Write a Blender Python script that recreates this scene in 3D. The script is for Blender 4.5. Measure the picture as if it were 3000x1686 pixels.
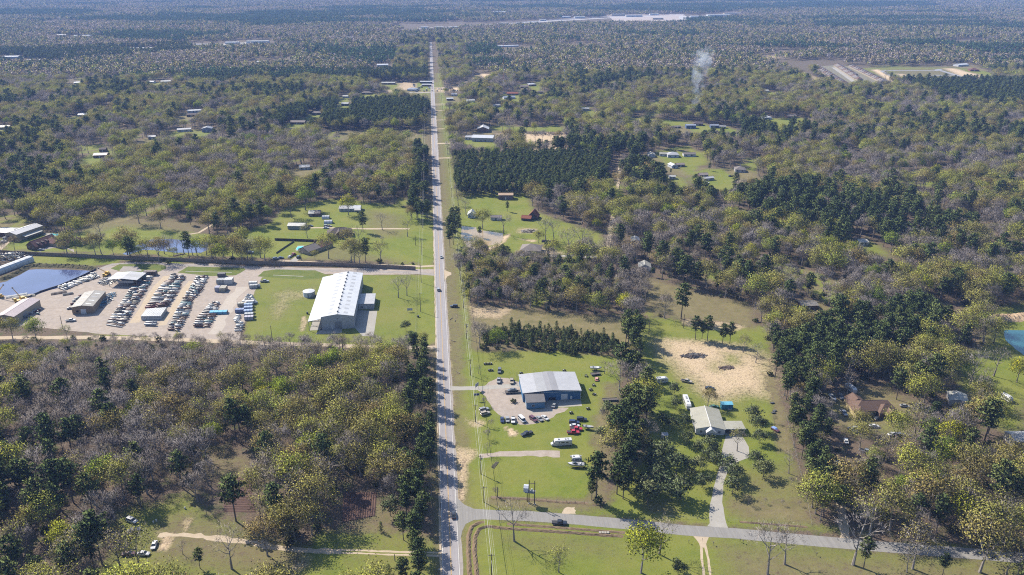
import bpy, bmesh, math, random
import numpy as np
from mathutils import Vector, Matrix, noise as mnoise

for o in list(bpy.data.objects):
    bpy.data.objects.remove(o)
SC = bpy.context.scene
COL = SC.collection
R_ = math.radians

# ------------------------------------------------------------------ camera
FOC, CAMH = 2333.0, 196.0                      # focal length in photo pixels (3000 wide), height above ground
PITCH = math.atan(938 / FOC)                   # the horizon lies 95 px above the frame
YAW = math.atan(247 / FOC * math.cos(PITCH))   # the road runs along +Y, the camera heads a little right of it
cam_d = bpy.data.cameras.new('camera')
cam = bpy.data.objects.new('camera', cam_d)
COL.objects.link(cam)
cam_d.sensor_width = 36.0
cam_d.lens = 36.0 * FOC / 3000.0
cam_d.clip_start = 1.0
cam_d.clip_end = 60000.0
cam.location = (0, 0, CAMH)
cam.rotation_euler = (math.pi / 2 - PITCH, 0, -YAW)
SC.camera = cam

# ------------------------------------------------------------------ sky, sun, exposure
SUN_AZ = R_(135)      # direction TO the sun, counter-clockwise from +X (far left)
SUN_EL = R_(41)
world = bpy.data.worlds.new('World')
SC.world = world
world.use_nodes = True
wn = world.node_tree
wn.nodes.clear()
sky = wn.nodes.new('ShaderNodeTexSky')
sky.sky_type = 'NISHITA'
sky.sun_disc = False
sky.sun_elevation = SUN_EL
sky.sun_rotation = math.pi / 2 - SUN_AZ
sky.air_density = 1.0
sky.dust_density = 0.6
sky.ozone_density = 1.6
bg = wn.nodes.new('ShaderNodeBackground')
bg.inputs['Strength'].default_value = 0.11
wo = wn.nodes.new('ShaderNodeOutputWorld')
wn.links.new(sky.outputs[0], bg.inputs[0])
wn.links.new(bg.outputs[0], wo.inputs[0])
sun_d = bpy.data.lights.new('sun', 'SUN')
sun_d.energy = 5.0
sun_d.angle = R_(0.53)
sun_d.color = (1.0, 0.92, 0.79)
sun = bpy.data.objects.new('sun', sun_d)
COL.objects.link(sun)
sun_dir = Vector((math.cos(SUN_AZ) * math.cos(SUN_EL), math.sin(SUN_AZ) * math.cos(SUN_EL), math.sin(SUN_EL)))
sun.rotation_euler = (-sun_dir).to_track_quat('-Z', 'Y').to_euler()
sun.location = (-300, 500, 400)
SC.view_settings.view_transform = 'Standard'
SC.view_settings.look = 'None'
SC.view_settings.exposure = 1.22
SC.view_settings.gamma = 1.0
SC.cycles.use_denoising = False
SC.cycles.pixel_filter_type = 'BLACKMAN_HARRIS'
SC.cycles.filter_width = 1.1
SC.cycles.max_bounces = 6
SC.cycles.diffuse_bounces = 3
SC.cycles.transparent_max_bounces = 4
SC.cycles.volume_bounces = 0
SC.cycles.caustics_reflective = False
SC.cycles.caustics_refractive = False

# ------------------------------------------------------------------ photo pixel -> point on the ground (or on a level z)
_fw = np.array([math.sin(YAW) * math.cos(PITCH), math.cos(YAW) * math.cos(PITCH), -math.sin(PITCH)])
_rt = np.array([math.cos(YAW), -math.sin(YAW), 0.0])
_dn = -np.cross(_rt, _fw)
def g(px, py, z=0.0):
    d = _fw + _rt * ((px - 1500) / FOC) + _dn * ((py - 843) / FOC)
    t = (CAMH - z) / -d[2]
    return Vector((d[0] * t, d[1] * t, z))
def crop(x0, y0, s):
    return lambda u, v, z=0.0: g(x0 + u / s, y0 + v / s, z)
def tile(c, r):
    return crop(1000 * c, 562 * r, 2.576)
F = crop(0, 0, 2576 / 3000)
T00, T10, T20 = tile(0, 0), tile(1, 0), tile(2, 0)
T01, T11, T21 = tile(0, 1), tile(1, 1), tile(2, 1)
T02, T12, T22 = tile(0, 2), tile(1, 2), tile(2, 2)
KB = crop(1350, 1020, 5.152)     # workshop lot
KL = crop(0, 740, 5.152)         # storage yard, west half
KM = crop(400, 760, 5.152)       # storage yard, east half
N1 = crop(0, 620, 6.435)
N2 = crop(780, 570, 6.435)
N3 = crop(1330, 560, 6.435)
N4 = crop(1980, 1100, 6.435)
N5 = crop(2340, 1120, 6.435)
KW = crop(880, 780, 3.635)
LL = crop(300, 1450, 3.635)
KV = crop(1500, 1200, 4.088)
KP = crop(1500, 1400, 5.845)
C6 = crop(2360, 180, 2.427)
C7 = crop(1300, 330, 2.427)
C8 = crop(1800, 380, 2.912)
X5 = crop(1180, 200, 3.64)
X6 = crop(2700, 880, 3.273)
X7 = crop(1960, 150, 3.273)
def poly(fn, *pts):
    return [(p.x, p.y) for p in (fn(u, v) for u, v in pts)]
def rect(x0, y0, x1, y1):
    return [(x0, y0), (x1, y0), (x1, y1), (x0, y1)]

# ------------------------------------------------------------------ object helpers
def tag(o, label=None, cat=None, group=None, kind=None):
    if label: o['label'] = label
    if cat: o['category'] = cat
    if group: o['group'] = group
    if kind: o['kind'] = kind
    return o
def empty(name, loc, rz=0.0, label=None, cat=None, group=None):
    o = bpy.data.objects.new(name, None)
    o.empty_display_size = 0.5
    o.location = loc
    o.rotation_euler = (0, 0, rz)
    COL.objects.link(o)
    return tag(o, label, cat, group)
def link(name, me, parent=None, loc=(0, 0, 0), rot=(0, 0, 0), mat=None):
    o = bpy.data.objects.new(name, me)
    COL.objects.link(o)
    o.location = loc
    o.rotation_euler = rot
    if parent: o.parent = parent
    if mat is not None:
        if not me.materials: me.materials.append(mat)
        if me.materials[0] is not mat:
            o.material_slots[0].link = 'OBJECT'
            o.material_slots[0].material = mat
    return o
class MB:
    """collects boxes, tubes, prisms and sheets into one mesh"""
    def __init__(s): s.v, s.f, s.m = [], [], []
    def add(s, vs, fs, m=0):
        b = len(s.v); s.v += [tuple(v) for v in vs]
        s.f += [tuple(i + b for i in f) for f in fs]; s.m += [m] * len(fs)
        return s
    def box(s, x0, y0, z0, x1, y1, z1, m=0):
        vs = [(x, y, z) for z in (z0, z1) for x, y in ((x0, y0), (x1, y0), (x1, y1), (x0, y1))]
        return s.add(vs, [(3, 2, 1, 0), (4, 5, 6, 7), (0, 1, 5, 4), (1, 2, 6, 5), (2, 3, 7, 6), (3, 0, 4, 7)], m)
    def tube(s, a, b, r0, r1=None, n=6, cap=True, m=0):
        a, b = Vector(a), Vector(b); r1 = r0 if r1 is None else r1
        d = (b - a).normalized() if (b - a).length > 1e-6 else Vector((0, 0, 1))
        e = d.orthogonal().normalized(); h = d.cross(e)
        vs = []
        for c, r in ((a, r0), (b, r1)):
            for k in range(n):
                t = 2 * math.pi * k / n
                vs.append(c + (e * math.cos(t) + h * math.sin(t)) * r)
        fs = [(k, (k + 1) % n, n + (k + 1) % n, n + k) for k in range(n)]
        if cap: fs += [tuple(range(n))[::-1], tuple(range(n, 2 * n))]
        return s.add(vs, fs, m)
    def lathe(s, prof, n=16, axis='z', m=0):
        vs = []
        for r, h in prof:
            for k in range(n):
                t = 2 * math.pi * k / n
                c, q = r * math.cos(t), r * math.sin(t)
                vs.append((c, q, h) if axis == 'z' else (h, c, q) if axis == 'x' else (q, h, c))
        fs = []
        for i in range(len(prof) - 1):
            for k in range(n):
                fs.append((i * n + k, i * n + (k + 1) % n, (i + 1) * n + (k + 1) % n, (i + 1) * n + k))
        fs.append(tuple(range(n))[::-1]); fs.append(tuple(range((len(prof) - 1) * n, len(prof) * n)))
        return s.add(vs, fs, m)
    def prism(s, pts, z0, z1, m=0):
        n = len(pts); vs = [(x, y, z0) for x, y in pts] + [(x, y, z1) for x, y in pts]
        return s.add(vs, [tuple(range(n))[::-1], tuple(range(n, 2 * n))] + [(i, (i + 1) % n, n + (i + 1) % n, n + i) for i in range(n)], m)
    def hull(s, secs, m=0):
        """secs: list of closed rings (lists of points, same count)"""
        n = len(secs[0]); vs = [p for r in secs for p in r]; fs = []
        for i in range(len(secs) - 1):
            for k in range(n):
                fs.append((i * n + k, i * n + (k + 1) % n, (i + 1) * n + (k + 1) % n, (i + 1) * n + k))
        fs.append(tuple(range(n))[::-1]); fs.append(tuple(range((len(secs) - 1) * n, len(secs) * n)))
        return s.add(vs, fs, m)
    def mesh(s, name, mats=(), smooth=False, fix=True):
        me = bpy.data.meshes.new(name)
        me.from_pydata(s.v, [], s.f)
        for m in (mats if isinstance(mats, (list, tuple)) else [mats]): me.materials.append(m)
        if any(s.m): me.polygons.foreach_set('material_index', s.m)
        if fix:
            bm = bmesh.new(); bm.from_mesh(me); bmesh.ops.recalc_face_normals(bm, faces=bm.faces); bm.to_mesh(me); bm.free()
        if smooth: me.polygons.foreach_set('use_smooth', [True] * len(me.polygons))
        me.update()
        return me
    def obj(s, name, mat, parent=None, loc=(0, 0, 0), rot=(0, 0, 0), smooth=False):
        return link(name, s.mesh(name, mat, smooth), parent, loc, rot)

# ------------------------------------------------------------------ materials
MATS = {}
def nt(name, rough=0.85, spec=0.3, metal=0.0):
    m = bpy.data.materials.new(name); m.use_nodes = True
    t = m.node_tree; b = t.nodes['Principled BSDF']
    b.inputs['Roughness'].default_value = rough
    b.inputs['Specular IOR Level'].default_value = spec
    b.inputs['Metallic'].default_value = metal
    MATS[name] = m
    return m, t, b
def node(t, kind, **kw):
    n = t.nodes.new(kind)
    for k, v in kw.items(): setattr(n, k, v)
    return n
def noise(t, scale, detail=4, rough=0.6, coord='pos', vec=None):
    n = node(t, 'ShaderNodeTexNoise')
    n.inputs['Scale'].default_value = scale; n.inputs['Detail'].default_value = detail; n.inputs['Roughness'].default_value = rough
    if vec is None:
        if coord == 'pos':
            gnode = node(t, 'ShaderNodeNewGeometry'); vec = gnode.outputs['Position']
        else:
            tc = node(t, 'ShaderNodeTexCoord'); vec = tc.outputs['Object']
    t.links.new(vec, n.inputs['Vector'])
    return n.outputs['Fac']
def ramp(t, fac, stops, interp='LINEAR'):
    r = node(t, 'ShaderNodeValToRGB'); r.color_ramp.interpolation = interp
    e = r.color_ramp.elements
    while len(e) < len(stops): e.new(0.5)
    for el, (p, c) in zip(e, stops):
        el.position = p; el.color = (*c, 1) if len(c) == 3 else c
    t.links.new(fac, r.inputs[0])
    return r.outputs[0]
def mix(t, fac, a, b, mode='MIX'):
    n = node(t, 'ShaderNodeMix', data_type='RGBA', blend_type=mode)
    for s, v in ((n.inputs[0], fac), (n.inputs[6], a), (n.inputs[7], b)):
        if hasattr(v, 'links'): t.links.new(v, s)
        elif isinstance(v, (int, float)): s.default_value = v
        else: s.default_value = (*v, 1)
    return n.outputs[2]
def mth(t, op, a, b=None, clamp=False):
    n = node(t, 'ShaderNodeMath', operation=op, use_clamp=clamp)
    for s, v in zip(n.inputs, (a, b)):
        if v is None: continue
        if hasattr(v, 'links'): t.links.new(v, s)
        else: s.default_value = v
    return n.outputs[0]
def bump(t, b, h, strength=0.5, dist=0.1):
    n = node(t, 'ShaderNodeBump'); n.inputs['Strength'].default_value = strength; n.inputs['Distance'].default_value = dist
    t.links.new(h, n.inputs['Height']); t.links.new(n.outputs[0], b.inputs['Normal'])
def plain(name, col, rough=0.8, spec=0.3, metal=0.0, var=0.12, scale=0.6, coord='pos'):
    """a paint or surface colour with slight weathering"""
    m, t, b = nt(name, rough, spec, metal)
    f = noise(t, scale, 5, 0.65, coord)
    lo = tuple(c * (1 - var) for c in col); hi = tuple(min(1, c * (1 + var)) for c in col)
    t.links.new(ramp(t, f, [(0.3, lo), (0.7, hi)]), b.inputs['Base Color'])
    return m

# ================================================================== the setting
def inside(pts, P):
    """boolean array: which of P (n,2) lie in polygon pts"""
    x, y = P[:, 0], P[:, 1]; r = np.zeros(len(P), bool); n = len(pts)
    for i in range(n):
        (x0, y0), (x1, y1) = pts[i], pts[(i + 1) % n]
        if y0 == y1: continue
        c = ((y0 > y) != (y1 > y)) & (x < (x1 - x0) * (y - y0) / (y1 - y0) + x0)
        r ^= c
    return r
def edge_dist(pts, P):
    d = np.full(len(P), 1e9); n = len(pts)
    for i in range(n):
        a = np.array(pts[i]); b = np.array(pts[(i + 1) % n]); ab = b - a
        t = np.clip(((P - a) @ ab) / max(ab @ ab, 1e-9), 0, 1)
        d = np.minimum(d, np.hypot(*(P - a - t[:, None] * ab).T))
    return d
def soft(pts, P, w):
    """1 inside, 0 outside, blended over +-w metres"""
    xs = [p[0] for p in pts]; ys = [p[1] for p in pts]
    out = np.zeros(len(P))
    k = (P[:, 0] > min(xs) - w) & (P[:, 0] < max(xs) + w) & (P[:, 1] > min(ys) - w) & (P[:, 1] < max(ys) + w)
    if k.any():
        Q = P[k]; s = edge_dist(pts, Q); s[~inside(pts, Q)] *= -1
        out[k] = np.clip(s / (2 * w) + 0.5, 0, 1)
    return out

LAWN, DRY, DIRT = 'lawn', 'dry', 'dirt'
ZONES = [   # (kind, polygon on the ground, strength, edge blend in metres); later ones are laid over earlier ones
    # verges of the road
    (LAWN, rect(3, 150, 19, 2350), 0.75, 1.5), (DRY, rect(3, 150, 12, 2350), 0.5, 2.5), (DIRT, rect(3, 150, 5.2, 700), 0.35, 1.2),
    (LAWN, rect(-12, 408, -3, 640), 0.8, 1.5), (DRY, rect(-9, 640, -3, 2350), 0.7, 2.0), (DRY, rect(-6, 150, -3, 410), 0.6, 1.0),
    # workshop lot
    (LAWN, poly(F, (1180, 885), (1400, 880), (1560, 900), (1555, 1000), (1525, 1110), (1500, 1200), (1480, 1275), (1170, 1272), (1150, 1200), (1160, 1000)), 0.95, 3),
    (DIRT, poly(KB, (640, 1180), (760, 1210), (860, 1290), (800, 1340), (720, 1320), (700, 1240)), 0.9, 1.0),
    (DIRT, poly(KB, (40, 1050), (120, 1090), (200, 1100), (330, 1080), (380, 1170), (230, 1200), (120, 1190)), 0.5, 1.5),
    (DRY, poly(T12, (890, 330), (940, 330), (960, 1448), (900, 1448)), 0.5, 2),
    (DIRT, poly(T12, (860, 480), (1030, 500), (1020, 560), (960, 600), (930, 900), (880, 900)), 0.55, 1.5),
    (DRY, poly(T12, (1100, 860), (1900, 870), (1900, 960), (1300, 950), (1100, 920)), 0.7, 2),
    (DRY, poly(KB, (2000, 1050), (2300, 1000), (2450, 1443), (1990, 1443)), 0.8, 3),
    # cleared strip and young pines behind it
    (DRY, poly(F, (1185, 765), (1560, 800), (1620, 840), (1570, 870), (1300, 830), (1190, 880)), 0.85, 3), (DIRT, poly(T11, (940, 860), (1300, 880), (1200, 960), (1000, 950)), 0.5, 3),
    (DRY, poly(F, (1200, 830), (1560, 850), (1550, 885), (1200, 885)), 0.35, 3),
    # sandy clearing and the lawn of the white house
    (LAWN, poly(F, (1600, 800), (1930, 820), (1945, 960), (1975, 1090), (2040, 1320), (1830, 1325), (1500, 1290), (1620, 1150), (1640, 1040), (1610, 940)), 0.85, 3),
    (DIRT, poly(F, (1650, 845), (1730, 850), (1860, 870), (1930, 900), (1940, 1000), (1880, 990), (1800, 1010), (1740, 960), (1660, 890)), 0.68, 10),
    (LAWN, poly(T21, (290, 1210), (440, 1230), (470, 1300), (330, 1330)), 0.6, 4), (LAWN, poly(T21, (200, 1270), (280, 1290), (300, 1370), (180, 1350)), 0.5, 4),
    (DRY, poly(N4, (1700, 0), (1830, 0), (2060, 700), (2200, 1448), (1900, 1448), (1850, 700)), 0.75, 2),
    (DRY, poly(T22, (390, 900), (950, 900), (970, 1060), (420, 1020)), 0.8, 5), (DRY, poly(T22, (420, 700), (880, 560), (940, 900), (400, 900)), 0.35, 8),
    (DRY, poly(T12, (1980, 0), (2080, 0), (2000, 900), (1880, 880)), 0.7, 3), (DRY, poly(T12, (2290, 880), (2400, 880), (2576, 1000), (2300, 990)), 0.5, 3),
    # south of the side road
    (LAWN, poly(F, (1165, 1310), (1500, 1315), (2576, 1425), (2576, 1700), (1140, 1700)), 0.85, 2),
    (DRY, poly(T12, (1100, 1140), (1600, 1180), (2100, 1200), (2100, 1300), (1300, 1250)), 0.35, 8), (DRY, poly(T22, (300, 1230), (2576, 1380), (2576, 1700), (500, 1700)), 0.55, 8),
    (LAWN, poly(F, (1165, 1268), (1500, 1280), (2130, 1325), (2130, 1345), (1500, 1300), (1165, 1285)), 0.6, 1.5),
    (LAWN, poly(T22, (1900, 1180), (2400, 1280), (2576, 1340), (2576, 1400), (1900, 1250)), 0.6, 2),
    # warehouse lawn
    (LAWN, poly(F, (648, 690), (1092, 692), (1098, 860), (1050, 885), (610, 856)), 0.8, 1.0),
    (DIRT, poly(T01, (2090, 770), (2160, 740), (2210, 800), (2180, 860), (2100, 960), (2060, 930)), 0.35, 7), (DIRT, poly(T01, (2280, 940), (2310, 940), (2300, 1050), (2270, 1050)), 0.7, 1.2),
    (DIRT, poly(T01, (2200, 760), (2380, 720), (2400, 800), (2250, 810)), 0.3, 5),
    # strip by the pond and the estate north of the wall
    (LAWN, poly(F, (70, 642), (300, 645), (300, 662), (215, 672), (60, 668)), 0.95, 1.5), (LAWN, poly(F, (0, 640), (1060, 668), (1060, 676), (0, 648)), 0.7, 1),
    (LAWN, poly(F, (20, 618), (60, 590), (200, 590), (230, 565), (370, 560), (560, 598), (600, 590), (680, 560), (720, 520), (830, 500), (1000, 518), (1088, 530), (1090, 662), (700, 650), (60, 632)), 0.92, 3),
    (DRY, poly(N2, (1850, 280), (2574, 400), (2574, 800), (2000, 800)), 0.45, 10), (DRY, poly(N2, (900, 900), (1400, 1000), (2574, 1250), (2574, 1320), (700, 1250)), 0.4, 6),
    (DRY, poly(T01, (550, 200), (1000, 180), (1500, 230), (1500, 320), (900, 260), (700, 330)), 0.55, 6),
    # lawns east of the road
    (LAWN, poly(F, (1160, 480), (1330, 478), (1340, 530), (1420, 560), (1515, 588), (1515, 640), (1300, 655), (1170, 640), (1150, 560)), 0.92, 4),
    (DIRT, poly(N3, (430, 1130), (700, 1050), (900, 980), (900, 860), (1050, 800), (1000, 900), (880, 1030), (600, 1150)), 0.85, 1.5),
    (DIRT, poly(N3, (1180, 1180), (1240, 1060), (1700, 1000), (1900, 1100), (2100, 1190), (1500, 1260)), 0.55, 4), (DIRT, poly(N3, (1220, 900), (1560, 930), (1500, 970), (1330, 930)), 0.75, 1.5),
    (DIRT, poly(N3, (1230, 700), (1550, 720), (1500, 800), (1230, 790)), 0.6, 3),
    (DRY, poly(F, (1600, 690), (1760, 735), (1900, 770), (1900, 830), (1640, 790)), 0.75, 5), (LAWN, poly(F, (1640, 800), (1910, 830), (1900, 860), (1640, 850)), 0.7, 4),
    (DIRT, poly(T21, (0, 965), (260, 975), (500, 1020), (360, 1060), (0, 1010)), 0.5, 2),
    # far clearings
    (LAWN, poly(C8, (360, 175), (770, 190), (790, 280), (700, 320), (540, 330), (340, 240)), 0.95, 4), (LAWN, poly(C8, (930, 345), (1210, 320), (1230, 500), (960, 524), (900, 400)), 0.95, 4),
    (DIRT, poly(C8, (1010, 430), (1110, 430), (1140, 490), (1040, 520)), 0.55, 3), (LAWN, poly(C8, (80, 290), (300, 300), (300, 360), (100, 360)), 0.8, 4),
    (LAWN, poly(F, (1580, 295), (1730, 305), (1740, 335), (1590, 328)), 0.9, 6), (LAWN, poly(F, (1860, 298), (2000, 300), (2070, 312), (2000, 330), (1880, 326)), 0.95, 6),
    (DRY, poly(T20, (590, 425), (690, 425), (800, 500), (950, 560), (1130, 630), (1000, 680), (900, 600), (780, 540)), 0.3, 6), (DIRT, poly(T20, (590, 425), (690, 425), (800, 500), (950, 560), (1130, 630), (1000, 680), (900, 600), (780, 540)), 0.5, 6),
    (LAWN, poly(C6, (370, 42), (1090, 45), (1250, 60), (1340, 130), (1300, 165), (660, 170), (520, 110)), 0.7, 6), (DRY, poly(C6, (600, 60), (980, 55), (1100, 120), (700, 120)), 0.5, 10),
    (DIRT, poly(C6, (470, 62), (520, 58), (700, 150), (640, 165)), 0.9, 6), (DIRT, poly(C6, (980, 50), (1060, 50), (1360, 130), (1250, 160), (1180, 145)), 0.8, 8), (DIRT, poly(C6, (640, 88), (700, 90), (760, 130), (700, 125)), 0.7, 8), (DIRT, poly(C6, (700, 138), (1240, 142), (1240, 158), (700, 155)), 0.8, 5),
    (LAWN, poly(T20, (2000, 310), (2200, 310), (2200, 340), (2010, 345)), 0.7, 12),
    (LAWN, poly(F, (975, 236), (1080, 234), (1080, 264), (1050, 264)), 0.9, 4), (DIRT, poly(F, (905, 208), (1082, 208), (1082, 234), (990, 236), (960, 226)), 0.6, 4), (LAWN, poly(F, (900, 240), (990, 240), (1000, 260), (900, 268)), 0.6, 5),
    (DRY, poly(T10, (0, 985), (600, 1000), (590, 1075), (0, 1070)), 0.6, 4), (LAWN, poly(T10, (30, 1060), (240, 1065), (230, 1110), (40, 1115)), 0.8, 4), (DIRT, poly(T10, (100, 1005), (560, 1010), (560, 1035), (100, 1030)), 0.35, 3),
    (DIRT, poly(C7, (60, 185), (340, 150), (880, 140), (860, 200), (430, 215), (100, 225)), 0.75, 5), (DIRT, poly(C7, (560, 215), (880, 215), (880, 300), (560, 300)), 0.6, 6), (LAWN, poly(C7, (320, 95), (930, 110), (930, 140), (330, 132)), 0.9, 4),
    (DIRT, poly(X5, (545, 215), (700, 130), (830, 60), (980, 70), (990, 120), (820, 190), (650, 250)), 0.9, 5),
    (LAWN, poly(X5, (1160, 190), (1456, 150), (1456, 280), (1250, 270)), 0.9, 5), (LAWN, poly(X5, (1010, 295), (1280, 285), (1300, 320), (1060, 330)), 0.8, 5),
    (LAWN, poly(X5, (690, 395), (800, 400), (800, 440), (690, 440)), 0.8, 4), (LAWN, poly(X5, (450, 350), (600, 345), (600, 375), (450, 380)), 0.9, 3), (DIRT, poly(X5, (345, 215), (600, 195), (640, 240), (350, 260)), 0.6, 3),
    (LAWN, poly(X6, (560, 95), (700, 70), (1100, 30), (1300, 600), (1200, 1000), (380, 860), (540, 560), (640, 330)), 0.85, 4), (DIRT, poly(X6, (660, 190), (800, 150), (1050, 105), (1050, 150), (760, 190)), 0.8, 2),
    (LAWN, poly(F, (2380, 900), (2576, 860), (2576, 1100), (2500, 1070), (2420, 960)), 0.85, 6),
    (DRY, poly(N5, (430, 330), (900, 250), (1250, 60), (1700, 120), (2250, 420), (2200, 800), (900, 1000), (480, 600)), 0.75, 5), (LAWN, poly(N5, (430, 330), (950, 380), (960, 700), (560, 600)), 0.7, 4), (LAWN, poly(N5, (950, 700), (2050, 700), (2050, 1000), (950, 950)), 0.6, 5),
    (LAWN, poly(T01, (0, 360), (180, 330), (300, 300), (330, 440), (0, 440)), 0.8, 2),
    # glade in the south-west wood
    (LAWN, poly(T02, (880, 960), (1180, 900), (1400, 820), (1480, 900), (1640, 1000), (2000, 1150), (2450, 1260), (2700, 1448), (2700, 1700), (650, 1700), (700, 1448), (900, 1250), (860, 1080)), 0.7, 4),
    (DRY, poly(T02, (1180, 1100), (1400, 1000), (1700, 1120), (2200, 1200), (2500, 1400), (2200, 1448), (1200, 1300)), 0.6, 6), (DIRT, poly(T02, (1180, 1130), (1290, 1140), (1300, 1190), (1240, 1270), (1190, 1240), (1240, 1180)), 0.8, 1.2),
    (DIRT, poly(T02, (1380, 1060), (1430, 1000), (1450, 1040), (1400, 1110)), 0.6, 1.5), (DIRT, poly(T02, (2200, 1400), (2350, 1250), (2420, 1280), (2300, 1440)), 0.45, 2),
    (LAWN, poly(T12, (-200, 1120), (340, 1080), (720, 1180), (735, 1700), (-400, 1700)), 0.7, 3), (DRY, poly(T12, (60, 900), (400, 900), (420, 1120), (60, 1120)), 0.6, 3),
    (LAWN, poly(T02, (500, 1060), (700, 1000), (720, 1100), (560, 1130)), 0.5, 3),
    (DRY, poly(T02, (1500, 440), (1950, 560), (2050, 760), (1700, 760), (1600, 640)), 0.5, 6), (DRY, poly(T02, (1000, 560), (1600, 560), (1650, 720), (1050, 700)), 0.35, 8),
]
HOMES = [(C8, 290, 237, 347), (C8, 385, 228, 455), (C8, 455, 240, 550), (C8, 590, 232, 692), (C8, 490, 332, 530), (C8, 535, 320, 600), (C8, 730, 412, 800), (C8, 765, 440, 845), (C8, 1030, 365, 1118), (C8, 470, 425, 520), (C7, 200, 206, 347), (C7, 152, 195, 198), (C7, 238, 142, 320), (X7, 165, 745, 257), (X7, 235, 716, 326), (X7, 400, 740, 476), (X7, 52, 742, 112), (X7, 920, 660, 985), (X7, 480, 742, 545), (X5, 470, 348, 540), (X5, 520, 300, 575), (X5, 690, 370, 770), (X5, 1080, 335, 1200), (X5, 1110, 290, 1230), (X5, 1255, 215, 1340), (X5, 1345, 195, 1420), (X5, 1430, 275, 1500), (X5, 975, 420, 1040), (X5, 45, 245, 135), (X5, 185, 165, 310), (X5, 205, 195, 300), (T10, 300, 640, 405), (T10, 270, 505, 355), (T10, 0, 800, 52), (T10, 155, 715, 225), (T10, 10, 742, 50), (T10, 860, 455, 925), (T10, 1150, 360, 1330), (T10, 740, 425, 765), (T10, 1820, 840, 1870), (T00, 2260, 1285, 2335), (T00, 1525, 1000, 1600), (T00, 705, 1195, 805), (T00, 1410, 885, 1480), (T00, 1415, 855, 1520), (T00, 2190, 940, 2300), (T00, 2355, 870, 2420), (T00, 590, 885, 655), (T00, 560, 640, 615), (T00, 1340, 1000, 1425), (T00, 0, 980, 75), (T00, 750, 1150, 800), (T00, 1120, 1055, 1175), (T00, 1120, 632, 1160), (T00, 1215, 630, 1290), (T00, 1935, 482, 1990), (T20, 2080, 505, 2150), (T20, 2170, 540, 2240), (T20, 790, 895, 860), (T20, 600, 700, 650), (T21, 900, 895, 1020), (T21, 1335, 410, 1400)]   # crop, left, foot, right of the far homes' fronts
for i, (fn, u, v, u2) in enumerate(HOMES):      # each far home has its clearing of rough lawn
    A, B = fn(u, v), fn(u2, v); w = max(8, (B - A).length) * 0.5 + 7; cx = (A.x + B.x) / 2; n = A.y * 0.045
    ZONES.append((LAWN if i % 4 else DRY, [(cx - w, A.y + 14), (cx - w * 1.1, A.y - 4), (cx - w * 0.8, A.y - n), (cx + w * 0.7, A.y - n * 1.05), (cx + w * 1.15, A.y - 3), (cx + w, A.y + 14)], 0.85, 4))
# where no wood grows besides those clearings
YARD_CLEAR = poly(F, (-80, 668), (80, 668), (290, 660), (1095, 672), (1098, 885), (620, 868), (300, 850), (-80, 850))
BARE_AREAS = [rect(-7.5, 140, 4.5, 2380), rect(4, 140, 17, 2380), rect(-11, 405, -3, 640), YARD_CLEAR,
    poly(F, (-40, 665), (90, 640), (250, 668), (230, 700), (-40, 760)), poly(T20, (960, 480), (1100, 480), (1330, 500), (1640, 680), (1200, 690), (1060, 580)),
    poly(T10, (480, 190), (1250, 165), (2576, 110), (2576, 185), (2000, 180), (1250, 200), (480, 250)), poly(T20, (0, 120), (400, 95), (400, 125), (0, 165)),
    poly(T00, (-100, 425), (370, 415), (460, 470), (250, 495), (-100, 475)), poly(T00, (1450, 330), (1990, 310), (1990, 345), (1450, 370)), poly(F, (0, 560), (100, 560), (100, 605), (0, 630)),
    poly(C7, (0, 210), (60, 205), (110, 245), (0, 245)), poly(C7, (1195, 340), (1290, 340), (1250, 470), (1200, 558), (1150, 558)), poly(F, (1505, 560), (1545, 560), (1530, 660), (1505, 660)),
    poly(T02, (1680, 700), (1900, 700), (1960, 760), (1940, 990), (1690, 980)), poly(T12, (0, 800), (290, 800), (270, 1010), (100, 1090), (-40, 1050)), poly(X7, (280, 190), (350, 190), (430, 400), (320, 400)),
    poly(T12, (-300, 1230), (800, 1250), (800, 1320), (-300, 1320)), poly(T01, (1480, 210), (1640, 210), (1500, 330), (1380, 330)), poly(T22, (1180, 1060), (1290, 1090), (1270, 1190), (1180, 1180)), poly(T22, (1120, 520), (1330, 560), (1300, 800), (1180, 900)),
    poly(F, (1170, 1250), (2700, 1400), (2700, 1440), (1160, 1330)), poly(T21, (1780, 850), (2150, 850), (2200, 1000), (2050, 1080), (1900, 1000)),
    poly(F, (1090, 560), (1260, 560), (1290, 610), (1200, 640), (1150, 620)), poly(T20, (1110, 1150), (1310, 1150), (1330, 1225), (1150, 1215)), poly(T12, (930, 1030), (1120, 1010), (2200, 1140), (2200, 1170), (1000, 1448), (930, 1448))]
CLEAR = [z[1] for z in ZONES if z[2] >= 0.45] + BARE_AREAS

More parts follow.
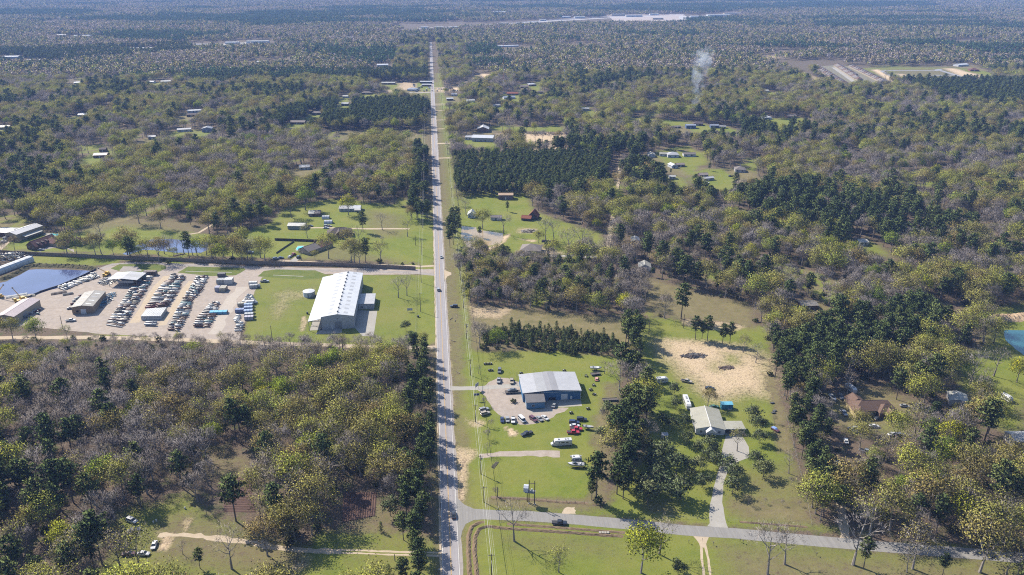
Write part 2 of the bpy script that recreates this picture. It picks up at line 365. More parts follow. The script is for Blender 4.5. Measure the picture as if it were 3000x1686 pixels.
def gap_noise(x, y):
    """natural openings in the woods"""
    return mnoise.noise((x * 0.022, y * 0.017, 2.2))
def build_ground():
    vs, fs = [], []
    def patch(x0, x1, y0, y1, st, hole=None):
        xs = np.arange(x0, x1 + st / 2, st); ys = np.arange(y0, y1 + st / 2, st)
        b = len(vs); nx = len(xs)
        X, Y = np.meshgrid(xs, ys)
        vs.extend(zip(X.ravel(), Y.ravel()))
        for j in range(len(ys) - 1):
            cy = ys[j] + st / 2
            for i in range(nx - 1):
                cx = xs[i] + st / 2
                if hole and hole[0] < cx < hole[1] and hole[2] < cy < hole[3]: continue
                k = b + j * nx + i; fs.append((k, k + 1, k + nx + 1, k + nx))
    A = (-240, 280, 160, 680); B = (-880, 1200, 80, 1640); C = (-5600, 7440, -1720, 8960)
    patch(*A, 2.0); patch(*B, 8.0, A); patch(*C, 80.0, B); patch(-30000, 30000, -30000, 42000, 4000.0)
    P = np.array(vs)
    lawn = np.zeros(len(P)); dry = lawn.copy(); dirt = lawn.copy()
    wob = np.array([mnoise.noise((x * 0.12, y * 0.12, 3.0)) + 0.5 * mnoise.noise((x * 0.35, y * 0.35, 9.0)) for x, y in vs])
    for kind, pts, s, w in ZONES:
        k = soft(pts, P + np.stack([wob, wob[::-1]], 1) * min(w, 3) * 0.9, w) * s
        lawn *= 1 - k; dry *= 1 - k * (0.4 if kind == LAWN else 1); dirt *= 1 - k
        if kind == LAWN: lawn += k
        elif kind == DRY: dry += k
        else: dirt += k
    gap = np.array([gap_noise(x, y) if 430 < y < 1700 and abs(x) < 1300 else -1.0 for x, y in vs]); gk = np.clip((gap - 0.27) / 0.1, 0, 1) * (1 - np.clip(lawn + dry + dirt, 0, 1)) * 0.85
    lawn += gk * (wob > -0.15); dry += gk * (wob <= -0.15)
    me = bpy.data.meshes.new('ground')
    # the last, coarsest sheet lies a little lower than the others
    n_out = 16 * 19
    Z = np.zeros(len(P)); Z[-n_out:] = -0.5
    me.from_pydata([(x, y, z) for (x, y), z in zip(vs, Z)], [], fs)
    at = me.color_attributes.new('zone', 'FLOAT_COLOR', 'POINT')
    at.data.foreach_set('color', np.stack([lawn, dry, dirt, np.ones(len(P))], 1).clip(0, 1).astype(np.float32).ravel())
    m, t, b = nt('ground_cover', 0.95, 0.1)
    a = node(t, 'ShaderNodeAttribute', attribute_name='zone'); sp = node(t, 'ShaderNodeSeparateColor'); t.links.new(a.outputs['Color'], sp.inputs[0])
    n_f, n_m, n_l = noise(t, 1.3, 6, 0.7), noise(t, 0.16, 5, 0.65), noise(t, 0.03, 4, 0.6)
    n_p = noise(t, 0.45, 5, 0.7)
    def st(f, a, c, k=1.0): return ramp(t, f, [(a, (0,) * 3), (c, (k,) * 3)])
    litter = mix(t, st(n_f, 0.35, 0.7), (0.055, 0.041, 0.031), (0.13, 0.098, 0.07)); litter = mix(t, st(n_m, 0.5, 0.66), litter, (0.055, 0.062, 0.024))
    gr = mix(t, st(n_m, 0.34, 0.66), (0.061, 0.096, 0.008), (0.114, 0.140, 0.017)); gr = mix(t, st(n_l, 0.4, 0.62, 0.75), gr, (0.149, 0.143, 0.036))
    gr = mix(t, st(n_p, 0.5, 0.7, 0.6), gr, (0.051, 0.079, 0.009)); gr = mix(t, st(n_f, 0.55, 0.75, 0.5), gr, (0.134, 0.131, 0.036)); gr = mix(t, st(n_p, 0.42, 0.3, 0.45), gr, (0.119, 0.126, 0.030))
    dr = mix(t, st(n_m, 0.32, 0.68), (0.1, 0.09, 0.038), (0.165, 0.135, 0.07)); dr = mix(t, st(n_f, 0.45, 0.72, 0.7), dr, (0.085, 0.07, 0.038)); dr = mix(t, st(n_p, 0.52, 0.66, 0.5), dr, (0.075, 0.085, 0.025))
    di = mix(t, st(n_f, 0.3, 0.7), (0.273, 0.201, 0.127), (0.504, 0.396, 0.273)); di = mix(t, st(n_p, 0.5, 0.7, 0.7), di, (0.216, 0.166, 0.093))
    wob2 = mth(t, 'ADD', mth(t, 'MULTIPLY', mth(t, 'SUBTRACT', n_f, 0.5), 1.0), mth(t, 'MULTIPLY', mth(t, 'SUBTRACT', n_p, 0.5), 1.6))
    def cut(ch):
        s = mth(t, 'ADD', sp.outputs[ch], mth(t, 'MULTIPLY', wob2, mth(t, 'MULTIPLY', mth(t, 'MULTIPLY', sp.outputs[ch], mth(t, 'SUBTRACT', 1.0, sp.outputs[ch])), 4.0)), True)
        return ramp(t, s, [(0.12, (0, 0, 0)), (0.85, (1, 1, 1))])
    c = mix(t, cut(0), litter, gr); c = mix(t, cut(1), c, dr); c = mix(t, cut(2), c, di)
    t.links.new(c, b.inputs['Base Color'])
    bump(t, b, n_f, 0.6, 0.25)
    me.materials.append(m)
    o = link('ground', me); tag(o, kind='structure')
build_ground()

# ---- surfaces of roads, yards, pads
def gravel_mat(name, lo, hi, sc=0.5, streak=0.0, patch=None):
    m, t, b = nt(name, 0.95, 0.15)
    c = mix(t, ramp(t, noise(t, sc, 7, 0.7), [(0.3, (0, 0, 0)), (0.7, (1, 1, 1))]), lo, hi)
    c = mix(t, ramp(t, noise(t, 0.06, 4, 0.6), [(0.35, (0.0,) * 3), (0.7, (0.6,) * 3)]), c, patch or tuple(x * 0.8 for x in hi))
    t.links.new(c, b.inputs['Base Color']); bump(t, b, noise(t, 4.0, 4), 0.4, 0.06)
    return m
def asphalt_mat(name, base):
    m, t, b = nt(name, 0.9, 0.25)
    gm = node(t, 'ShaderNodeNewGeometry'); mp = node(t, 'ShaderNodeMapping'); mp.inputs['Scale'].default_value = (1.3, 0.02, 1.0)
    t.links.new(gm.outputs['Position'], mp.inputs['Vector'])
    n1 = noise(t, 1.0, 3, 0.5, vec=mp.outputs[0]); n2 = noise(t, 0.35, 7, 0.7)
    c = mix(t, ramp(t, n1, [(0.3, (0, 0, 0)), (0.7, (1, 1, 1))]), tuple(x * 0.86 for x in base), tuple(x * 1.1 for x in base))
    c = mix(t, ramp(t, n2, [(0.45, (0, 0, 0)), (0.75, (0.45,) * 3)]), c, tuple(x * 0.72 for x in base))
    t.links.new(c, b.inputs['Base Color'])
    return m
M_ROAD = asphalt_mat('worn_asphalt', (0.194, 0.182, 0.186))
M_SIDE = asphalt_mat('side_road_asphalt', (0.164, 0.157, 0.149))
M_GRAVEL = gravel_mat('crushed_stone', (0.186, 0.152, 0.124), (0.291, 0.248, 0.211), 0.35, patch=(0.205, 0.180, 0.164))
M_SAND = gravel_mat('sandy_track', (0.248, 0.198, 0.136), (0.347, 0.285, 0.211), 0.6)
M_GREYG = gravel_mat('grey_gravel', (0.149, 0.133, 0.124), (0.248, 0.223, 0.205), 0.4)
M_CONC = gravel_mat('concrete_pad', (0.205, 0.193, 0.172), (0.260, 0.247, 0.223), 0.3)
M_BANK = gravel_mat('bank_soil', (0.081, 0.056, 0.037), (0.161, 0.118, 0.074), 0.8)
M_TILL = gravel_mat('tilled_soil', (0.053, 0.031, 0.025), (0.099, 0.062, 0.050), 0.6)
def water_mat(name, col, rough=0.06, sil=0.0):
    m, t, b = nt(name, rough, 0.5)
    c = mix(t, ramp(t, noise(t, 0.05, 4, 0.6), [(0.4, (0,) * 3), (0.65, (1,) * 3)]), col, tuple(x * 1.3 for x in col))
    t.links.new(c, b.inputs['Base Color']); bump(t, b, noise(t, 0.8, 3), 0.05, 0.05)
    return m
M_WATER = water_mat('pond_water', (0.035, 0.045, 0.1), 0.05)
M_MUD = water_mat('muddy_water', (0.2, 0.14, 0.06), 0.2)
M_TEAL = water_mat('teal_water', (0.02, 0.07, 0.085), 0.1)
M_POOL = plain('pool_water', (0.06, 0.42, 0.5), 0.05, 0.5)

def sheet(name, pts, mat, z, jag=0.0, step=3.0, seed=0):
    """flat polygon laid on the ground; its outline wavers by jag metres"""
    rnd = random.Random(seed); out = []
    n = len(pts)
    for i in range(n):
        a, b = Vector((*pts[i], 0)), Vector((*pts[(i + 1) % n], 0)); L = (b - a).length
        k = max(1, int(L / step)) if jag else 1
        nr = Vector((b.y - a.y, a.x - b.x, 0)).normalized() if L > 0 else Vector()
        for j in range(k):
            p = a.lerp(b, j / k) + nr * (rnd.uniform(-jag, jag))
            out.append((p.x, p.y))
    bm = bmesh.new(); vv = [bm.verts.new((x, y, z)) for x, y in out]
    f = bm.faces.new(vv)
    bmesh.ops.triangulate(bm, faces=[f]); bmesh.ops.recalc_face_normals(bm, faces=bm.faces)
    me = bpy.data.meshes.new(name); bm.to_mesh(me); bm.free()
    if me.polygons and me.polygons[0].normal.z < 0: me.flip_normals()
    me.materials.append(mat)
    return tag(link(name, me), kind='structure')
def strip(name, line, w, mat, z, jag=0.0, seed=0, sub=6.0):
    """ribbon of width w along a polyline of ground points"""
    rnd = random.Random(seed); pts = [Vector((p[0], p[1], 0)) for p in line]; fine = []
    for a, b in zip(pts, pts[1:]):
        k = max(1, int((b - a).length / sub)); fine += [a.lerp(b, i / k) for i in range(k)]
    fine.append(pts[-1]); vs = []; fs = []
    for i, p in enumerate(fine):
        d = (fine[min(i + 1, len(fine) - 1)] - fine[max(i - 1, 0)]).normalized(); nr = Vector((d.y, -d.x, 0))
        ww = w if not callable(w) else w(i / (len(fine) - 1))
        for s in (-1, 1):
            q = p + nr * s * (ww / 2 + rnd.uniform(-jag, jag)); vs.append((q.x, q.y, z))
        if i: fs.append((2 * i - 2, 2 * i - 1, 2 * i + 1, 2 * i))
    me = bpy.data.meshes.new(name); me.from_pydata(vs, [], fs)
    if me.polygons[0].normal.z < 0: me.flip_normals()
    me.materials.append(mat)
    return tag(link(name, me), kind='structure')

ROAD_X, ROAD_W = 0.5, 6.3
strip('road', [(ROAD_X, 100), (ROAD_X, 2360)], ROAD_W, M_ROAD, 0.03, 0.06, 1, 12)
strip('road_shoulder', [(ROAD_X + 3.6, 100), (ROAD_X + 3.6, 1200)], 0.9, M_GREYG, 0.012, 0.3, 2, 5)
strip('road_shoulder', [(ROAD_X - 3.5, 100), (ROAD_X - 3.5, 1200)], 0.7, M_SAND, 0.012, 0.3, 3, 5)
M_LINE = plain('road_paint_white', (0.384, 0.372, 0.347), 0.7, var=0.2)
M_YEL = plain('road_paint_yellow', (0.310, 0.186, 0.037), 0.7, var=0.25)
for x in (ROAD_X - 2.85, ROAD_X + 2.85):
    strip('edge_line', [(x, 100), (x, 1500)], 0.16, M_LINE, 0.036, 0, 0, 60)
for x in (ROAD_X - 0.12, ROAD_X + 0.12):
    strip('centre_line', [(x, 100), (x, 1500)], 0.12, M_YEL, 0.036, 0, 0, 60)
# side road with its flared mouth
SIDE = [T12(890, 975), T12(1100, 990), T12(1400, 1000), T12(1800, 1030), T12(2300, 1075), T22(0, 1108), T22(400, 1132), T22(900, 1180), T22(1500, 1232), T22(2000, 1270), T22(2576, 1318), T22(3400, 1400)]
strip('side_road', [(p.x, p.y) for p in SIDE], 6.0, M_SIDE, 0.02, 0.1, 4)
sheet('side_road_mouth', [(3.5, T12(890, 850).y), (4.8, T12(885, 880).y), *poly(T12, (930, 915), (1000, 945), (1100, 955), (1100, 1025), (1000, 1030), (940, 1060), (915, 1110)), (4.0, T12(900, 1200).y), (3.5, T12(900, 1220).y)], M_SIDE, 0.025, 0.05, 3, 5)
# drives and tracks
strip('gravel_drive', [(3.4, KB(-200, 610).y), *poly(KB, (0, 612), (300, 602), (900, 560))], 4.0, M_CONC, 0.016, 0.25, 6)
sheet('gravel_yard', poly(KB, (260, 640), (430, 520), (560, 450), (700, 460), (880, 520), (1000, 700), (1000, 930), (1620, 900), (1560, 960), (1450, 1000), (1330, 1080), (1100, 1150), (900, 1150), (750, 1090), (560, 1000), (450, 880), (380, 740)), M_GRAVEL, 0.008, 0.6, 2.5, 7)
sheet('concrete_apron', poly(KB, (1250, 780), (1815, 790), (1830, 875), (1390, 900), (1270, 920)), M_CONC, 0.02)
sheet('concrete_apron', poly(KB, (1000, 930), (1265, 915), (1390, 900), (1390, 970), (1080, 980)), M_CONC, 0.017)
strip('gravel_spur', poly(T12, (1040, 545), (1200, 535), (1400, 525), (1650, 530)), lambda q: 3.2 + 2.2 * q, M_GRAVEL, 0.009, 0.5, 8, 2.5)
sheet('house_drive', poly(T22, (185, 1078), (205, 1055), (200, 960), (230, 800), (280, 620), (300, 500), (325, 395), (440, 385), (470, 430), (500, 480), (500, 560), (420, 590), (350, 640), (310, 740), (300, 900), (325, 1050), (345, 1097)), M_CONC, 0.014, 0.12, 3, 9)
for du in (-24, 24):
    strip('two_rut_track', poly(T22, (150 + du * 0.3, 1165), (155 + du * 0.6, 1230), (170 + du, 1330), (185 + du, 1448), (215 + du, 1750)), 0.9, M_SAND, 0.01, 0.15, 10 + du, 2)
sheet('track_mouth', poly(T22, (60, 1130), (200, 1155), (185, 1190), (160, 1240), (130, 1235), (110, 1180)), M_SAND, 0.008, 0.3, 1.5, 11)
for dv in (-11, 11):
    strip('two_rut_track', poly(T12, (-600, 1230 + dv), (-200, 1265 + dv), (100, 1270 + dv), (400, 1282 + dv), (740, 1288 + dv)), 0.9, M_SAND, 0.01, 0.2, 12 + dv, 2)
strip('dirt_track', poly(T02, (1200, 1140), (1500, 1150), (1900, 1200), (2250, 1260), (2576, 1268)), 2.4, M_SAND, 0.006, 0.7, 13, 2)
strip('dirt_track', poly(T22, (1230, 1210), (1225, 1140), (1215, 1080), (1190, 900), (1200, 760), (1180, 600)), 3.4, M_SAND, 0.006, 0.6, 14, 2.5)
sheet('culvert_mouth', poly(T12, (1690, 935), (1760, 935), (1770, 985), (1660, 990)), M_SAND, 0.009, 0.3, 1, 15)
strip('dirt_track', [(p.x, p.y) for p in (F(1560, 420), F(1550, 500), F(1535, 580), F(1525, 650))], 3.4, M_SAND, 0.01, 0.5, 16)
strip('house_track', poly(N3, (1780, 1225), (2100, 1225), (2500, 1245), (2700, 1250)), 3.2, M_CONC, 0.011, 0.3, 17)
strip('house_track', poly(N2, (800, 632), (1100, 628), (1500, 640), (1900, 650), (2574, 648), (2700, 650)), 3.0, M_SAND, 0.011, 0.3, 18)
strip('ranch_track', [(-3, T11(690, 560).y), *poly(T11, (600, 565), (400, 556), (0, 545)), *poly(T01, (2400, 535), (2100, 520))], 3.2, M_SAND, 0.011, 0.25, 19)
strip('garden_path', poly(T01, (1380, 330), (1500, 310), (1600, 250), (1680, 215)), 2.2, M_SAND, 0.011, 0.3, 20)
sheet('house_drive', poly(N2, (430, 1265), (540, 1180), (640, 1200), (560, 1275)), M_CONC, 0.012)
sheet('house_drive', poly(N1, (720, 740), (800, 680), (870, 640), (1100, 655), (1400, 720), (1400, 770), (1250, 700), (1000, 690), (850, 720), (760, 760)), M_GREYG, 0.012, 0.2, 2, 21)
strip('sandy_lane', poly(N1, (-50, 740), (40, 650), (120, 590), (260, 530)), 5, M_SAND, 0.011, 0.5, 22)
# storage yard
sheet('yard_gravel', poly(F, (-100, 745), (95, 728), (215, 690), (285, 668), (420, 664), (520, 664), (660, 672), (1095, 678), (1095, 690), (920, 692), (830, 690), (660, 698), (628, 760), (600, 862), (250, 840), (60, 820), (-100, 830)), M_GRAVEL, 0.006, 0.5, 4, 23)
strip('yard_lane', poly(KM, (-40, 960), (180, 620), (330, 400), (470, 250)), 5.5, M_SAND, 0.012, 0.5, 24)
strip('yard_lane', poly(KM, (380, 1000), (560, 740), (760, 430), (830, 330)), 4.5, M_SAND, 0.012, 0.5, 25)
strip('yard_lane', poly(KM, (1180, 1130), (1300, 850), (1480, 560), (1600, 420)), 7, gravel_mat('pale_stone', (0.248, 0.217, 0.180), (0.322, 0.285, 0.248)), 0.012, 1.2, 26)
strip('yard_lane', [*poly(F, (-60, 850), (300, 850), (620, 862), (800, 868), (900, 872), (1040, 876)), (-3, F(1090, 874).y)], 4.5, M_SAND, 0.014, 0.5, 27)
strip('yard_lane', [(-3, T11(700, 628).y), *poly(T11, (560, 612), (300, 604), (0, 600)), *poly(T01, (2300, 590), (1900, 580), (1500, 562), (1250, 545), (1000, 540), (850, 548), (740, 590))], 4.2, M_GREYG, 0.016, 0.25, 28)
M_ISLE = MATS['ground_cover'] if False else None
def grass_mat():
    m, t, b = nt('mown_grass', 0.95, 0.1)
    c = mix(t, ramp(t, noise(t, 0.2, 6, 0.7), [(0.3, (0,) * 3), (0.7, (1,) * 3)]), (0.053, 0.081, 0.014), (0.105, 0.112, 0.031))
    t.links.new(c, b.inputs['Base Color']); bump(t, b, noise(t, 2.0, 4), 0.5, 0.2)
    return m
M_GRASS = grass_mat()
sheet('grass_island', poly(T01, (835, 580), (900, 548), (1180, 545), (1250, 560), (1255, 580), (1190, 608), (1080, 612), (900, 600)), M_GRASS, 0.022, 0.15, 2, 29)
sheet('gravel_pad', poly(T01, (900, 600), (930, 565), (1040, 565), (1070, 600)), M_GREYG, 0.03, 0.2, 2, 30)
sheet('grass_island', poly(T01, (1340, 612), (1420, 565), (1840, 575), (1855, 590), (1780, 632), (1600, 638)), M_GRASS, 0.022, 0.15, 2, 31)
sheet('grass_island', poly(T01, (1945, 640), (1990, 600), (2080, 587), (2380, 595), (2470, 630), (2480, 650), (2300, 665)), M_GRASS, 0.022, 0.15, 2, 32)
for q in (poly(T01, (1400, 602), (1750, 610)), poly(T01, (2060, 630), (2290, 640))): strip('concrete_gutter', q, 0.8, M_CONC, 0.03)
sheet('concrete_apron', poly(KW, (580, 660), (615, 470), (815, 478), (818, 487), (780, 750), (660, 745)), M_CONC, 0.02)
sheet('concrete_apron', poly(KW, (160, 725), (230, 660), (445, 672), (440, 715)), M_CONC, 0.02)
sheet('shed_floor', [(-76, 430), (-69, 430), (-69, 500), (-76, 500)], M_CONC, 0.02)
# water
sheet('pond', poly(KL, (-200, 640), (-60, 470), (90, 440), (290, 345), (430, 265), (560, 252), (1000, 262), (1250, 275), (1440, 280), (1240, 385), (900, 530), (620, 612), (300, 640), (100, 650)), M_WATER, 0.03, 0.5, 4, 33)
sheet('pond', poly(T01, (925, 470), (1040, 400), (1140, 362), (1300, 360), (1450, 368), (1640, 390), (1650, 405), (1520, 460), (1330, 462), (1200, 445), (1080, 440), (960, 478)), M_WATER, 0.03, 0.5, 4, 34)
sheet('pond', poly(N3, (140, 660), (420, 690), (440, 760), (520, 740), (700, 770), (930, 800), (930, 900), (860, 990), (640, 1040), (480, 1110), (300, 1100), (130, 900)), M_MUD, 0.03, 0.4, 3, 35)
sheet('pond', poly(X6, (785, 285), (1000, 288), (1400, 300), (1400, 700), (1000, 540), (900, 470), (800, 380)), M_TEAL, 0.03, 0.3, 4, 36)
sheet('pond', poly(T20, (1130, 1165), (1300, 1165), (1310, 1210), (1160, 1210)), M_MUD, 0.05, 0.8, 5, 37)
sheet('swimming_pool', poly(N2, (565, 1020), (600, 985), (700, 980), (690, 1010), (580, 1055)), M_POOL, 0.06)
sheet('swimming_pool', poly(N1, (930, 440), (960, 420), (1100, 425), (1080, 455), (980, 455)), M_POOL, 0.06)
sheet('pool_deck', poly(N1, (790, 440), (850, 410), (1120, 412), (1090, 470), (960, 480)), M_CONC, 0.03)
sheet('pool_deck', poly(N2, (545, 1050), (590, 970), (720, 965), (710, 1020), (580, 1070)), M_CONC, 0.03)
# far roads, plots, the highway strip
sheet('house_plots', poly(C6, (60, 38), (230, 28), (370, 42), (560, 150), (610, 170), (280, 168), (120, 90)), gravel_mat('plot_ground', (0.09, 0.085, 0.06), (0.16, 0.145, 0.1)), 0.05)
M_FARROAD = asphalt_mat('estate_road', (0.186, 0.186, 0.198))
strip('estate_street', poly(C6, (200, 45), (280, 100), (350, 150)), 9, M_CONC, 0.1)
loop = poly(C6, (690, 140), (540, 70), (600, 66), (930, 68), (960, 56)); strip('estate_street', loop, 9, M_FARROAD, 0.1)
strip('estate_street', poly(C6, (930, 58), (1180, 132), (700, 138)), 9, M_FARROAD, 0.12)
strip('estate_street', poly(C6, (900, 100), (1050, 100)), 9, M_FARROAD, 0.13)
strip('highway', poly(T10, (-400, 252), (0, 243), (500, 226), (700, 212), (1250, 185), (1600, 160), (2000, 138), (2576, 120)) + poly(T20, (0, 150), (400, 108)), 34, plain('highway_concrete', (0.260, 0.248, 0.242)), 0.3, 1.0, 40, 60)
strip('frontage_road', poly(T10, (480, 226), (700, 215), (1250, 180), (1600, 152), (2000, 128), (2576, 112)), 22, plain('frontage_asphalt', (0.155, 0.161, 0.186)), 0.35, 1.0, 41, 60)
sheet('building_site', poly(T10, (2000, 112), (2576, 108), (2576, 160), (2080, 185)), plain('site_soil', (0.24, 0.2, 0.175)), 0.2, 6, 40, 42)
strip('far_road', poly(T00, (-100, 450), (200, 435), (370, 428)), 30, M_FARROAD, 0.3, 1, 43, 60)
sheet('far_lot', poly(T00, (200, 455), (380, 445), (460, 470), (280, 490)), MATS['concrete_pad'], 0.2, 3, 30, 44)
sheet('far_lot', poly(T00, (1460, 345), (1980, 315), (1980, 330), (1480, 362)), MATS['concrete_pad'], 0.2, 3, 30, 45)
# cross drives along the road
for i, v in enumerate((208, 265, 395, 384, 457, 555, 650)):
    p = X5(350, v); q = X5(460 if i not in (2, 3) else 640, v)
    strip('cross_drive', [(ROAD_X + 3, p.y), (q.x, p.y)], 4.0, M_SAND, 0.03, 0.2, 50 + i)
for i, (y0, x1) in enumerate(((T10(720, 1085).y, T10(840, 1085).x), (T10(740, 1195).y, T10(840, 1195).x), (T11(780, 228).y, T11(820, 228).x))):
    strip('cross_drive', [(ROAD_X + 3, y0), (x1, y0)], 6.5 - 2 * i if i < 2 else 2.5, M_SAND, 0.03, 0.3, 60 + i)
for v, u in ((250, 0), (500, 0), (265, 120)):
    pass
sheet('cross_drive', [(3.4, T11(790, 590).y), *poly(T11, (830, 612), (830, 628), (800, 640)), (3.4, T11(790, 680).y)], M_SAND, 0.03)
strip('cross_drive', [(-2, X5(300, 262).y), (X5(0, 262).x, X5(0, 262).y)], 6, M_CONC, 0.03, 0.2, 65)
# ditches: raised spoil banks either side of a dark channel
def bank(name, line, w, h, mat, seed):
    rnd = random.Random(seed); pts = [Vector((p[0], p[1], 0)) for p in line]; fine = []
    for a, b in zip(pts, pts[1:]):
        k = max(1, int((b - a).length / 0.9)); fine += [a.lerp(b, i / k) for i in range(k)]
    prof = [(-0.5, -0.05), (-0.28, 0.6), (-0.08, 1.0), (0.12, 0.85), (0.3, 0.45), (0.5, -0.05)]
    vs, fs = [], []
    for i, p in enumerate(fine):
        d = (fine[min(i + 1, len(fine) - 1)] - fine[max(i - 1, 0)]).normalized(); nr = Vector((d.y, -d.x, 0))
        e = min(1, i / 4, (len(fine) - 1 - i) / 4)
        for a, z in prof:
            q = p + nr * (a * w * rnd.uniform(0.85, 1.2)); vs.append((q.x, q.y, max(-0.05, z * h * e * rnd.uniform(0.6, 1.3))))
        if i: fs += [((i - 1) * 6 + k, i * 6 + k, i * 6 + k + 1, (i - 1) * 6 + k + 1) for k in range(5)]
    me = bpy.data.meshes.new(name); me.from_pydata(vs, [], fs); me.materials.append(mat)
    if me.polygons[0].normal.z < 0: me.flip_normals()
    return tag(link(name, me), kind='structure')
bank('ditch_bank', poly(T12, (985, 1700), (968, 1448), (960, 1250), (962, 1150), (985, 1080), (1040, 1050), (1100, 1040)), 1.8, 0.5, M_BANK, 1)
bank('ditch_bank', poly(T12, (1050, 1700), (1022, 1448), (1005, 1250), (1008, 1160), (1040, 1100), (1100, 1078), (1250, 1095), (1500, 1110), (1900, 1140), (2150, 1155)), 1.8, 0.5, M_BANK, 2)
bank('ditch_bank', poly(T12, (1250, 1060), (1600, 1085), (1900, 1108), (2170, 1130)), 1.6, 0.35, M_BANK, 3)
bank('ditch_bank', poly(T12, (1130, 860), (1400, 872), (1650, 895), (1880, 905)), 1.6, 0.3, M_BANK, 4)
bank('ditch_bank', poly(T22, (430, 1045), (700, 1065), (960, 1085)), 1.3, 0.3, M_BANK, 5)
bank('sand_heap', poly(X6, (680, 185), (800, 175), (900, 170), (1100, 150)), 11, 2.2, gravel_mat('heap_soil', (0.186, 0.124, 0.074), (0.372, 0.279, 0.186), 0.3), 6)
bank('pond_dike', poly(KL, (-60, 420), (90, 395), (290, 300), (430, 215), (560, 200), (1000, 210), (1250, 225), (1450, 255)), 7, 1.6, gravel_mat('dike_turf', (0.031, 0.034, 0.015), (0.074, 0.062, 0.031), 0.5), 7)
# tilled plots with ridges
def tilled(name, a, b, c, d, n, seed):
    a, b, c, d = (Vector((*p, 0)) for p in (a, b, c, d)); mb = MB(); rnd = random.Random(seed)
    for i in range(n):
        t0, t1, tm = i / n, (i + 1) / n, (i + 0.5) / n
        for k in range(10):
            s0, s1 = k / 10, (k + 1) / 10
            def pt(t, s, z): q = a.lerp(d, t).lerp(b.lerp(c, t), s); return (q.x, q.y, z)
            h0 = 0.28 * rnd.uniform(0.7, 1.2); h1 = 0.28
            mb.add([pt(t0, s0, 0.02), pt(tm, s0, h1), pt(t1, s0, 0.02), pt(t0, s1, 0.02), pt(tm, s1, h1), pt(t1, s1, 0.02)], [(0, 3, 4, 1), (1, 4, 5, 2)])
    me = mb.mesh(name, M_TILL)
    return tag(link(name, me), kind='structure')
tilled('tilled_plot', *poly(T02, (1690, 705), (1890, 705), (1930, 975), (1690, 970)), 16, 1)
q = poly(T12, (15, 820), (270, 825), (255, 1000), (5, 1050)); tilled('tilled_plot', q[3], q[0], q[1], q[2], 14, 2)

# ================================================================== buildings
FOOT = []        # (x, y, radius) that no wild tree may stand in
def metal_mat(name, col, rough=0.45, spec=0.4, rib=2.2, axis='x', var=0.1, dirt=0.25):
    """ribbed sheet metal, slightly dirty"""
    m, t, b = nt(name, rough, spec)
    tc = node(t, 'ShaderNodeTexCoord'); w = node(t, 'ShaderNodeTexWave', wave_type='BANDS', bands_direction='X' if axis == 'x' else 'Y', wave_profile='SAW')
    w.inputs['Scale'].default_value = rib; t.links.new(tc.outputs['Object'], w.inputs['Vector'])
    n = noise(t, 0.25, 6, 0.7); n2 = noise(t, 1.8, 4, 0.6)
    c = mix(t, ramp(t, n, [(0.35, (0,) * 3), (0.7, (1,) * 3)]), tuple(x * (1 - var) for x in col), tuple(min(1, x * (1 + var)) for x in col))
    c = mix(t, ramp(t, n2, [(0.5, (0,) * 3), (0.85, (dirt,) * 3)]), c, tuple(x * 0.6 for x in col))
    t.links.new(c, b.inputs['Base Color']); bump(t, b, w.outputs['Fac'], 0.35, 0.04)
    return m
def shingle_mat(name, col):
    m, t, b = nt(name, 0.9, 0.2)
    tc = node(t, 'ShaderNodeTexCoord'); w = node(t, 'ShaderNodeTexBrick'); w.inputs['Scale'].default_value = 1.6; t.links.new(tc.outputs['Object'], w.inputs['Vector'])
    w.inputs['Color1'].default_value = (*[x * 0.85 for x in col], 1); w.inputs['Color2'].default_value = (*[x * 1.2 for x in col], 1); w.inputs['Mortar'].default_value = (*[x * 0.6 for x in col], 1); w.inputs['Mortar Size'].default_value = 0.01
    c = mix(t, ramp(t, noise(t, 0.5, 5, 0.7), [(0.35, (0,) * 3), (0.75, (0.6,) * 3)]), w.outputs['Color'], tuple(x * 0.7 for x in col))
    t.links.new(c, b.inputs['Base Color']); return m
R_GREY = metal_mat('grey_sheet_roof', (0.257, 0.257, 0.267)); R_GREY2 = metal_mat('mid_grey_sheet_roof', (0.211, 0.211, 0.215)); R_GREY3 = metal_mat('dull_grey_sheet_roof', (0.181, 0.176, 0.181))
R_DGREY = metal_mat('dark_grey_sheet_roof', (0.092, 0.086, 0.086)); R_WHITE = metal_mat('white_sheet_roof', (0.343, 0.350, 0.363), 0.4, 0.4, 1.2); R_CREAM = metal_mat('cream_sheet_roof', (0.224, 0.215, 0.172), axis='y')
R_TAN = metal_mat('tan_sheet_roof', (0.158, 0.142, 0.119)); R_PINK = metal_mat('pinkish_sheet_roof', (0.218, 0.172, 0.178)); R_PALE = metal_mat('pale_sheet_roof', (0.264, 0.264, 0.244)); R_ORANGE = metal_mat('sandy_sheet_roof', (0.277, 0.191, 0.119)); R_BLUEGREY = metal_mat('blue_grey_sheet_roof', (0.165, 0.185, 0.224))
S_BROWN = shingle_mat('brown_shingles', (0.105, 0.068, 0.052)); S_RED = shingle_mat('red_brown_shingles', (0.1, 0.05, 0.045)); S_DARK = shingle_mat('dark_shingles', (0.075, 0.06, 0.058)); S_GREY = shingle_mat('grey_shingles', (0.13, 0.115, 0.11)); S_RUST = shingle_mat('rust_red_roof', (0.17, 0.06, 0.04)); S_TAUPE = shingle_mat('taupe_shingles', (0.15, 0.13, 0.12))
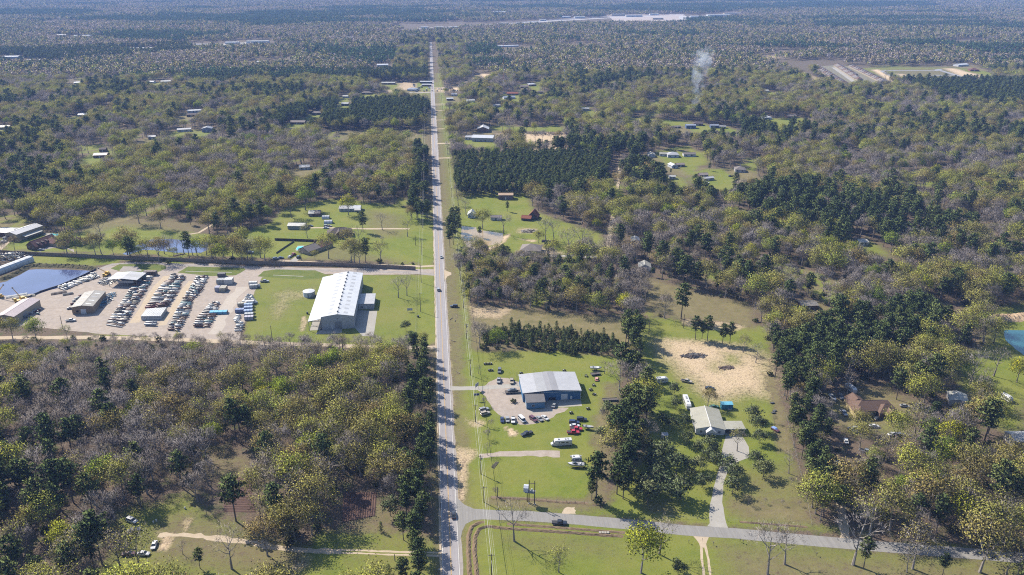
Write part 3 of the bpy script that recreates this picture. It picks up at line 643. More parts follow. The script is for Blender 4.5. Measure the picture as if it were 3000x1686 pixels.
W_BLUE = metal_mat('blue_sheet_wall', (0.027, 0.101, 0.211), 0.5, 0.4, 3.0, dirt=0.15); W_LBLUE = metal_mat('light_blue_sheet_wall', (0.062, 0.156, 0.265), 0.5, 0.4, 3.0, dirt=0.1); W_WHITE = plain('white_siding', (0.359, 0.367, 0.390), 0.7); W_GREYW = metal_mat('grey_white_sheet_wall', (0.281, 0.281, 0.296), 0.5, 0.4, 3.0)
W_TAN = metal_mat('tan_sheet_wall', (0.203, 0.140, 0.090), 0.6, 0.3, 3.0); W_BRICK = plain('brown_brick', (0.125, 0.078, 0.055), 0.9, 0.2, scale=3.0, var=0.3); W_CREAM = plain('cream_wall', (0.351, 0.281, 0.156), 0.85); W_BEIGE = plain('beige_wall', (0.250, 0.211, 0.156), 0.85); W_PURPLE = metal_mat('brown_sheet_wall', (0.101, 0.070, 0.070), 0.6, 0.3, 3.0); W_GREY = metal_mat('sage_grey_sheet_wall', (0.172, 0.187, 0.179), 0.6, 0.3, 3.0); W_DARK = plain('dark_timber', (0.047, 0.035, 0.030), 0.9)
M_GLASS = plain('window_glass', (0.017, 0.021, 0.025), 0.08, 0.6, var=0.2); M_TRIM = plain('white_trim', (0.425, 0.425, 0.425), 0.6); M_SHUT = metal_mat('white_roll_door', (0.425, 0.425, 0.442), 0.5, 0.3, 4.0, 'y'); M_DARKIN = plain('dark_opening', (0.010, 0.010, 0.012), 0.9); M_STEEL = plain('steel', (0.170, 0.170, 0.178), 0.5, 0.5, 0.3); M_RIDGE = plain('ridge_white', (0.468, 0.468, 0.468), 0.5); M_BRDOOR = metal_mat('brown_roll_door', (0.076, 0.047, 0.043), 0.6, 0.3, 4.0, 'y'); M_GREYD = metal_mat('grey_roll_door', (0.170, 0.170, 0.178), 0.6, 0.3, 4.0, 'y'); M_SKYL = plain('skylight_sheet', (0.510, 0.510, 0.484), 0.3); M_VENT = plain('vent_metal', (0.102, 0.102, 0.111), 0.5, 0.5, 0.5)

class Bld:
    """a building: origin at its front left corner, x along the front, y away from the viewer"""
    def __init__(s, name, label, cat, origin, w, d, eave, rise, rz=0.0, roof='gx', wall=None, top=None, over=0.35, group=None, panels=1, tops=None, cap=None):
        s.root = empty(name, (origin[0], origin[1], 0), rz, label, cat, group); s.w, s.d, s.e, s.rise, s.roof = w, d, eave, rise, roof
        c, q = math.cos(rz), math.sin(rz); cx, cy = origin[0] + c * w / 2 - q * d / 2, origin[1] + q * w / 2 + c * d / 2
        n = max(1, round(max(w, d) / min(w, d))); L = max(w, d)
        for i in range(n):
            t = ((i + 0.5) / n - 0.5) * L; ux, uy = (c, q) if w > d else (-q, c); FOOT.append((cx + ux * t, cy + uy * t, min(w, d) * 0.75 + 3.0))
        s.walls(wall); s.roofing(top, over, panels, tops, cap)
    def walls(s, m):
        w, d, e, r = s.w, s.d, s.e, s.rise
        if s.roof == 'gx': mb = MB().hull([[(x, 0, 0), (x, 0, e), (x, d / 2, e + r), (x, d, e), (x, d, 0)] for x in (0, w)])
        elif s.roof == 'gy': mb = MB().hull([[(0, y, 0), (0, y, e), (w / 2, y, e + r), (w, y, e), (w, y, 0)] for y in (0, d)])
        elif s.roof == 'sf': mb = MB().hull([[(x, 0, 0), (x, 0, e), (x, d, e + r), (x, d, 0)] for x in (0, w)])
        elif s.roof == 'sx': mb = MB().hull([[(0, y, 0), (0, y, e), (w, y, e + r), (w, y, 0)] for y in (0, d)])
        else: mb = MB().box(0, 0, 0, w, d, e)
        s.wall = mb.obj('wall', m, s.root)
    def slab(s, a, b, c, d_, m, name='roof_panel', th=0.12, lift=0.03):
        """roof panel between four corner points"""
        P = [Vector(p) for p in (a, b, c, d_)]; n = (P[1] - P[0]).cross(P[3] - P[0]).normalized()
        if n.z < 0: n = -n
        lo = [p + n * lift for p in P]; hi = [p + n * (lift + th) for p in P]
        mb = MB(); mb.add(lo + hi, [(3, 2, 1, 0), (4, 5, 6, 7), (0, 1, 5, 4), (1, 2, 6, 5), (2, 3, 7, 6), (3, 0, 4, 7)])
        return mb.obj(name, m, s.root)
    def roofing(s, m, o, n, tops, cap):
        w, d, e, r = s.w, s.d, s.e, s.rise; tops = tops or [m]
        if s.roof == 'gx':
            k = r / (d / 2); zo = e - k * o
            for i in range(n):
                x0 = -o + (w + 2 * o) * i / n; x1 = -o + (w + 2 * o) * (i + 1) / n; mm = tops[i % len(tops)]
                s.slab((x0, -o, zo), (x1, -o, zo), (x1, d / 2, e + r), (x0, d / 2, e + r), mm); s.slab((x0, d + o, zo), (x1, d + o, zo), (x1, d / 2, e + r), (x0, d / 2, e + r), mm)
            MB().tube((-o, d / 2, e + r + 0.12), (w + o, d / 2, e + r + 0.12), 0.14, n=5).obj('ridge_cap', cap or m, s.root)
        elif s.roof == 'gy':
            k = r / (w / 2); zo = e - k * o
            for i in range(n):
                y0 = -o + (d + 2 * o) * i / n; y1 = -o + (d + 2 * o) * (i + 1) / n; mm = tops[i % len(tops)]; m2 = tops[(i + 1) % len(tops)]
                s.slab((-o, y0, zo), (-o, y1, zo), (w / 2, y1, e + r), (w / 2, y0, e + r), mm); s.slab((w + o, y0, zo), (w + o, y1, zo), (w / 2, y1, e + r), (w / 2, y0, e + r), m2)
            MB().tube((w / 2, -o, e + r + 0.12), (w / 2, d + o, e + r + 0.12), 0.14, n=5).obj('ridge_cap', cap or m, s.root)
        elif s.roof == 'sf': s.slab((-o, -o, e - r * o / d), (w + o, -o, e - r * o / d), (w + o, d + o, e + r + r * o / d), (-o, d + o, e + r + r * o / d), m)
        elif s.roof == 'sx': s.slab((-o, -o, e - r * o / w), (-o, d + o, e - r * o / w), (w + o, d + o, e + r + r * o / w), (w + o, -o, e + r + r * o / w), m)
        elif s.roof == 'hip':
            h = min(w, d) / 2 + o; x0, x1, y0, y1 = -o, w + o, -o, d + o; zr = e + r
            if w >= d: A, B = (x0 + h, d / 2, zr), (x1 - h, d / 2, zr)
            else: A, B = (w / 2, y0 + h, zr), (w / 2, y1 - h, zr)
            c = [(x0, y0, e), (x1, y0, e), (x1, y1, e), (x0, y1, e)]
            faces = [(c[0], c[1], B, A), (c[2], c[3], A, B), (c[1], c[2], B), (c[3], c[0], A)] if w >= d else [(c[1], c[2], B, A), (c[3], c[0], A, B), (c[0], c[1], A), (c[2], c[3], B)]
            for f in faces:
                lo = [Vector(p) for p in f]; up = [p + Vector((0, 0, 0.12)) for p in lo]; k = len(f); mb = MB()
                mb.add(lo + up, [tuple(range(k))[::-1], tuple(range(k, 2 * k))] + [(i, (i + 1) % k, k + (i + 1) % k, k + i) for i in range(k)]); mb.obj('roof_panel', m, s.root)
            mb = MB(); mb.tube(Vector(A) + Vector((0, 0, 0.13)), Vector(B) + Vector((0, 0, 0.13)), 0.1, n=4); mb.obj('ridge_cap', cap or m, s.root)
    def hole(s, name, side, u, z, w, h, mat, frame=None, proud=0.05):
        """door or window standing proud of a wall: side f(ront), r(ight), l(eft)"""
        def bx(a, b, c, dd, p0, p1):
            if side == 'f': return MB().box(a, -p1, b, c, -p0, dd)
            if side == 'r': return MB().box(s.w + p0, a, b, s.w + p1, c, dd)
            return MB().box(-p1, a, b, -p0, c, dd)
        ob = bx(u, z, u + w, z + h, 0.002, proud).obj(name, mat, s.root)
        if frame is not None:
            t = 0.1; mb = MB()
            for a, b, c, dd in ((u - t, z - t, u + w + t, z), (u - t, z + h, u + w + t, z + h + t), (u - t, z, u, z + h), (u + w, z, u + w + t, z + h), (u + w / 2 - 0.04, z, u + w / 2 + 0.04, z + h)):
                q = bx(a, b, c, dd, 0.004, proud + 0.06); mb.add(q.v, q.f)
            mb.obj('frame', frame, ob)
        return ob
    def part(s, name, mb, mat, smooth=False): return mb.obj(name, mat, s.root, smooth=smooth)

# ---- blue workshop
ws = Bld('workshop', 'blue metal workshop with a banded grey roof beside the gravel yard', 'workshop', (38.4, 336.0), 28.3, 18.6, 5.0, 1.0, 0, 'gy', W_BLUE, R_GREY, 0.3)
for c in [c for c in ws.root.children if c.name.startswith(('roof_panel', 'ridge_cap'))]: bpy.data.objects.remove(c)
xs = [0, 6.8, 11.6, 17.2, 28.3]; zz = lambda x: 5.0 + 1.0 * (x / 14.15 if x < 14.15 else (28.3 - x) / 14.15)
for x0, x1, m in ((-0.3, 6.8, R_GREY), (6.8, 11.6, R_GREY2), (11.6, 14.15, R_GREY3), (14.15, 17.4, R_GREY3), (17.4, 28.6, R_GREY)):
    ws.slab((x0, -0.4, zz(x0)), (x1, -0.4, zz(x1)), (x1, 19.0, zz(x1)), (x0, 19.0, zz(x0)), m)
ws.hole('roll_door', 'f', 18.6, 0.05, 3.2, 3.4, M_SHUT); ws.hole('bay_opening', 'f', 12.4, 0.3, 3.6, 1.6, M_DARKIN); ws.hole('door', 'f', 23.2, 0.05, 0.9, 2.1, M_TRIM)
ws.part('gutter', MB().box(8.9, -0.55, 4.92, 28.6, -0.42, 5.04), M_TRIM); ws.part('corner_trim', MB().box(28.15, -0.06, 0, 28.34, 0.1, 5.0), M_TRIM); ws.part('base_wall', MB().box(10.0, -0.05, 0, 28.2, -0.003, 0.25), M_CONC)
ws.part('chimney_pole', MB().tube((-1.2, 17, 0), (-1.2, 17, 7.5), 0.1), M_STEEL)
an = Bld('workshop_annex', 'small blue annex with a dark lean-to roof at the front of the workshop', 'annex', (39.3, 329.4), 8.8, 6.5, 3.6, 1.25, 0, 'sf', W_LBLUE, R_DGREY, 0.3)
an.hole('window', 'f', 2.6, 1.1, 1.3, 1.1, M_GLASS, M_TRIM); an.hole('door', 'l', 2.5, 0.05, 1.0, 2.1, M_TRIM); an.part('corner_trim', MB().box(-0.05, -0.05, 0, 0.12, 0.12, 3.6), M_TRIM); an.part('gutter', MB().box(-0.3, -0.46, 3.48, 9.1, -0.34, 3.58), M_STEEL)
# ---- warehouse
wh = Bld('warehouse', 'long white metal warehouse with a lean-to along its left side', 'warehouse', (-69, 430.5), 18.7, 70, 8.0, 1.4, 0, 'gy', W_GREYW, R_WHITE, 0.25, panels=7)
wh.hole('roll_door', 'f', 7.6, 0.1, 3.8, 4.6, M_GREYD, proud=0.08); wh.hole('door', 'f', 5.6, 0.1, 0.9, 2.1, M_TRIM); wh.hole('louvre', 'f', 9.0, 6.2, 0.6, 0.6, M_VENT)
for i in range(12):
    y = 2.5 + i * 5.9
    for sd, x0, x1 in (('l', 3.6, 6.0), ('r', 12.7, 15.1)):
        for dy in (0, 1.3):
            z = lambda x: 8.0 + 1.4 * (x / 9.35 if x < 9.35 else (18.7 - x) / 9.35)
            wh.slab((x0, y + dy, z(x0)), (x1, y + dy, z(x1)), (x1, y + dy + 0.55, z(x1)), (x0, y + dy + 0.55, z(x0)), R_GREY2, 'skylight', 0.04, 0.16)
    v = MB().lathe([(0.42, 0), (0.42, 0.35), (0.62, 0.4), (0.6, 0.75), (0.25, 0.95)], 8).obj('ridge_vent', M_VENT, wh.root, (9.35, y + 0.6, 9.45))
for i in range(8): wh.part('wall_rib', MB().box(18.72, 4 + i * 8, 0, 18.84, 4.25 + i * 8, 7.9), M_STEEL)
for i in range(4): wh.hole('roll_door', 'r', 6 + i * 4.6, 0.05, 3.0, 3.4, M_GREYD)
wh.slab((-7.4, -1.4, 6.0), (-7.4, 70, 6.0), (-0.1, 70, 7.3), (-0.1, -1.4, 7.3), R_WHITE, 'lean_to_roof', 0.15, 0)
for i in range(9):
    y = -1.0 + i * 8.8; wh.part('post', MB().tube((-7.1, y, 0), (-7.1, y, 6.0), 0.14, n=6), M_STEEL); wh.part('rafter', MB().box(-7.2, y - 0.1, 5.7, -0.05, y + 0.1, 5.95).box(-7.2, y - 0.06, 2.6, -0.05, y + 0.06, 2.75), M_STEEL)
wa = Bld('warehouse_office', 'low grey-roofed office annex on the right side of the warehouse', 'annex', (-50.1, 458.3), 9.4, 16.2, 3.7, -0.25, 0, 'sx', W_GREYW, R_GREY, 0.3)
wa.hole('door', 'f', 4.2, 0.05, 1.0, 2.1, M_TRIM); wa.hole('window', 'f', 1.2, 1.0, 1.4, 1.1, M_GLASS, M_TRIM); wa.part('awning', MB().box(7.2, -0.7, 2.8, 9.6, -0.003, 2.92), R_WHITE); wa.part('step', MB().box(6.8, -1.2, 0, 9.3, -0.05, 0.3), M_CONC); wa.part('sign_board', MB().box(9.44, 5, 1.5, 9.52, 8, 2.6), M_TRIM)
tk = empty('water_tank', (-83.6, 484.0, 0), 0, 'round white water tank left of the warehouse', 'tank'); FOOT.append((-83.6, 484, 6))
MB().lathe([(3.75, 0), (3.75, 3.1)], 28).obj('shell', metal_mat('tank_sheet', (0.42, 0.44, 0.46), 0.5, 0.4, 1.0), tk, smooth=False); MB().lathe([(3.85, 3.1), (3.8, 3.25), (0.3, 3.75)], 28).obj('lid', R_WHITE, tk); MB().box(-0.25, -3.95, 0, -0.15, -3.8, 3.4).box(0.15, -3.95, 0, 0.25, -3.8, 3.4).box(-0.25, -3.93, 1, 0.25, -3.84, 1.08).box(-0.25, -3.93, 2, 0.25, -3.84, 2.08).obj('ladder', M_STEEL, tk)
# ---- white house, carport, porch
hw = Bld('house', 'white house with a cream metal roof and a white gabled porch', 'house', (112.9, 300.0), 12.8, 17.4, 3.0, 1.5, R_(-9.5), 'gy', W_WHITE, R_CREAM, 0.4, cap=M_RIDGE)
hw.hole('window', 'f', 1.9, 0.9, 0.9, 1.2, M_GLASS, M_TRIM); hw.hole('window', 'f', 10.1, 0.9, 0.9, 1.2, M_GLASS, M_TRIM)
for u in (3, 8, 13): hw.hole('window', 'l', u, 0.9, 1.0, 1.2, M_GLASS, M_TRIM)
pz = lambda x: 4.5 - abs(x - 6.4) * 0.86
hw.slab((4.2, -3.0, pz(4.2)), (6.4, -3.0, 4.5), (6.4, 1.5, 4.5), (4.2, 1.5, pz(4.2)), R_WHITE, 'porch_roof', 0.12, 0.02); hw.slab((8.6, -3.0, pz(8.6)), (6.4, -3.0, 4.5), (6.4, 1.5, 4.5), (8.6, 1.5, pz(8.6)), R_WHITE, 'porch_roof', 0.12, 0.02)
hw.part('porch_gable', MB().hull([[(4.5, y, 2.7), (6.4, y, 4.4), (8.3, y, 2.7)] for y in (-2.8, -2.7)]), W_WHITE)
for x in (4.5, 8.3): hw.part('porch_post', MB().box(x - 0.08, -2.85, 0, x + 0.08, -2.7, 2.7), M_TRIM)
for y in (3.5, 10.5): hw.part('roof_vent', MB().lathe([(0.22, 0), (0.22, 0.4), (0.32, 0.42), (0.3, 0.6)], 8), M_VENT); hw.root.children[-1].location = (6.5, y, 4.55)
cp = empty('carport', (125.6, 298.6, 0), R_(-5.5), 'open carport with a cream metal roof beside the white house', 'carport'); FOOT.append((130, 302, 6.5))
MB().box(0, 0, 2.75, 9.6, 6.8, 2.9).obj('roof', R_CREAM, cp); MB().box(-0.1, -0.12, 2.6, 9.7, -0.01, 2.95).obj('fascia', M_TRIM, cp); MB().box(5.2, 4.2, 0, 8.8, 6.5, 2.3).obj('store_room', W_BEIGE, cp)
for x, y in ((0.3, 0.3), (3.2, 0.3), (9.2, 0.3), (9.2, 6.4), (0.3, 6.4)): MB().box(x - 0.12, y - 0.12, 0, x + 0.12, y + 0.12, 2.75).obj('post', M_TRIM, cp)
MB().box(-0.2, -0.4, 0, 9.8, 6.9, 0.035).obj('floor_slab', M_CONC, cp)
ct = Bld('storage_shed', 'blue storage shed behind the white house carport', 'shed', (131.9, 319.8), 5.5, 2.6, 2.5, 0.25, R_(-4), 'sf', metal_mat('teal_blue_sheet', (0.03, 0.15, 0.22), 0.5, 0.4, 3.0), metal_mat('teal_blue_roof', (0.08, 0.25, 0.34), 0.5), 0.1)
ct.hole('door', 'f', 3.6, 0.05, 1.2, 2.0, W_BLUE)
for k in range(3): ct.part('wheel', MB().lathe([(0.3, -0.05), (0.3, 0.05)], 10, 'y'), M_TRIM); ct.root.children[-1].location = (3.5 + k * 0.6, -0.35, 0.35)
# ---- brown hip-roofed house with wings
hb = Bld('house', 'brown hip-roofed brick house half hidden by trees on the right', 'house', (192.0, 307.6), 19.5, 9.0, 2.9, 3.0, R_(-3), 'hip', W_CREAM, S_BROWN, 0.5)
def wing(b, x, y, w, d, e, r, roof, wall, top):
    c, q = math.cos(b.root.rotation_euler.z), math.sin(b.root.rotation_euler.z); nb = Bld.__new__(Bld); nb.w, nb.d, nb.e, nb.rise, nb.roof = w, d, e, r, roof
    nb.root = empty('wing', (x, y, 0)); nb.root.parent = b.root; nb.walls(wall); nb.roofing(top, 0.4, 1, None, None)
    # flatten: wing pieces become sub-parts of the wing wall
    wl = nb.wall; wl.name = 'wing_wall'
    for ch in list(nb.root.children):
        if ch is wl: continue
        ch.parent = wl
    wl.parent = b.root; wl.location = (x, y, 0); bpy.data.objects.remove(nb.root)
    return wl
wing(hb, -0.4, -2.6, 6.0, 6.0, 2.7, 2.4, 'hip', W_CREAM, S_BROWN); wing(hb, 10.8, -2.2, 8.6, 7.0, 2.75, 2.9, 'hip', W_BRICK, S_BROWN); wing(hb, 13.2, -3.8, 4.6, 4.5, 2.6, 1.9, 'gy', W_BRICK, S_BROWN); wing(hb, 1.0, 8.0, 7.2, 5.5, 2.7, 2.2, 'gy', W_CREAM, S_BROWN)
for u in (6.5, 8.6): hb.hole('window', 'f', u, 0.9, 1.2, 1.2, M_GLASS, M_TRIM)
hb.hole('door', 'f', 9.9, 0.05, 0.9, 2.1, W_DARK)
FOOT += [(198, 301, 8), (206, 300, 8), (200, 296, 6)]
# ---- sheds at the right edge
p = T22(2495, 490); rs_ = Bld('metal_shed', 'pale metal shed with a grey roof cut by the right edge', 'shed', (p.x, p.y), 12, 8, 3.6, 1.2, R_(-6), 'gx', plain('pale_tan_sheet', (0.4, 0.37, 0.31)), R_GREY, 0.3); rs_.hole('roll_door', 'f', 3, 0.05, 3, 2.8, M_SHUT)
p = T22(2010, 165); r2 = Bld('metal_shed', 'white-roofed shed among trees above the right-edge shed', 'shed', (p.x, p.y), 8, 9, 2.8, 1.0, R_(-25), 'gy', W_GREYW, R_PALE, 0.3); r2.hole('door', 'f', 3.2, 0.05, 1.0, 2.1, W_DARK)
# ---- homes beyond the long wall
b = Bld('metal_shed', 'long sage-grey metal shed with a pale roof on the estate lawn', 'shed', (-120.0, 627.9), 13.8, 8, 3.0, 1.3, R_(-8), 'gx', W_GREY, R_PALE, 0.3); b.hole('door', 'f', 10, 0.05, 1, 2.1, M_TRIM); b.hole('roll_door', 'r', 2, 0.05, 3, 2.4, M_SHUT)
b = Bld('cottage', 'low cottage with two brown and white roofs on the upper lawn', 'house', (-108.1, 662.4), 9.6, 9.0, 2.6, 1.4, R_(0), 'gx', W_BRICK, S_TAUPE, 0.3, panels=2, tops=[R_PALE, S_TAUPE]); b.hole('door', 'f', 4, 0.05, 1, 2, W_DARK); b.hole('window', 'f', 1.2, 0.9, 1.2, 1.1, M_GLASS, M_TRIM)
for (u, v, w, lab) in ((1050, 472, 6.0, 'white arched greenhouse on the upper lawn, farther of two'), (1090, 560, 6.6, 'white arched greenhouse on the upper lawn, nearer of two')):
    p = N2(u, v); e = empty('greenhouse', (p.x, p.y, 0), 0, lab, 'greenhouse'); FOOT.append((p.x + w / 2, p.y + 2.5, 6)); mb = MB(); a = [(math.cos(t) * 2.4, max(0, math.sin(t)) * 2.6) for t in np.linspace(0, math.pi, 9)]
    mb.hull([[(x, 2.4 + y, z) for y, z in a] for x in (0, w)]); mb.obj('cover', R_WHITE, e)
    for k in range(4): MB().hull([[(x, 2.4 + y * 1.03, z * 1.03) for y, z in a] for x in (k * w / 3 - 0.06, k * w / 3 + 0.06)]).obj('hoop', M_STEEL, e)
    MB().box(-0.08, 1.9, 0, -0.003, 2.9, 2.0).obj('door', M_DARKIN, e)
b = Bld('long_house', 'long house with grey and white metal roofs under a leafy tree', 'house', (-83.8, 674.9), 18.0, 9, 2.7, 1.5, R_(-4), 'gx', W_GREYW, R_GREY2, 0.4, panels=2, tops=[R_GREY2, R_WHITE]); [b.hole('window', 'f', u, 0.9, 1.3, 1.1, M_GLASS, M_TRIM) for u in (2, 5.5, 9.5)]
b.slab((13.5, -4, 2.1), (19, -4, 2.1), (19, -0.6, 2.6), (13.5, -0.6, 2.6), R_PALE, 'porch_roof'); [b.part('porch_post', MB().box(x, -3.9, 0, x + 0.12, -3.75, 2.1), M_TRIM) for x in (13.7, 18.7)]
b = Bld('house', 'dark hip-roofed house with a steep front gable left of the road', 'house', (-85.0, 601.8), 18.5, 11.5, 2.9, 3.4, R_(8), 'hip', W_BRICK, S_DARK, 0.5); wing(b, 5.5, -2.8, 6.5, 7, 2.8, 3.0, 'gy', W_BRICK, S_DARK); [b.hole('window', 'f', u, 0.9, 1.3, 1.2, M_GLASS, M_TRIM) for u in (2, 13.5)]; b.hole('door', 'f', 12.2, 0.05, 1.0, 2.1, M_TRIM)
b = Bld('house', 'brown-roofed house with skylight strips beside a blue pool', 'house', (-94.5, 563.0), 24, 11, 2.8, 2.4, R_(50), 'gx', W_BEIGE, S_RED, 0.5, panels=2, tops=[S_GREY, S_RED])
for i in range(4): b.slab((12.5 + i * 2.6, 1.6, 2.8 + 2.4 * 1.6 / 5.5), (13.3 + i * 2.6, 1.6, 2.8 + 2.4 * 1.6 / 5.5), (13.3 + i * 2.6, 4.0, 2.8 + 2.4 * 4 / 5.5), (12.5 + i * 2.6, 4.0, 2.8 + 2.4 * 4 / 5.5), W_DARK, 'skylight', 0.08, 0.14)
[b.hole('window', 'f', u, 0.9, 1.4, 1.2, M_GLASS, M_TRIM) for u in (3, 7, 15, 19)]; b.part('chimney', MB().box(13, 7.5, 2.5, 13.9, 8.3, 6.4), W_BRICK)
b = Bld('metal_shed', 'large metal building with two brown roller doors at the left edge', 'shed', (-332.6, 621.5), 11.8, 24, 5.6, 1.3, R_(-24), 'gy', W_BEIGE, R_GREY, 0.3, panels=2); b.hole('roll_door', 'f', 1.3, 0.05, 3.6, 3.8, M_BRDOOR); b.hole('roll_door', 'f', 6.6, 0.05, 3.6, 3.8, M_BRDOOR)
b.slab((12.2, 4, 3.6), (12.2, 20, 3.6), (16, 20, 2.9), (16, 4, 2.9), R_PALE, 'lean_to_roof'); [b.part('post', MB().box(15.7, y, 0, 15.9, y + 0.2, 2.9), M_STEEL) for y in (4.2, 12, 19.6)]; [b.part('roof_vent', MB().box(4, y, 6.6, 4.8, y + 0.6, 7.0), M_VENT) for y in (6, 13, 20)]
p = N1(-120, 470); b = Bld('metal_shed', 'low white-roofed shed left of the two-door metal building', 'shed', (p.x, p.y), 14, 12, 3.4, 1.0, R_(-10), 'gx', W_BRICK, R_WHITE, 0.3); b.hole('roll_door', 'f', 9, 0.05, 3, 2.6, M_BRDOOR)
b = Bld('house', 'rambling house with red-brown roofs behind the long wall', 'house', (-307.0, 598.5), 9.6, 19, 2.8, 3.4, R_(-26), 'gy', W_BRICK, S_RED, 0.5); wing(b, 8.0, 10.5, 11, 7, 2.7, 2.2, 'gx', W_BEIGE, S_RED); wing(b, 16.5, 10.0, 8.5, 13, 2.7, 2.8, 'gy', W_BEIGE, S_RED); wing(b, 22, 18, 10, 8, 2.7, 2.6, 'hip', W_BEIGE, S_RED)
for i in range(4): b.part('dormer', MB().hull([[(7.4, 2.5 + i * 3.8 + dy, 3.6), (9.6, 2.5 + i * 3.8 + dy, 3.0), (9.5, 2.5 + i * 3.8 + dy, 4.3), (7.0, 2.5 + i * 3.8 + dy, 4.9)] for dy in (0, 1.6)]), S_DARK)
[b.hole('window', 'f', u, 0.9, 1.3, 1.2, M_GLASS, M_TRIM) for u in (2, 6)]
# ---- homes right of the road
b = Bld('cottage', 'small white cottage with a pale gable roof near the muddy pond', 'house', (26.0, 645.3), 6.3, 9.0, 2.9, 2.3, R_(-6), 'gy', W_WHITE, R_GREY, 0.4, tops=[R_PALE, R_GREY2]); b.hole('window', 'f', 1.0, 1.0, 1.2, 1.1, M_GLASS, M_TRIM); b.hole('window', 'f', 4.0, 1.0, 1.2, 1.1, M_GLASS, M_TRIM)
b = Bld('shed', 'long shed with a sandy roof and brown walls on the far lawn', 'shed', (56.4, 699.5), 13.2, 8, 4.2, 1.0, R_(-6), 'gx', W_PURPLE, R_ORANGE, 0.3); b.hole('door', 'f', 6, 0.05, 1, 2.1, M_TRIM); b.hole('roll_door', 'f', 1.5, 0.05, 2.8, 2.6, M_BRDOOR)
b = Bld('house', 'big taupe hip-roofed house with a gravel forecourt', 'house', (60.3, 550.2), 14.6, 13, 2.9, 3.3, R_(-14), 'hip', W_GREY, S_TAUPE, 0.6); [b.hole('window', 'f', u, 0.9, 1.3, 1.2, M_GLASS, M_TRIM) for u in (2, 10)]; b.hole('door', 'f', 6.5, 0.05, 1, 2.1, W_DARK)
p = N3(1650, 1010); e = empty('gazebo', (p.x, p.y, 0), R_(-14), 'dark domed gazebo behind the taupe-roofed house', 'gazebo'); FOOT.append((p.x + 5, p.y + 2, 6)); MB().hull([[(x, 2 + y, z) for y, z in ((-2.2, 1.8), (-1.6, 2.8), (0, 3.3), (1.6, 2.8), (2.2, 1.8))] for x in (0, 9.5)]).obj('roof', S_DARK, e); [MB().box(x, y, 0, x + 0.15, y + 0.15, 1.85).obj('post', M_STEEL, e) for x in (0.2, 9.2) for y in (0, 3.9)]
b = Bld('cabin', 'steep red-roofed cabin among bare trees', 'house', (75.5, 637.0), 8.5, 9, 2.2, 4.6, R_(-20), 'gy', W_DARK, S_RUST, 0.4); b.hole('window', 'f', 3.3, 1.0, 1.8, 1.2, M_GLASS, M_TRIM); wing(b, -4, -5, 8, 6, 2.2, 1.6, 'gx', W_DARK, S_RUST)
p = N3(690, 555); b = Bld('shed', 'grey shed half hidden under trees right of the white cottage', 'shed', (p.x, p.y), 9, 6, 2.6, 1.1, R_(-10), 'gx', W_GREYW, S_GREY, 0.3); b.hole('door', 'f', 4, 0.05, 1, 2, W_DARK)
p = T11(2190, 400); b = Bld('shed', 'white and blue roofed shed beside the dirt track', 'shed', (p.x, p.y), 6, 10, 2.8, 1.0, R_(-10), 'gy', W_GREYW, R_BLUEGREY, 0.3, tops=[R_PALE, R_BLUEGREY]); b.hole('door', 'f', 2.5, 0.05, 1, 2, W_DARK)
p = T11(2245, 600); b = Bld('house', 'small white house in a gap right of the dirt track', 'house', (p.x, p.y), 8, 9, 3.0, 1.9, R_(-12), 'gy', W_WHITE, R_PALE, 0.4); b.hole('window', 'f', 3, 1, 1.2, 1.1, M_GLASS, M_TRIM)
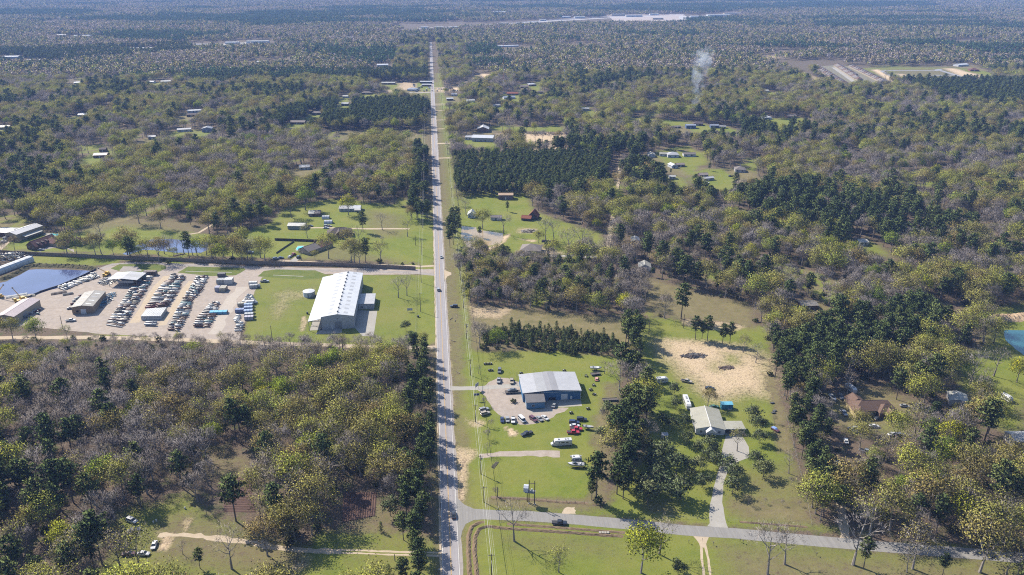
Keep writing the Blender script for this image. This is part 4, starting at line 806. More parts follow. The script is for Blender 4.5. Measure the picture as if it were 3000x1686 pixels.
far_homes = [   # crop, front-left, front-right, depth, eave, rise, roof shape, wall, roof, label
    (C8, (290, 237), (347, 237), 9, 2.8, 1.6, 'gy', W_WHITE, R_PALE, 'pale-roofed home at the left end of the far lawn row'), (C8, (385, 228), (455, 232), 7, 2.6, 1.3, 'gx', W_WHITE, R_CREAM, 'long cream-roofed wing in the far lawn row'), (C8, (455, 240), (550, 240), 12, 3.0, 2.2, 'hip', W_WHITE, R_GREY, 'white home with a grey hip roof in the far lawn row'),
    (C8, (590, 232), (692, 232), 7, 2.8, 1.2, 'gx', W_WHITE, S_GREY, 'grey-roofed trailer home at the right end of the far lawn row'), (C8, (490, 332), (530, 325), 9, 2.8, 1.4, 'gy', W_WHITE, R_WHITE, 'bright white roofed shed below the far lawn row'), (C8, (535, 320), (600, 318), 7, 2.4, 1.0, 'gx', W_BRICK, S_TAUPE, 'brown shed right of the bright white roof'),
    (C8, (730, 412), (800, 410), 8, 2.8, 1.2, 'gx', W_PURPLE, S_TAUPE, 'brown-roofed home left of the lower far lawn'), (C8, (765, 440), (845, 430), 6, 2.4, 0.8, 'gx', W_GREYW, R_GREY, 'grey-roofed carport beside the brown-roofed far home'), (C8, (1030, 365), (1118, 368), 11, 2.8, 2.6, 'hip', W_GREYW, S_GREY, 'grey hip-roofed house on the lower far lawn'), (C8, (470, 425), (520, 425), 6, 2.6, 0.9, 'gx', W_GREYW, R_PALE, 'small pale shed among trees by the dirt track'),
    (C7, (200, 206), (347, 212), 18, 4.6, 1.8, 'gx', W_GREYW, R_WHITE, 'large white metal building right of the road in the middle distance'), (C7, (152, 195), (198, 196), 12, 3.2, 0.8, 'gx', W_GREYW, R_GREY, 'grey lean-to at the left end of the large white metal building'), (C7, (238, 142), (320, 142), 16, 4.0, 3.0, 'gy', W_BRICK, R_WHITE, 'white gabled barn behind the large white metal building'),
    (X7, (165, 745), (257, 745), 9, 4.2, 0.8, 'gx', plain('navy_sheet', (0.05, 0.08, 0.16)), R_BLUEGREY, 'blue metal barn below the smoke plume'), (X7, (235, 716), (326, 720), 9, 2.8, 2.2, 'hip', W_BRICK, S_DARK, 'dark-roofed house below the smoke plume'), (X7, (400, 740), (476, 740), 8, 3.4, 0.8, 'gx', plain('navy_sheet_b', (0.05, 0.07, 0.13)), R_BLUEGREY, 'blue-grey barn right of the smoke plume'), (X7, (52, 742), (112, 740), 6, 2.2, 0.6, 'gx', W_DARK, S_GREY, 'low dark shed left of the blue barn'), (X7, (920, 660), (985, 655), 10, 2.8, 1.8, 'hip', W_WHITE, R_WHITE, 'white house at the long lawn in the far right'), (X7, (480, 742), (545, 745), 6, 2.6, 0.7, 'gx', W_GREY, R_GREY2, 'grey shed right of the blue-grey barn'),
    (X5, (470, 348), (540, 346), 9, 3.0, 0.8, 'gx', W_PURPLE, R_WHITE, 'white-roofed trailer home right of the road in the distance'), (X5, (520, 300), (575, 300), 9, 3, 1.0, 'gx', W_GREYW, R_GREY, 'grey home behind the white-roofed trailer home'), (X5, (690, 370), (770, 365), 10, 3, 1.5, 'gx', W_WHITE, R_PALE, 'pale home among trees right of the road'), (X5, (1080, 335), (1200, 330), 10, 2.8, 1.6, 'gx', W_WHITE, R_BLUEGREY, 'blue-grey roofed home on the tower lawn'), (X5, (1110, 290), (1230, 290), 10, 2.8, 1.8, 'gx', W_BRICK, S_RUST, 'red-brown home on the tower lawn'), (X5, (1255, 215), (1340, 215), 9, 2.8, 1.4, 'gx', W_PURPLE, S_TAUPE, 'brown trailer home in the far clearing'), (X5, (1345, 195), (1420, 190), 9, 3, 1.6, 'hip', W_BRICK, R_WHITE, 'white-roofed home in the far clearing'), (X5, (1430, 275), (1500, 275), 10, 2.8, 1.8, 'hip', W_BRICK, S_DARK, 'dark-roofed home at the edge of the far clearing'), (X5, (975, 420), (1040, 415), 8, 2.8, 1.2, 'gx', W_GREYW, R_GREY2, 'grey-roofed shed among the woods below the tower'),
    (X5, (45, 245), (135, 250), 12, 2.8, 2.2, 'hip', W_GREYW, R_BLUEGREY, 'blue-grey hip roof in the machinery lot left of the road'), (X5, (185, 165), (310, 165), 8, 3.2, 0.8, 'gx', W_DARK, R_WHITE, 'long white-roofed shed behind the machinery lot'), (X5, (205, 195), (300, 195), 8, 3.0, 0.8, 'gx', W_BRICK, R_WHITE, 'white-roofed shed in the machinery lot'),
    (T10, (300, 640), (405, 640), 9, 3, 1.2, 'gx', W_BRICK, R_PALE, 'pale-roofed home left of the machinery lot'), (T10, (270, 505), (355, 503), 14, 3.4, 1.4, 'gx', W_GREYW, R_WHITE, 'white-roofed building behind the dark pine block'), (T10, (0, 800), (52, 800), 10, 3, 1.4, 'gx', W_BRICK, R_PALE, 'pale-roofed home left of the dark pine stand'), (T10, (155, 715), (225, 715), 9, 2.8, 1.6, 'hip', W_BRICK, S_GREY, 'grey hip-roofed home above the dark pine stand'), (T10, (10, 742), (50, 742), 9, 2.8, 1.2, 'gx', W_GREYW, R_PALE, 'small pale home above the dark pine stand'),
    (T10, (860, 455), (925, 455), 12, 3, 1.5, 'gx', W_GREYW, R_WHITE, 'white-roofed home right of the far road'), (T10, (1150, 360), (1330, 352), 10, 3.2, 1.0, 'gx', W_GREYW, R_WHITE, 'long white roof behind the radio mast'), (T10, (740, 425), (765, 425), 10, 3, 1.2, 'gx', W_PURPLE, R_BLUEGREY, 'blue-grey home right of the far road'), (T10, (1820, 840), (1870, 838), 10, 3, 1.3, 'gx', W_GREYW, R_PALE, 'pale roof among the woods near the sandy lane'),
    (T00, (2260, 1285), (2335, 1282), 8, 2.8, 1.6, 'gx', W_GREYW, R_GREY, 'grey-roofed house at the lane in the left woods'), (T00, (1525, 1000), (1600, 998), 10, 4.5, 1.6, 'gy', plain('slate_blue_wall', (0.17, 0.18, 0.26)), R_BLUEGREY, 'blue-grey barn in the left woods'), (T00, (705, 1195), (805, 1192), 12, 3.0, 1.4, 'gx', W_BRICK, R_PINK, 'pinkish-roofed house in the left woods'), (T00, (1410, 885), (1480, 883), 10, 3, 1.4, 'gx', W_BRICK, S_DARK, 'dark-roofed house in a left clearing'), (T00, (1415, 855), (1520, 848), 8, 3, 1.0, 'gx', W_WHITE, R_WHITE, 'long white roof in a left clearing'), (T00, (2190, 940), (2300, 940), 10, 2.8, 1.6, 'gx', W_BRICK, S_TAUPE, 'brown-roofed house left of the dark pine stand'), (T00, (2355, 870), (2420, 868), 10, 2.8, 1.6, 'hip', W_BRICK, S_GREY, 'grey-roofed house left of the dark pine stand'), (T00, (590, 885), (655, 883), 10, 3, 1.4, 'gx', W_WHITE, R_WHITE, 'bright white roof in the left woods'), (T00, (560, 640), (615, 638), 10, 3, 1.4, 'gx', W_GREYW, R_WHITE, 'white roofs high in the left woods'), (T00, (1340, 1000), (1425, 985), 9, 3, 1.0, 'gx', W_GREYW, R_GREY, 'long grey roof left of the blue-grey barn'), (T00, (0, 980), (75, 972), 10, 3, 1.4, 'gx', W_BRICK, R_PALE, 'pale roof at the left edge of the woods'), (T00, (750, 1150), (800, 1148), 8, 3, 1.2, 'gx', W_BRICK, S_DARK, 'dark roof behind the pinkish-roofed house'), (T00, (1120, 1055), (1175, 1052), 8, 3, 1.2, 'gx', W_GREY, R_GREY2, 'grey roof beside the sandy clearing in the left woods'), (T00, (1120, 632), (1160, 632), 10, 3, 1.2, 'gx', W_WHITE, R_WHITE, 'small white roof below the far pine block'), (T00, (1215, 630), (1290, 628), 10, 3, 1.2, 'gx', W_WHITE, R_PALE, 'pale long roof below the far pine block'), (T00, (1935, 482), (1990, 480), 12, 3.4, 1.2, 'gx', W_WHITE, R_WHITE, 'white roof right of the far pine block'),
    (T20, (2080, 505), (2150, 500), 14, 3.6, 1.6, 'gx', W_WHITE, R_WHITE, 'white roof at the top of the cleared estate'), (T20, (2170, 540), (2240, 542), 14, 3, 3.0, 'hip', S_RUST, S_RED, 'dark red house beside the cleared estate'), (T20, (790, 895), (860, 893), 9, 2.8, 1.5, 'gx', W_BRICK, S_GREY, 'grey-roofed home at the far right lawn'), (T20, (600, 700), (650, 700), 9, 3, 1.2, 'gx', W_WHITE, R_PALE, 'pale roof near the smoke plume lane'), (T21, (900, 895), (1020, 890), 8, 2.8, 0.9, 'gx', W_BRICK, R_TAN, 'tan-roofed trailer home in the right woods'), (T21, (1335, 410), (1400, 408), 8, 2.8, 1.0, 'gx', W_GREYW, R_PALE, 'pale roof deep in the right woods')]
for fn, a, c, d, e, r, rf, wl, tp, lab in far_homes:
    A, B = fn(*a), fn(*c); w = max(6.0, (B - A).length); ang = math.atan2(B.y - A.y, B.x - A.x); ang = max(-0.25, min(0.25, ang)); big = w > 20
    b = Bld('metal_building' if big else 'barn' if 'barn' in lab else 'shed' if 'shed' in lab else 'house', lab, 'building' if big else 'barn' if 'barn' in lab else 'shed' if 'shed' in lab else 'house', (A.x, A.y), w, d, e, r, ang, rf, wl, tp, 0.4, 'scattered homes and sheds among the woods')
    for k_ in range(1, 2 if A.y < 520 else 6): FOOT.append((A.x + w / 2, A.y - 8 * k_, w * 0.5 + 3))
    for u in (0.15, 0.62): b.hole('window', 'f', u * w, 0.9, min(1.6, w * 0.14), 1.2, M_GLASS)
    b.hole('door', 'f', w * 0.42, 0.05, 1.1, 2.1, W_DARK if tp is R_WHITE else M_TRIM)
# ---- the new estate: rows of brown-roofed houses
k = 0
for row, (a, c, n) in enumerate((((80, 48), (275, 168), 15), ((125, 42), (300, 150), 14), ((225, 34), (345, 105), 11), ((265, 38), (430, 140), 15), ((330, 42), (560, 155), 16))):
    for i in range(n):
        t = (i + 0.5) / n; p = C6(a[0] + (c[0] - a[0]) * t, a[1] + (c[1] - a[1]) * t)
        pass
        b = Bld('estate_house', 'brown-roofed house in row %s of the new estate at the far right' % ('one', 'two', 'three', 'four', 'five')[row], 'house', (p.x - 7, p.y - 5), 14, 11.0, 3.0, 3.4, R_(90) if row % 2 else 0, 'hip', W_BEIGE, (S_TAUPE, S_GREY, S_BROWN)[(i + row) % 3], 0.4, 'houses of the new estate'); k += 1
        b.hole('window', 'f', 2, 0.9, 1.6, 1.3, M_GLASS); b.hole('garage_door', 'f', 6, 0.05, 3.6, 2.3, M_TRIM)
# ---- sheds along the far highway
hw_list = [(T10, 1150, 105, 62, 30, 9), (T10, 1190, 192, 34, 24, 7), (T10, 1140, 198, 22, 14, 5), (T10, 600, 218, 26, 14, 5), (T10, 700, 216, 36, 16, 5), (T10, 820, 216, 30, 14, 5), (T10, 1660, 138, 40, 20, 6), (T10, 1760, 140, 44, 20, 6), (T10, 2040, 122, 60, 22, 7), (T10, 2150, 130, 70, 20, 7), (T10, 2330, 118, 40, 20, 6), (T10, 2350, 150, 44, 20, 6), (T10, 2250, 92, 30, 16, 6), (T10, 1500, 160, 24, 14, 5), (T10, 900, 212, 24, 12, 5), (T20, 60, 140, 90, 26, 8), (T20, 190, 128, 100, 24, 8), (T20, 315, 114, 74, 22, 7), (T10, 30, 297, 22, 14, 5), (T10, 140, 260, 26, 12, 5), (T00, 1475, 352, 40, 18, 5), (T00, 1700, 336, 36, 18, 5), (T00, 1860, 330, 60, 18, 6), (T00, 180, 478, 40, 20, 6), (T00, 20, 450, 34, 20, 6), (T00, 980, 384, 60, 14, 6), (T00, 430, 280, 26, 14, 6), (T00, 560, 286, 50, 14, 6), (T10, 920, 108, 30, 12, 5), (T10, 1700, 48, 60, 30, 8), (T20, 470, 28, 60, 40, 9)]
hw_words = ['wide white shed standing alone in the far woods', 'white hall right of the road end by the far highway', 'small hall left of the white hall by the far highway']
for i, (fn, u, v, w, d, h) in enumerate(hw_list):
    p = fn(u, v); lab = hw_words[i] if i < 3 else 'pale flat-roofed hall along the far highway and building sites'
    b = Bld('highway_hall', lab, 'building', (p.x, p.y), w, d, h, 0.8, 0, 'gx', (W_GREYW, W_WHITE, W_BEIGE)[i % 3], (R_WHITE, R_PALE, R_GREY)[i % 3], 0.3, 'pale halls along the far highway')
    b.hole('dock_door', 'f', w * 0.3, 0.1, w * 0.2, h * 0.6, M_GREYD); FOOT.append((p.x + w / 2, p.y - 25, w * 0.6 + 10))

# ================================================================== storage yard
b = Bld('metal_shed', 'tan metal shed with white skylights in the storage yard', 'shed', (-222.7, 467.6), 12.2, 24.5, 4.6, 0.9, R_(3), 'gy', W_TAN, R_TAN, 0.25)
b.hole('roll_door', 'f', 4.9, 0.05, 3.0, 3.0, M_SHUT); b.hole('window', 'f', 2.3, 1.2, 1.4, 1.2, M_DARKIN)
for i in range(4):
    for x0 in (1.6, 7.4):
        y = 2.5 + i * 5.6; z = lambda x: 4.6 + 0.9 * (x / 6.1 if x < 6.1 else (12.2 - x) / 6.1)
        b.slab((x0, y, z(x0)), (x0 + 3.2, y, z(x0 + 3.2)), (x0 + 3.2, y + 0.9, z(x0 + 3.2)), (x0, y + 0.9, z(x0)), M_SKYL if (i + (x0 > 5)) % 2 == 0 or i == 0 else R_GREY2, 'skylight', 0.05, 0.15)
p = KL(-40, 1075); b = Bld('metal_shed', 'pinkish-roofed metal shed at the left edge of the storage yard', 'shed', (p.x, p.y), 11, 26, 4.6, 1.2, R_(-8), 'gy', W_BEIGE, R_PINK, 0.3, panels=3); b.hole('roll_door', 'f', 4, 0.05, 3, 3, M_SHUT); b.hole('roll_door', 'r', 8, 0.05, 4, 3, M_GREYD)
e = empty('open_shed', (-217.5, 513.5, 0), R_(-8), 'open-sided shed with a broad grey roof at the back of the storage yard', 'shed'); FOOT.append((-208, 520, 12))
for x0, x1, z0, z1 in ((-0.8, 9.3, 4.7, 5.6), (19.6, 9.3, 4.7, 5.6)):
    for k in range(3): Bld.slab(type('o', (), {'root': e})(), (x0, -0.5 + k * 4.6, z0), (x1, -0.5 + k * 4.6, z1), (x1, 4.1 + k * 4.6, z1), (x0, 4.1 + k * 4.6, z0), (R_GREY, R_GREY2, R_GREY)[k])
for x in (0, 6.2, 12.5, 18.8):
    for y in (0, 6.5, 13): MB().tube((x, y, 0), (x, y, 4.7 if x in (0, 18.8) else 5.2), 0.15).obj('post', M_STEEL, e)
MB().box(6.5, -0.8, 2.9, 17, -0.15, 4.3).obj('front_skirt', R_GREY2, e); MB().box(0, 12.8, 0, 18.8, 13, 4.6).obj('back_wall', W_GREY, e)
# long white half-round building by the pond
a_, c_ = KL(-60, 330), KL(470, 130); d_ = c_ - a_; e = empty('quonset', (a_.x, a_.y, 0), math.atan2(d_.y, d_.x), 'long white round-topped building at the upper left of the yard', 'building'); L = d_.length
prof = [(-3.2, 0), (-3.2, 2.2), (-2.2, 3.6), (0, 4.1), (2.2, 3.6), (3.2, 2.2), (3.2, 0)]
for k in range(6): MB().hull([[(x, y, z) for y, z in prof] for x in (k * L / 6 + 0.15, (k + 1) * L / 6 - 0.15)]).obj('bay', R_WHITE, e)
MB().hull([[(x, y * 0.97, z * 0.97) for y, z in prof] for x in (0, L)]).obj('inner_frame', R_GREY, e); MB().box(L - 0.05, -1.2, 0, L + 0.04, 1.2, 2.4).obj('door', M_GREYD, e)
# scrap heap
def heap(name, label, at, rx, ry, h, n, mats, seed, cat='scrap heap'):
    rnd = random.Random(seed); e = empty(name, (at.x, at.y, 0), 0, label, cat)
    for j, m in enumerate(mats):
        mb = MB()
        for i in range(n // len(mats)):
            r, t = math.sqrt(rnd.random()), rnd.uniform(0, 6.28); x, y = r * rx * math.cos(t), r * ry * math.sin(t); z = max(0.12, h * (1 - r * r) * rnd.uniform(0.3, 1.0)); a = rnd.uniform(0, 3.14); l = rnd.uniform(0.8, 3.0); dz = rnd.uniform(-0.3, 0.3)
            mb.tube((x - math.cos(a) * l / 2, y - math.sin(a) * l / 2, max(0.1, z - dz)), (x + math.cos(a) * l / 2, y + math.sin(a) * l / 2, max(0.1, z + dz)), rnd.uniform(0.08, 0.35), n=5)
        o = mb.obj('scrap', m, e); o['kind'] = 'stuff'
    return e
def paint(name, c, rough=0.45, spec=0.4, var=0.18): return plain(name, c, rough, spec, 0.0, var, 1.2)
P_LG, P_WH, P_RU, P_BR, P_TE, P_DG, P_BL, P_RD, P_CR = [paint(n, c) for n, c in (('light_grey_steel', (0.245, 0.252, 0.252)), ('white_steel', (0.360, 0.360, 0.353)), ('rusty_steel', (0.115, 0.061, 0.043)), ('brown_steel', (0.086, 0.061, 0.050)), ('teal_steel', (0.094, 0.173, 0.180)), ('dark_grey_steel', (0.061, 0.061, 0.065)), ('blue_steel', (0.043, 0.137, 0.216)), ('dark_red_steel', (0.122, 0.029, 0.029)), ('cream_steel', (0.259, 0.238, 0.187)))]
heap('scrap_heap', 'big grey scrap heap at the upper left corner of the yard', KL(110, 75), 17, 8, 3.5, 420, [P_LG, P_DG, P_WH, P_RU], 3)
heap('scrap_heap', 'scrap along the right wall of the tan shed', KL(1600, 720), 4, 13, 1.8, 260, [P_LG, P_DG, P_BL], 4)
heap('scrap_heap', 'scrap heap beside the open-sided shed', KL(1640, 430), 6, 8, 1.6, 200, [P_LG, P_CR, P_DG], 5)
# tanks, pipes and vessels in rows
TANK = {}
def tank_mesh(L, r):
    key = (round(L, 1), round(r, 2))
    if key not in TANK:
        TANK[key] = (MB().lathe([(r * 0.35, -L / 2), (r * 0.8, -L / 2 + r * 0.18), (r, -L / 2 + r * 0.5), (r, L / 2 - r * 0.5), (r * 0.8, L / 2 - r * 0.18), (r * 0.35, L / 2)], 10, 'x').mesh('vessel_shell', P_LG, True), MB().box(-L * 0.3 - 0.12, -r * 0.8, -r - 0.2, -L * 0.3 + 0.12, r * 0.8, -r * 0.55).box(L * 0.3 - 0.12, -r * 0.8, -r - 0.2, L * 0.3 + 0.12, r * 0.8, -r * 0.55).mesh('saddles', P_DG), MB().lathe([(0.16, 0), (0.16, 0.22), (0.24, 0.24), (0.24, 0.34)], 6).mesh('nozzle', P_DG))
    return TANK[key]
def vessel(x, y, z, L, r, rz, mat, label, group):
    sh, sd, nz = tank_mesh(L, r); e = empty('steel_vessel', (x, y, z - r - 0.2), rz, label, 'tank', group)
    link('shell', sh, e, (0, 0, r + 0.2), mat=mat); link('saddle', sd, e, (0, 0, r + 0.2)); link('nozzle', nz, e, (L * 0.15, 0, r * 2 + 0.15))
vr = random.Random(12)
COLS = [(P_LG, 'light grey', 28), (P_WH, 'white', 12), (P_RU, 'rusty', 20), (P_BR, 'brown', 16), (P_TE, 'teal', 9), (P_DG, 'dark grey', 18), (P_CR, 'cream', 8)]
def pick(cols=COLS):
    t = vr.random() * sum(c[2] for c in cols)
    for c in cols:
        t -= c[2]
        if t <= 0: return c
    return cols[0]
def row(word, left, right, pitch, per, cols=COLS, tall=0.3, gap=()):
    """left, right: ground polylines (far to near) between which vessels lie side by side"""
    def at(pl, t):
        n = len(pl) - 1; i = min(int(t * n), n - 1); f = t * n - i; return pl[i].lerp(pl[i + 1], f)
    n = int((left[0] - left[-1]).length / pitch)
    for i in range(n):
        t = (i + 0.5) / n
        if any(a < t < b for a, b in gap): continue
        A, B = at(left, t), at(right, t); W = (B - A).length; k = per if vr.random() < 0.7 else max(1, per + vr.choice((-1, 1))); cuts = sorted([0, 1] + [(j + vr.uniform(-0.25, 0.25) + 0.0) / k for j in range(1, k)])
        for c0, c1 in zip(cuts, cuts[1:]):
            l = W * (c1 - c0) * vr.uniform(0.82, 0.98); l = max(1.6, round(l * 2) / 2); r = round(vr.choice((0.35, 0.45, 0.55, 0.65, 0.75)), 2); r = min(r, pitch * 0.47); q = A.lerp(B, (c0 + c1) / 2); m, nm, _ = pick(cols)
            vessel(q.x, q.y + vr.uniform(-0.1, 0.1), r + 0.2, l, r, vr.uniform(-0.04, 0.04) + math.atan2(B.y - A.y, B.x - A.x), m, '%s steel vessel lying in the %s of the storage yard' % (nm, word), 'vessels in the %s' % word)
            if vr.random() < tall: vessel(q.x + vr.uniform(-0.4, 0.4), q.y, r * 2 + 0.3 + 0.5, l * 0.8, min(r, 0.45), vr.uniform(-0.06, 0.06), pick(cols)[0], 'vessel stacked on others in the %s of the storage yard' % word, 'upper vessels in the %s' % word)
row('first long row', [KL(2165, 300), KL(1960, 560), KL(1760, 860), KL(1580, 1110)], [KL(2350, 330), KL(2230, 560), KL(2040, 860), KL(1860, 1150)], 2.15, 2, tall=0.15)
row('second long row', [KM(520, 262), KM(420, 350), KM(300, 480), KM(190, 640), KM(140, 730)], [KM(755, 265), KM(690, 370), KM(640, 500), KM(560, 620), KM(500, 700)], 2.1, 2, tall=0.25)
row('third long row', [KM(915, 262), KM(830, 400), KM(690, 620), KM(560, 850), KM(470, 1080)], [KM(1100, 262), KM(1000, 460), KM(850, 640), KM(810, 830), KM(650, 1100)], 2.2, 2, tall=0.15)
row('fourth short row', [KM(1150, 640), KM(1010, 790), KM(900, 900), KM(850, 1030)], [KM(1260, 670), KM(1230, 800), KM(1190, 900), KM(1110, 1040)], 2.1, 2, tall=0.15)
row('row along the pond wall', [KL(1440, 320), KL(1150, 430), KL(860, 540)], [KL(1520, 380), KL(1300, 450), KL(970, 590)], 1.6, 1, [(P_CR, 'cream', 40), (P_WH, 'white', 40), (P_LG, 'grey', 20)], 0.15)
row('right-hand cluster', [KM(1675, 550), KM(1620, 610), KM(1560, 690)], [KM(1740, 550), KM(1800, 620), KM(1840, 680)], 1.9, 2, [(P_LG, 'grey', 40), (P_WH, 'white', 40), (P_TE, 'teal', 10)], 0.15)
row('right-hand cluster', [KM(1500, 850), KM(1460, 930), KM(1500, 990), KM(1460, 1110)], [KM(1590, 860), KM(1560, 940), KM(1640, 990), KM(1600, 1100)], 2.2, 1, [(P_LG, 'grey', 40), (P_WH, 'white', 40)], 0.15)
row('end of the second row', [KM(130, 960), KM(110, 1010)], [KM(330, 960), KM(310, 1020)], 1.6, 1, [(P_RD, 'dark red', 60), (P_LG, 'grey', 20)], 0.3)
row('row under the white crates', [KM(130, 720), KM(120, 755)], [KM(500, 690), KM(480, 720)], 1.2, 2, [(P_RD, 'dark red', 60), (P_RU, 'rusty', 20)], 0.6)
# crates and containers
def crate(x, y, z, w, d, h, rz, mat, label, group, name='steel_crate', cat='crate', ribs=3):
    e = empty(name, (x, y, z), rz, label, cat, group); MB().box(-w / 2, -d / 2, 0.1, w / 2, d / 2, h).obj('body', mat, e)
    mb = MB()
    for k in range(ribs + 1): q = -w / 2 + w * k / ribs; mb.box(q - 0.06, -d / 2 - 0.05, 0.05, q + 0.06, d / 2 + 0.05, h + 0.05)
    mb.obj('frame', P_DG if mat is not P_WH else P_LG, e)
A0, A1, A2, A3 = KM(75, 920, 0), KM(375, 915, 0), KM(455, 725, 2.6), KM(150, 745, 2.6)
for i in range(4):
    for j in range(7):
        q0 = A0.lerp(A1, (i + 0.5) / 4); q1 = A3.lerp(A2, (i + 0.5) / 4); q = q0.lerp(q1, (j + 0.5) / 7); wv = (A1 - A0).length / 4 * 0.95; dv = (A3 - A0).length / 7 * 0.9
        for zz_ in (0, 1.35): crate(q.x, q.y, zz_, wv, dv, 1.25, 0.0, P_WH, 'white crate in the big block at the near end of the second row', 'white crates stacked in a block')
for u0, v0, u1, v1, h, m, lab in ((1210, 380, 1330, 280, 3.0, P_LG, 'pale grey cargo container, rear left of the group in the yard'), (1330, 385, 1450, 270, 3.4, P_WH, 'white cargo container, rear right of the group in the yard'), (1185, 495, 1255, 395, 3.0, paint('lavender_steel', (0.28, 0.28, 0.36)), 'lavender grey cargo container, front left of the group'), (1250, 500, 1350, 390, 2.8, P_CR, 'cream cargo container, front right of the group'), (1225, 275, 1340, 245, 2.4, P_DG, 'dark low container behind the container group')):
    p, q = KM(u0, v0), KM(u1, v1, h); w = abs(KM(u1, v0).x - p.x) * 0.95; d = max(3.0, q.y - p.y); crate(p.x + w / 2, p.y + d / 2, 0, w, d, h, -0.03, m, lab, None, 'cargo_container', 'container', 5)
for u, v, lab, m in ((1545, 720, 'cream box container', P_CR), (1510, 815, 'blue-grey box container', paint('slate_steel', (0.13, 0.16, 0.26))), (1640, 735, 'steel blue box, topmost of the right column', paint('steel_blue_a', (0.2, 0.26, 0.36))), (1640, 780, 'steel blue box, second of the right column', paint('steel_blue_b', (0.17, 0.22, 0.34))), (1640, 830, 'steel blue box, third of the right column', paint('steel_blue_c', (0.18, 0.24, 0.36))), (1650, 880, 'grey box, fourth of the right column', P_LG), (1650, 925, 'grey box, lowest of the right column', paint('mauve_steel', (0.28, 0.26, 0.3))), (1710, 400, 'white box container of the top pair', P_WH), (1720, 445, 'grey box container of the top pair', P_LG), (1660, 690, 'white box above the blue boxes', P_WH)):
    p = KM(u + 45, v); crate(p.x, p.y + 1.5, 0, 5.2, 2.5, 2.3, vr.uniform(-0.05, 0.05), m, lab + ' at the right of the yard', None, 'box_container', 'container', 3)
row('top right cluster', [KM(1710, 400), KM(1720, 440)], [KM(1880, 390), KM(1870, 440)], 1.6, 2, [(P_LG, 'grey', 50), (P_WH, 'white', 50)], 0.4)
crate(KM(960, 830).x + 11, KM(960, 830).y, 0, 10.5, 3.2, 1.6, 0, paint('tarp_blue', (0.07, 0.24, 0.38)), 'bright blue box lying across the fourth row', None, 'blue_tray', 'container', 4)
p = KL(2160, 345); crate(p.x + 5, p.y, 0, 8.5, 3.0, 3.0, R_(-6), P_BR, 'brown box trailer right of the open-sided shed', None, 'box_trailer', 'trailer', 4)
for u, v, w, m, lab in ((240, 720, 13, P_CR, 'cream steel beams stacked by the pond wall'), (150, 700, 12, P_WH, 'white steel beams stacked left of the yellow crane'), (830, 650, 9, P_BR, 'brown timber pile in the open yard'), (1010, 660, 6, P_DG, 'dark pipe bundle in the open yard')):
    p = KL(u - 60, v); e = empty('beam_stack', (p.x, p.y, 0), R_(24), lab, 'beams')
    for k in range(4): MB().box(0, k * 0.7, 0, w, k * 0.7 + 0.5, 0.5 + 0.4 * (k % 2)).obj('beam', m, e)
# small equipment beside the sheds
def unit(p, s, mat, lab, rz=0.0):
    e = empty('skid_unit', (p.x, p.y, 0), rz, lab, 'equipment', 'equipment skids beside the sheds'); MB().box(-s, -s * 0.5, 0, s, s * 0.5, 0.2).obj('skid', P_DG, e); MB().lathe([(s * 0.2, -s * 0.8), (s * 0.42, -s * 0.65), (s * 0.42, s * 0.65), (s * 0.2, s * 0.8)], 9, 'x').obj('drum', mat, e, (0, 0, 0.2 + s * 0.42), smooth=True); MB().box(s * 0.3, -s * 0.3, 0.2 + s * 0.7, s * 0.8, s * 0.3, 0.2 + s * 1.1).obj('motor', P_LG, e)
for u, v in ((440, 900), (470, 870), (510, 900), (540, 880), (480, 930), (560, 910), (590, 880), (430, 940), (520, 860), (575, 935)): unit(KL(u, v), 1.2, vr.choice([P_WH, P_LG, P_RD, P_TE]), 'small drum skid in the cluster right of the pinkish shed', vr.uniform(-0.5, 0.5))
for u, v in ((1090, 790), (1120, 745), (1150, 715), (1180, 700), (1210, 670), (1040, 860), (1080, 850)): unit(KL(u, v), 1.3, vr.choice([P_TE, P_RD, P_LG, P_BL]), 'small drum skid in the line left of the tan shed', vr.uniform(-0.5, 0.5))
# cranes
def crane(p, q, h, label):
    """truck crane standing at p, its boom head over q"""
    Y = paint('crane_yellow_' + str(int(p.x)), (0.42, 0.26, 0.03)); d = q - p; e = empty('mobile_crane', (p.x, p.y, 0), math.atan2(d.y, d.x), label, 'crane'); L = d.length
    MB().box(-3.6, -1.2, 0.6, 3.4, 1.2, 1.3).obj('chassis', Y, e); MB().box(2.2, -1.1, 1.3, 3.5, 0.2, 2.6).obj('cab', Y, e); MB().box(2.9, -0.9, 1.8, 3.53, 0.1, 2.5).obj('windscreen', M_GLASS, e); MB().box(-2.6, -1.1, 1.3, -0.2, 1.1, 2.5).obj('engine_house', Y, e)
    for x in (-2.8, -1.4, 1.2, 2.6):
        for y in (-1.25, 1.25): MB().lathe([(0.5, -0.18), (0.5, 0.18)], 10, 'y').obj('wheel', P_DG, e, (x, y, 0.5))
    bm = MB(); a, c = Vector((-0.6, 0, 2.2)), Vector((L, 0, h))
    for s in (-0.35, 0.35):
        for t in (-0.3, 0.3): bm.tube(a + Vector((0, s, t)), c + Vector((0, s * 0.5, t * 0.5)), 0.09, 0.06, 4)
    for k in range(9): m0, m1 = a.lerp(c, k / 9), a.lerp(c, (k + 1) / 9); bm.tube(m0 + Vector((0, -0.3, 0.25)), m1 + Vector((0, 0.3, -0.25)), 0.05, n=3)
    bm.obj('boom', Y, e); MB().box(L - 0.4, -0.3, h - 0.5, L + 0.3, 0.3, h + 0.4).obj('boom_head', P_DG, e)
p = KL(310, 735); crane(p, KL(185, 535, 10) * Vector((1, 1, 0)), 10, 'yellow crane with a raised boom beside the pond'); FOOT.append((p.x, p.y, 6))
crane(KL(1610, 350), KL(1485, 240, 9) * Vector((1, 1, 0)), 9, 'yellow crane with its boom up left of the open-sided shed')
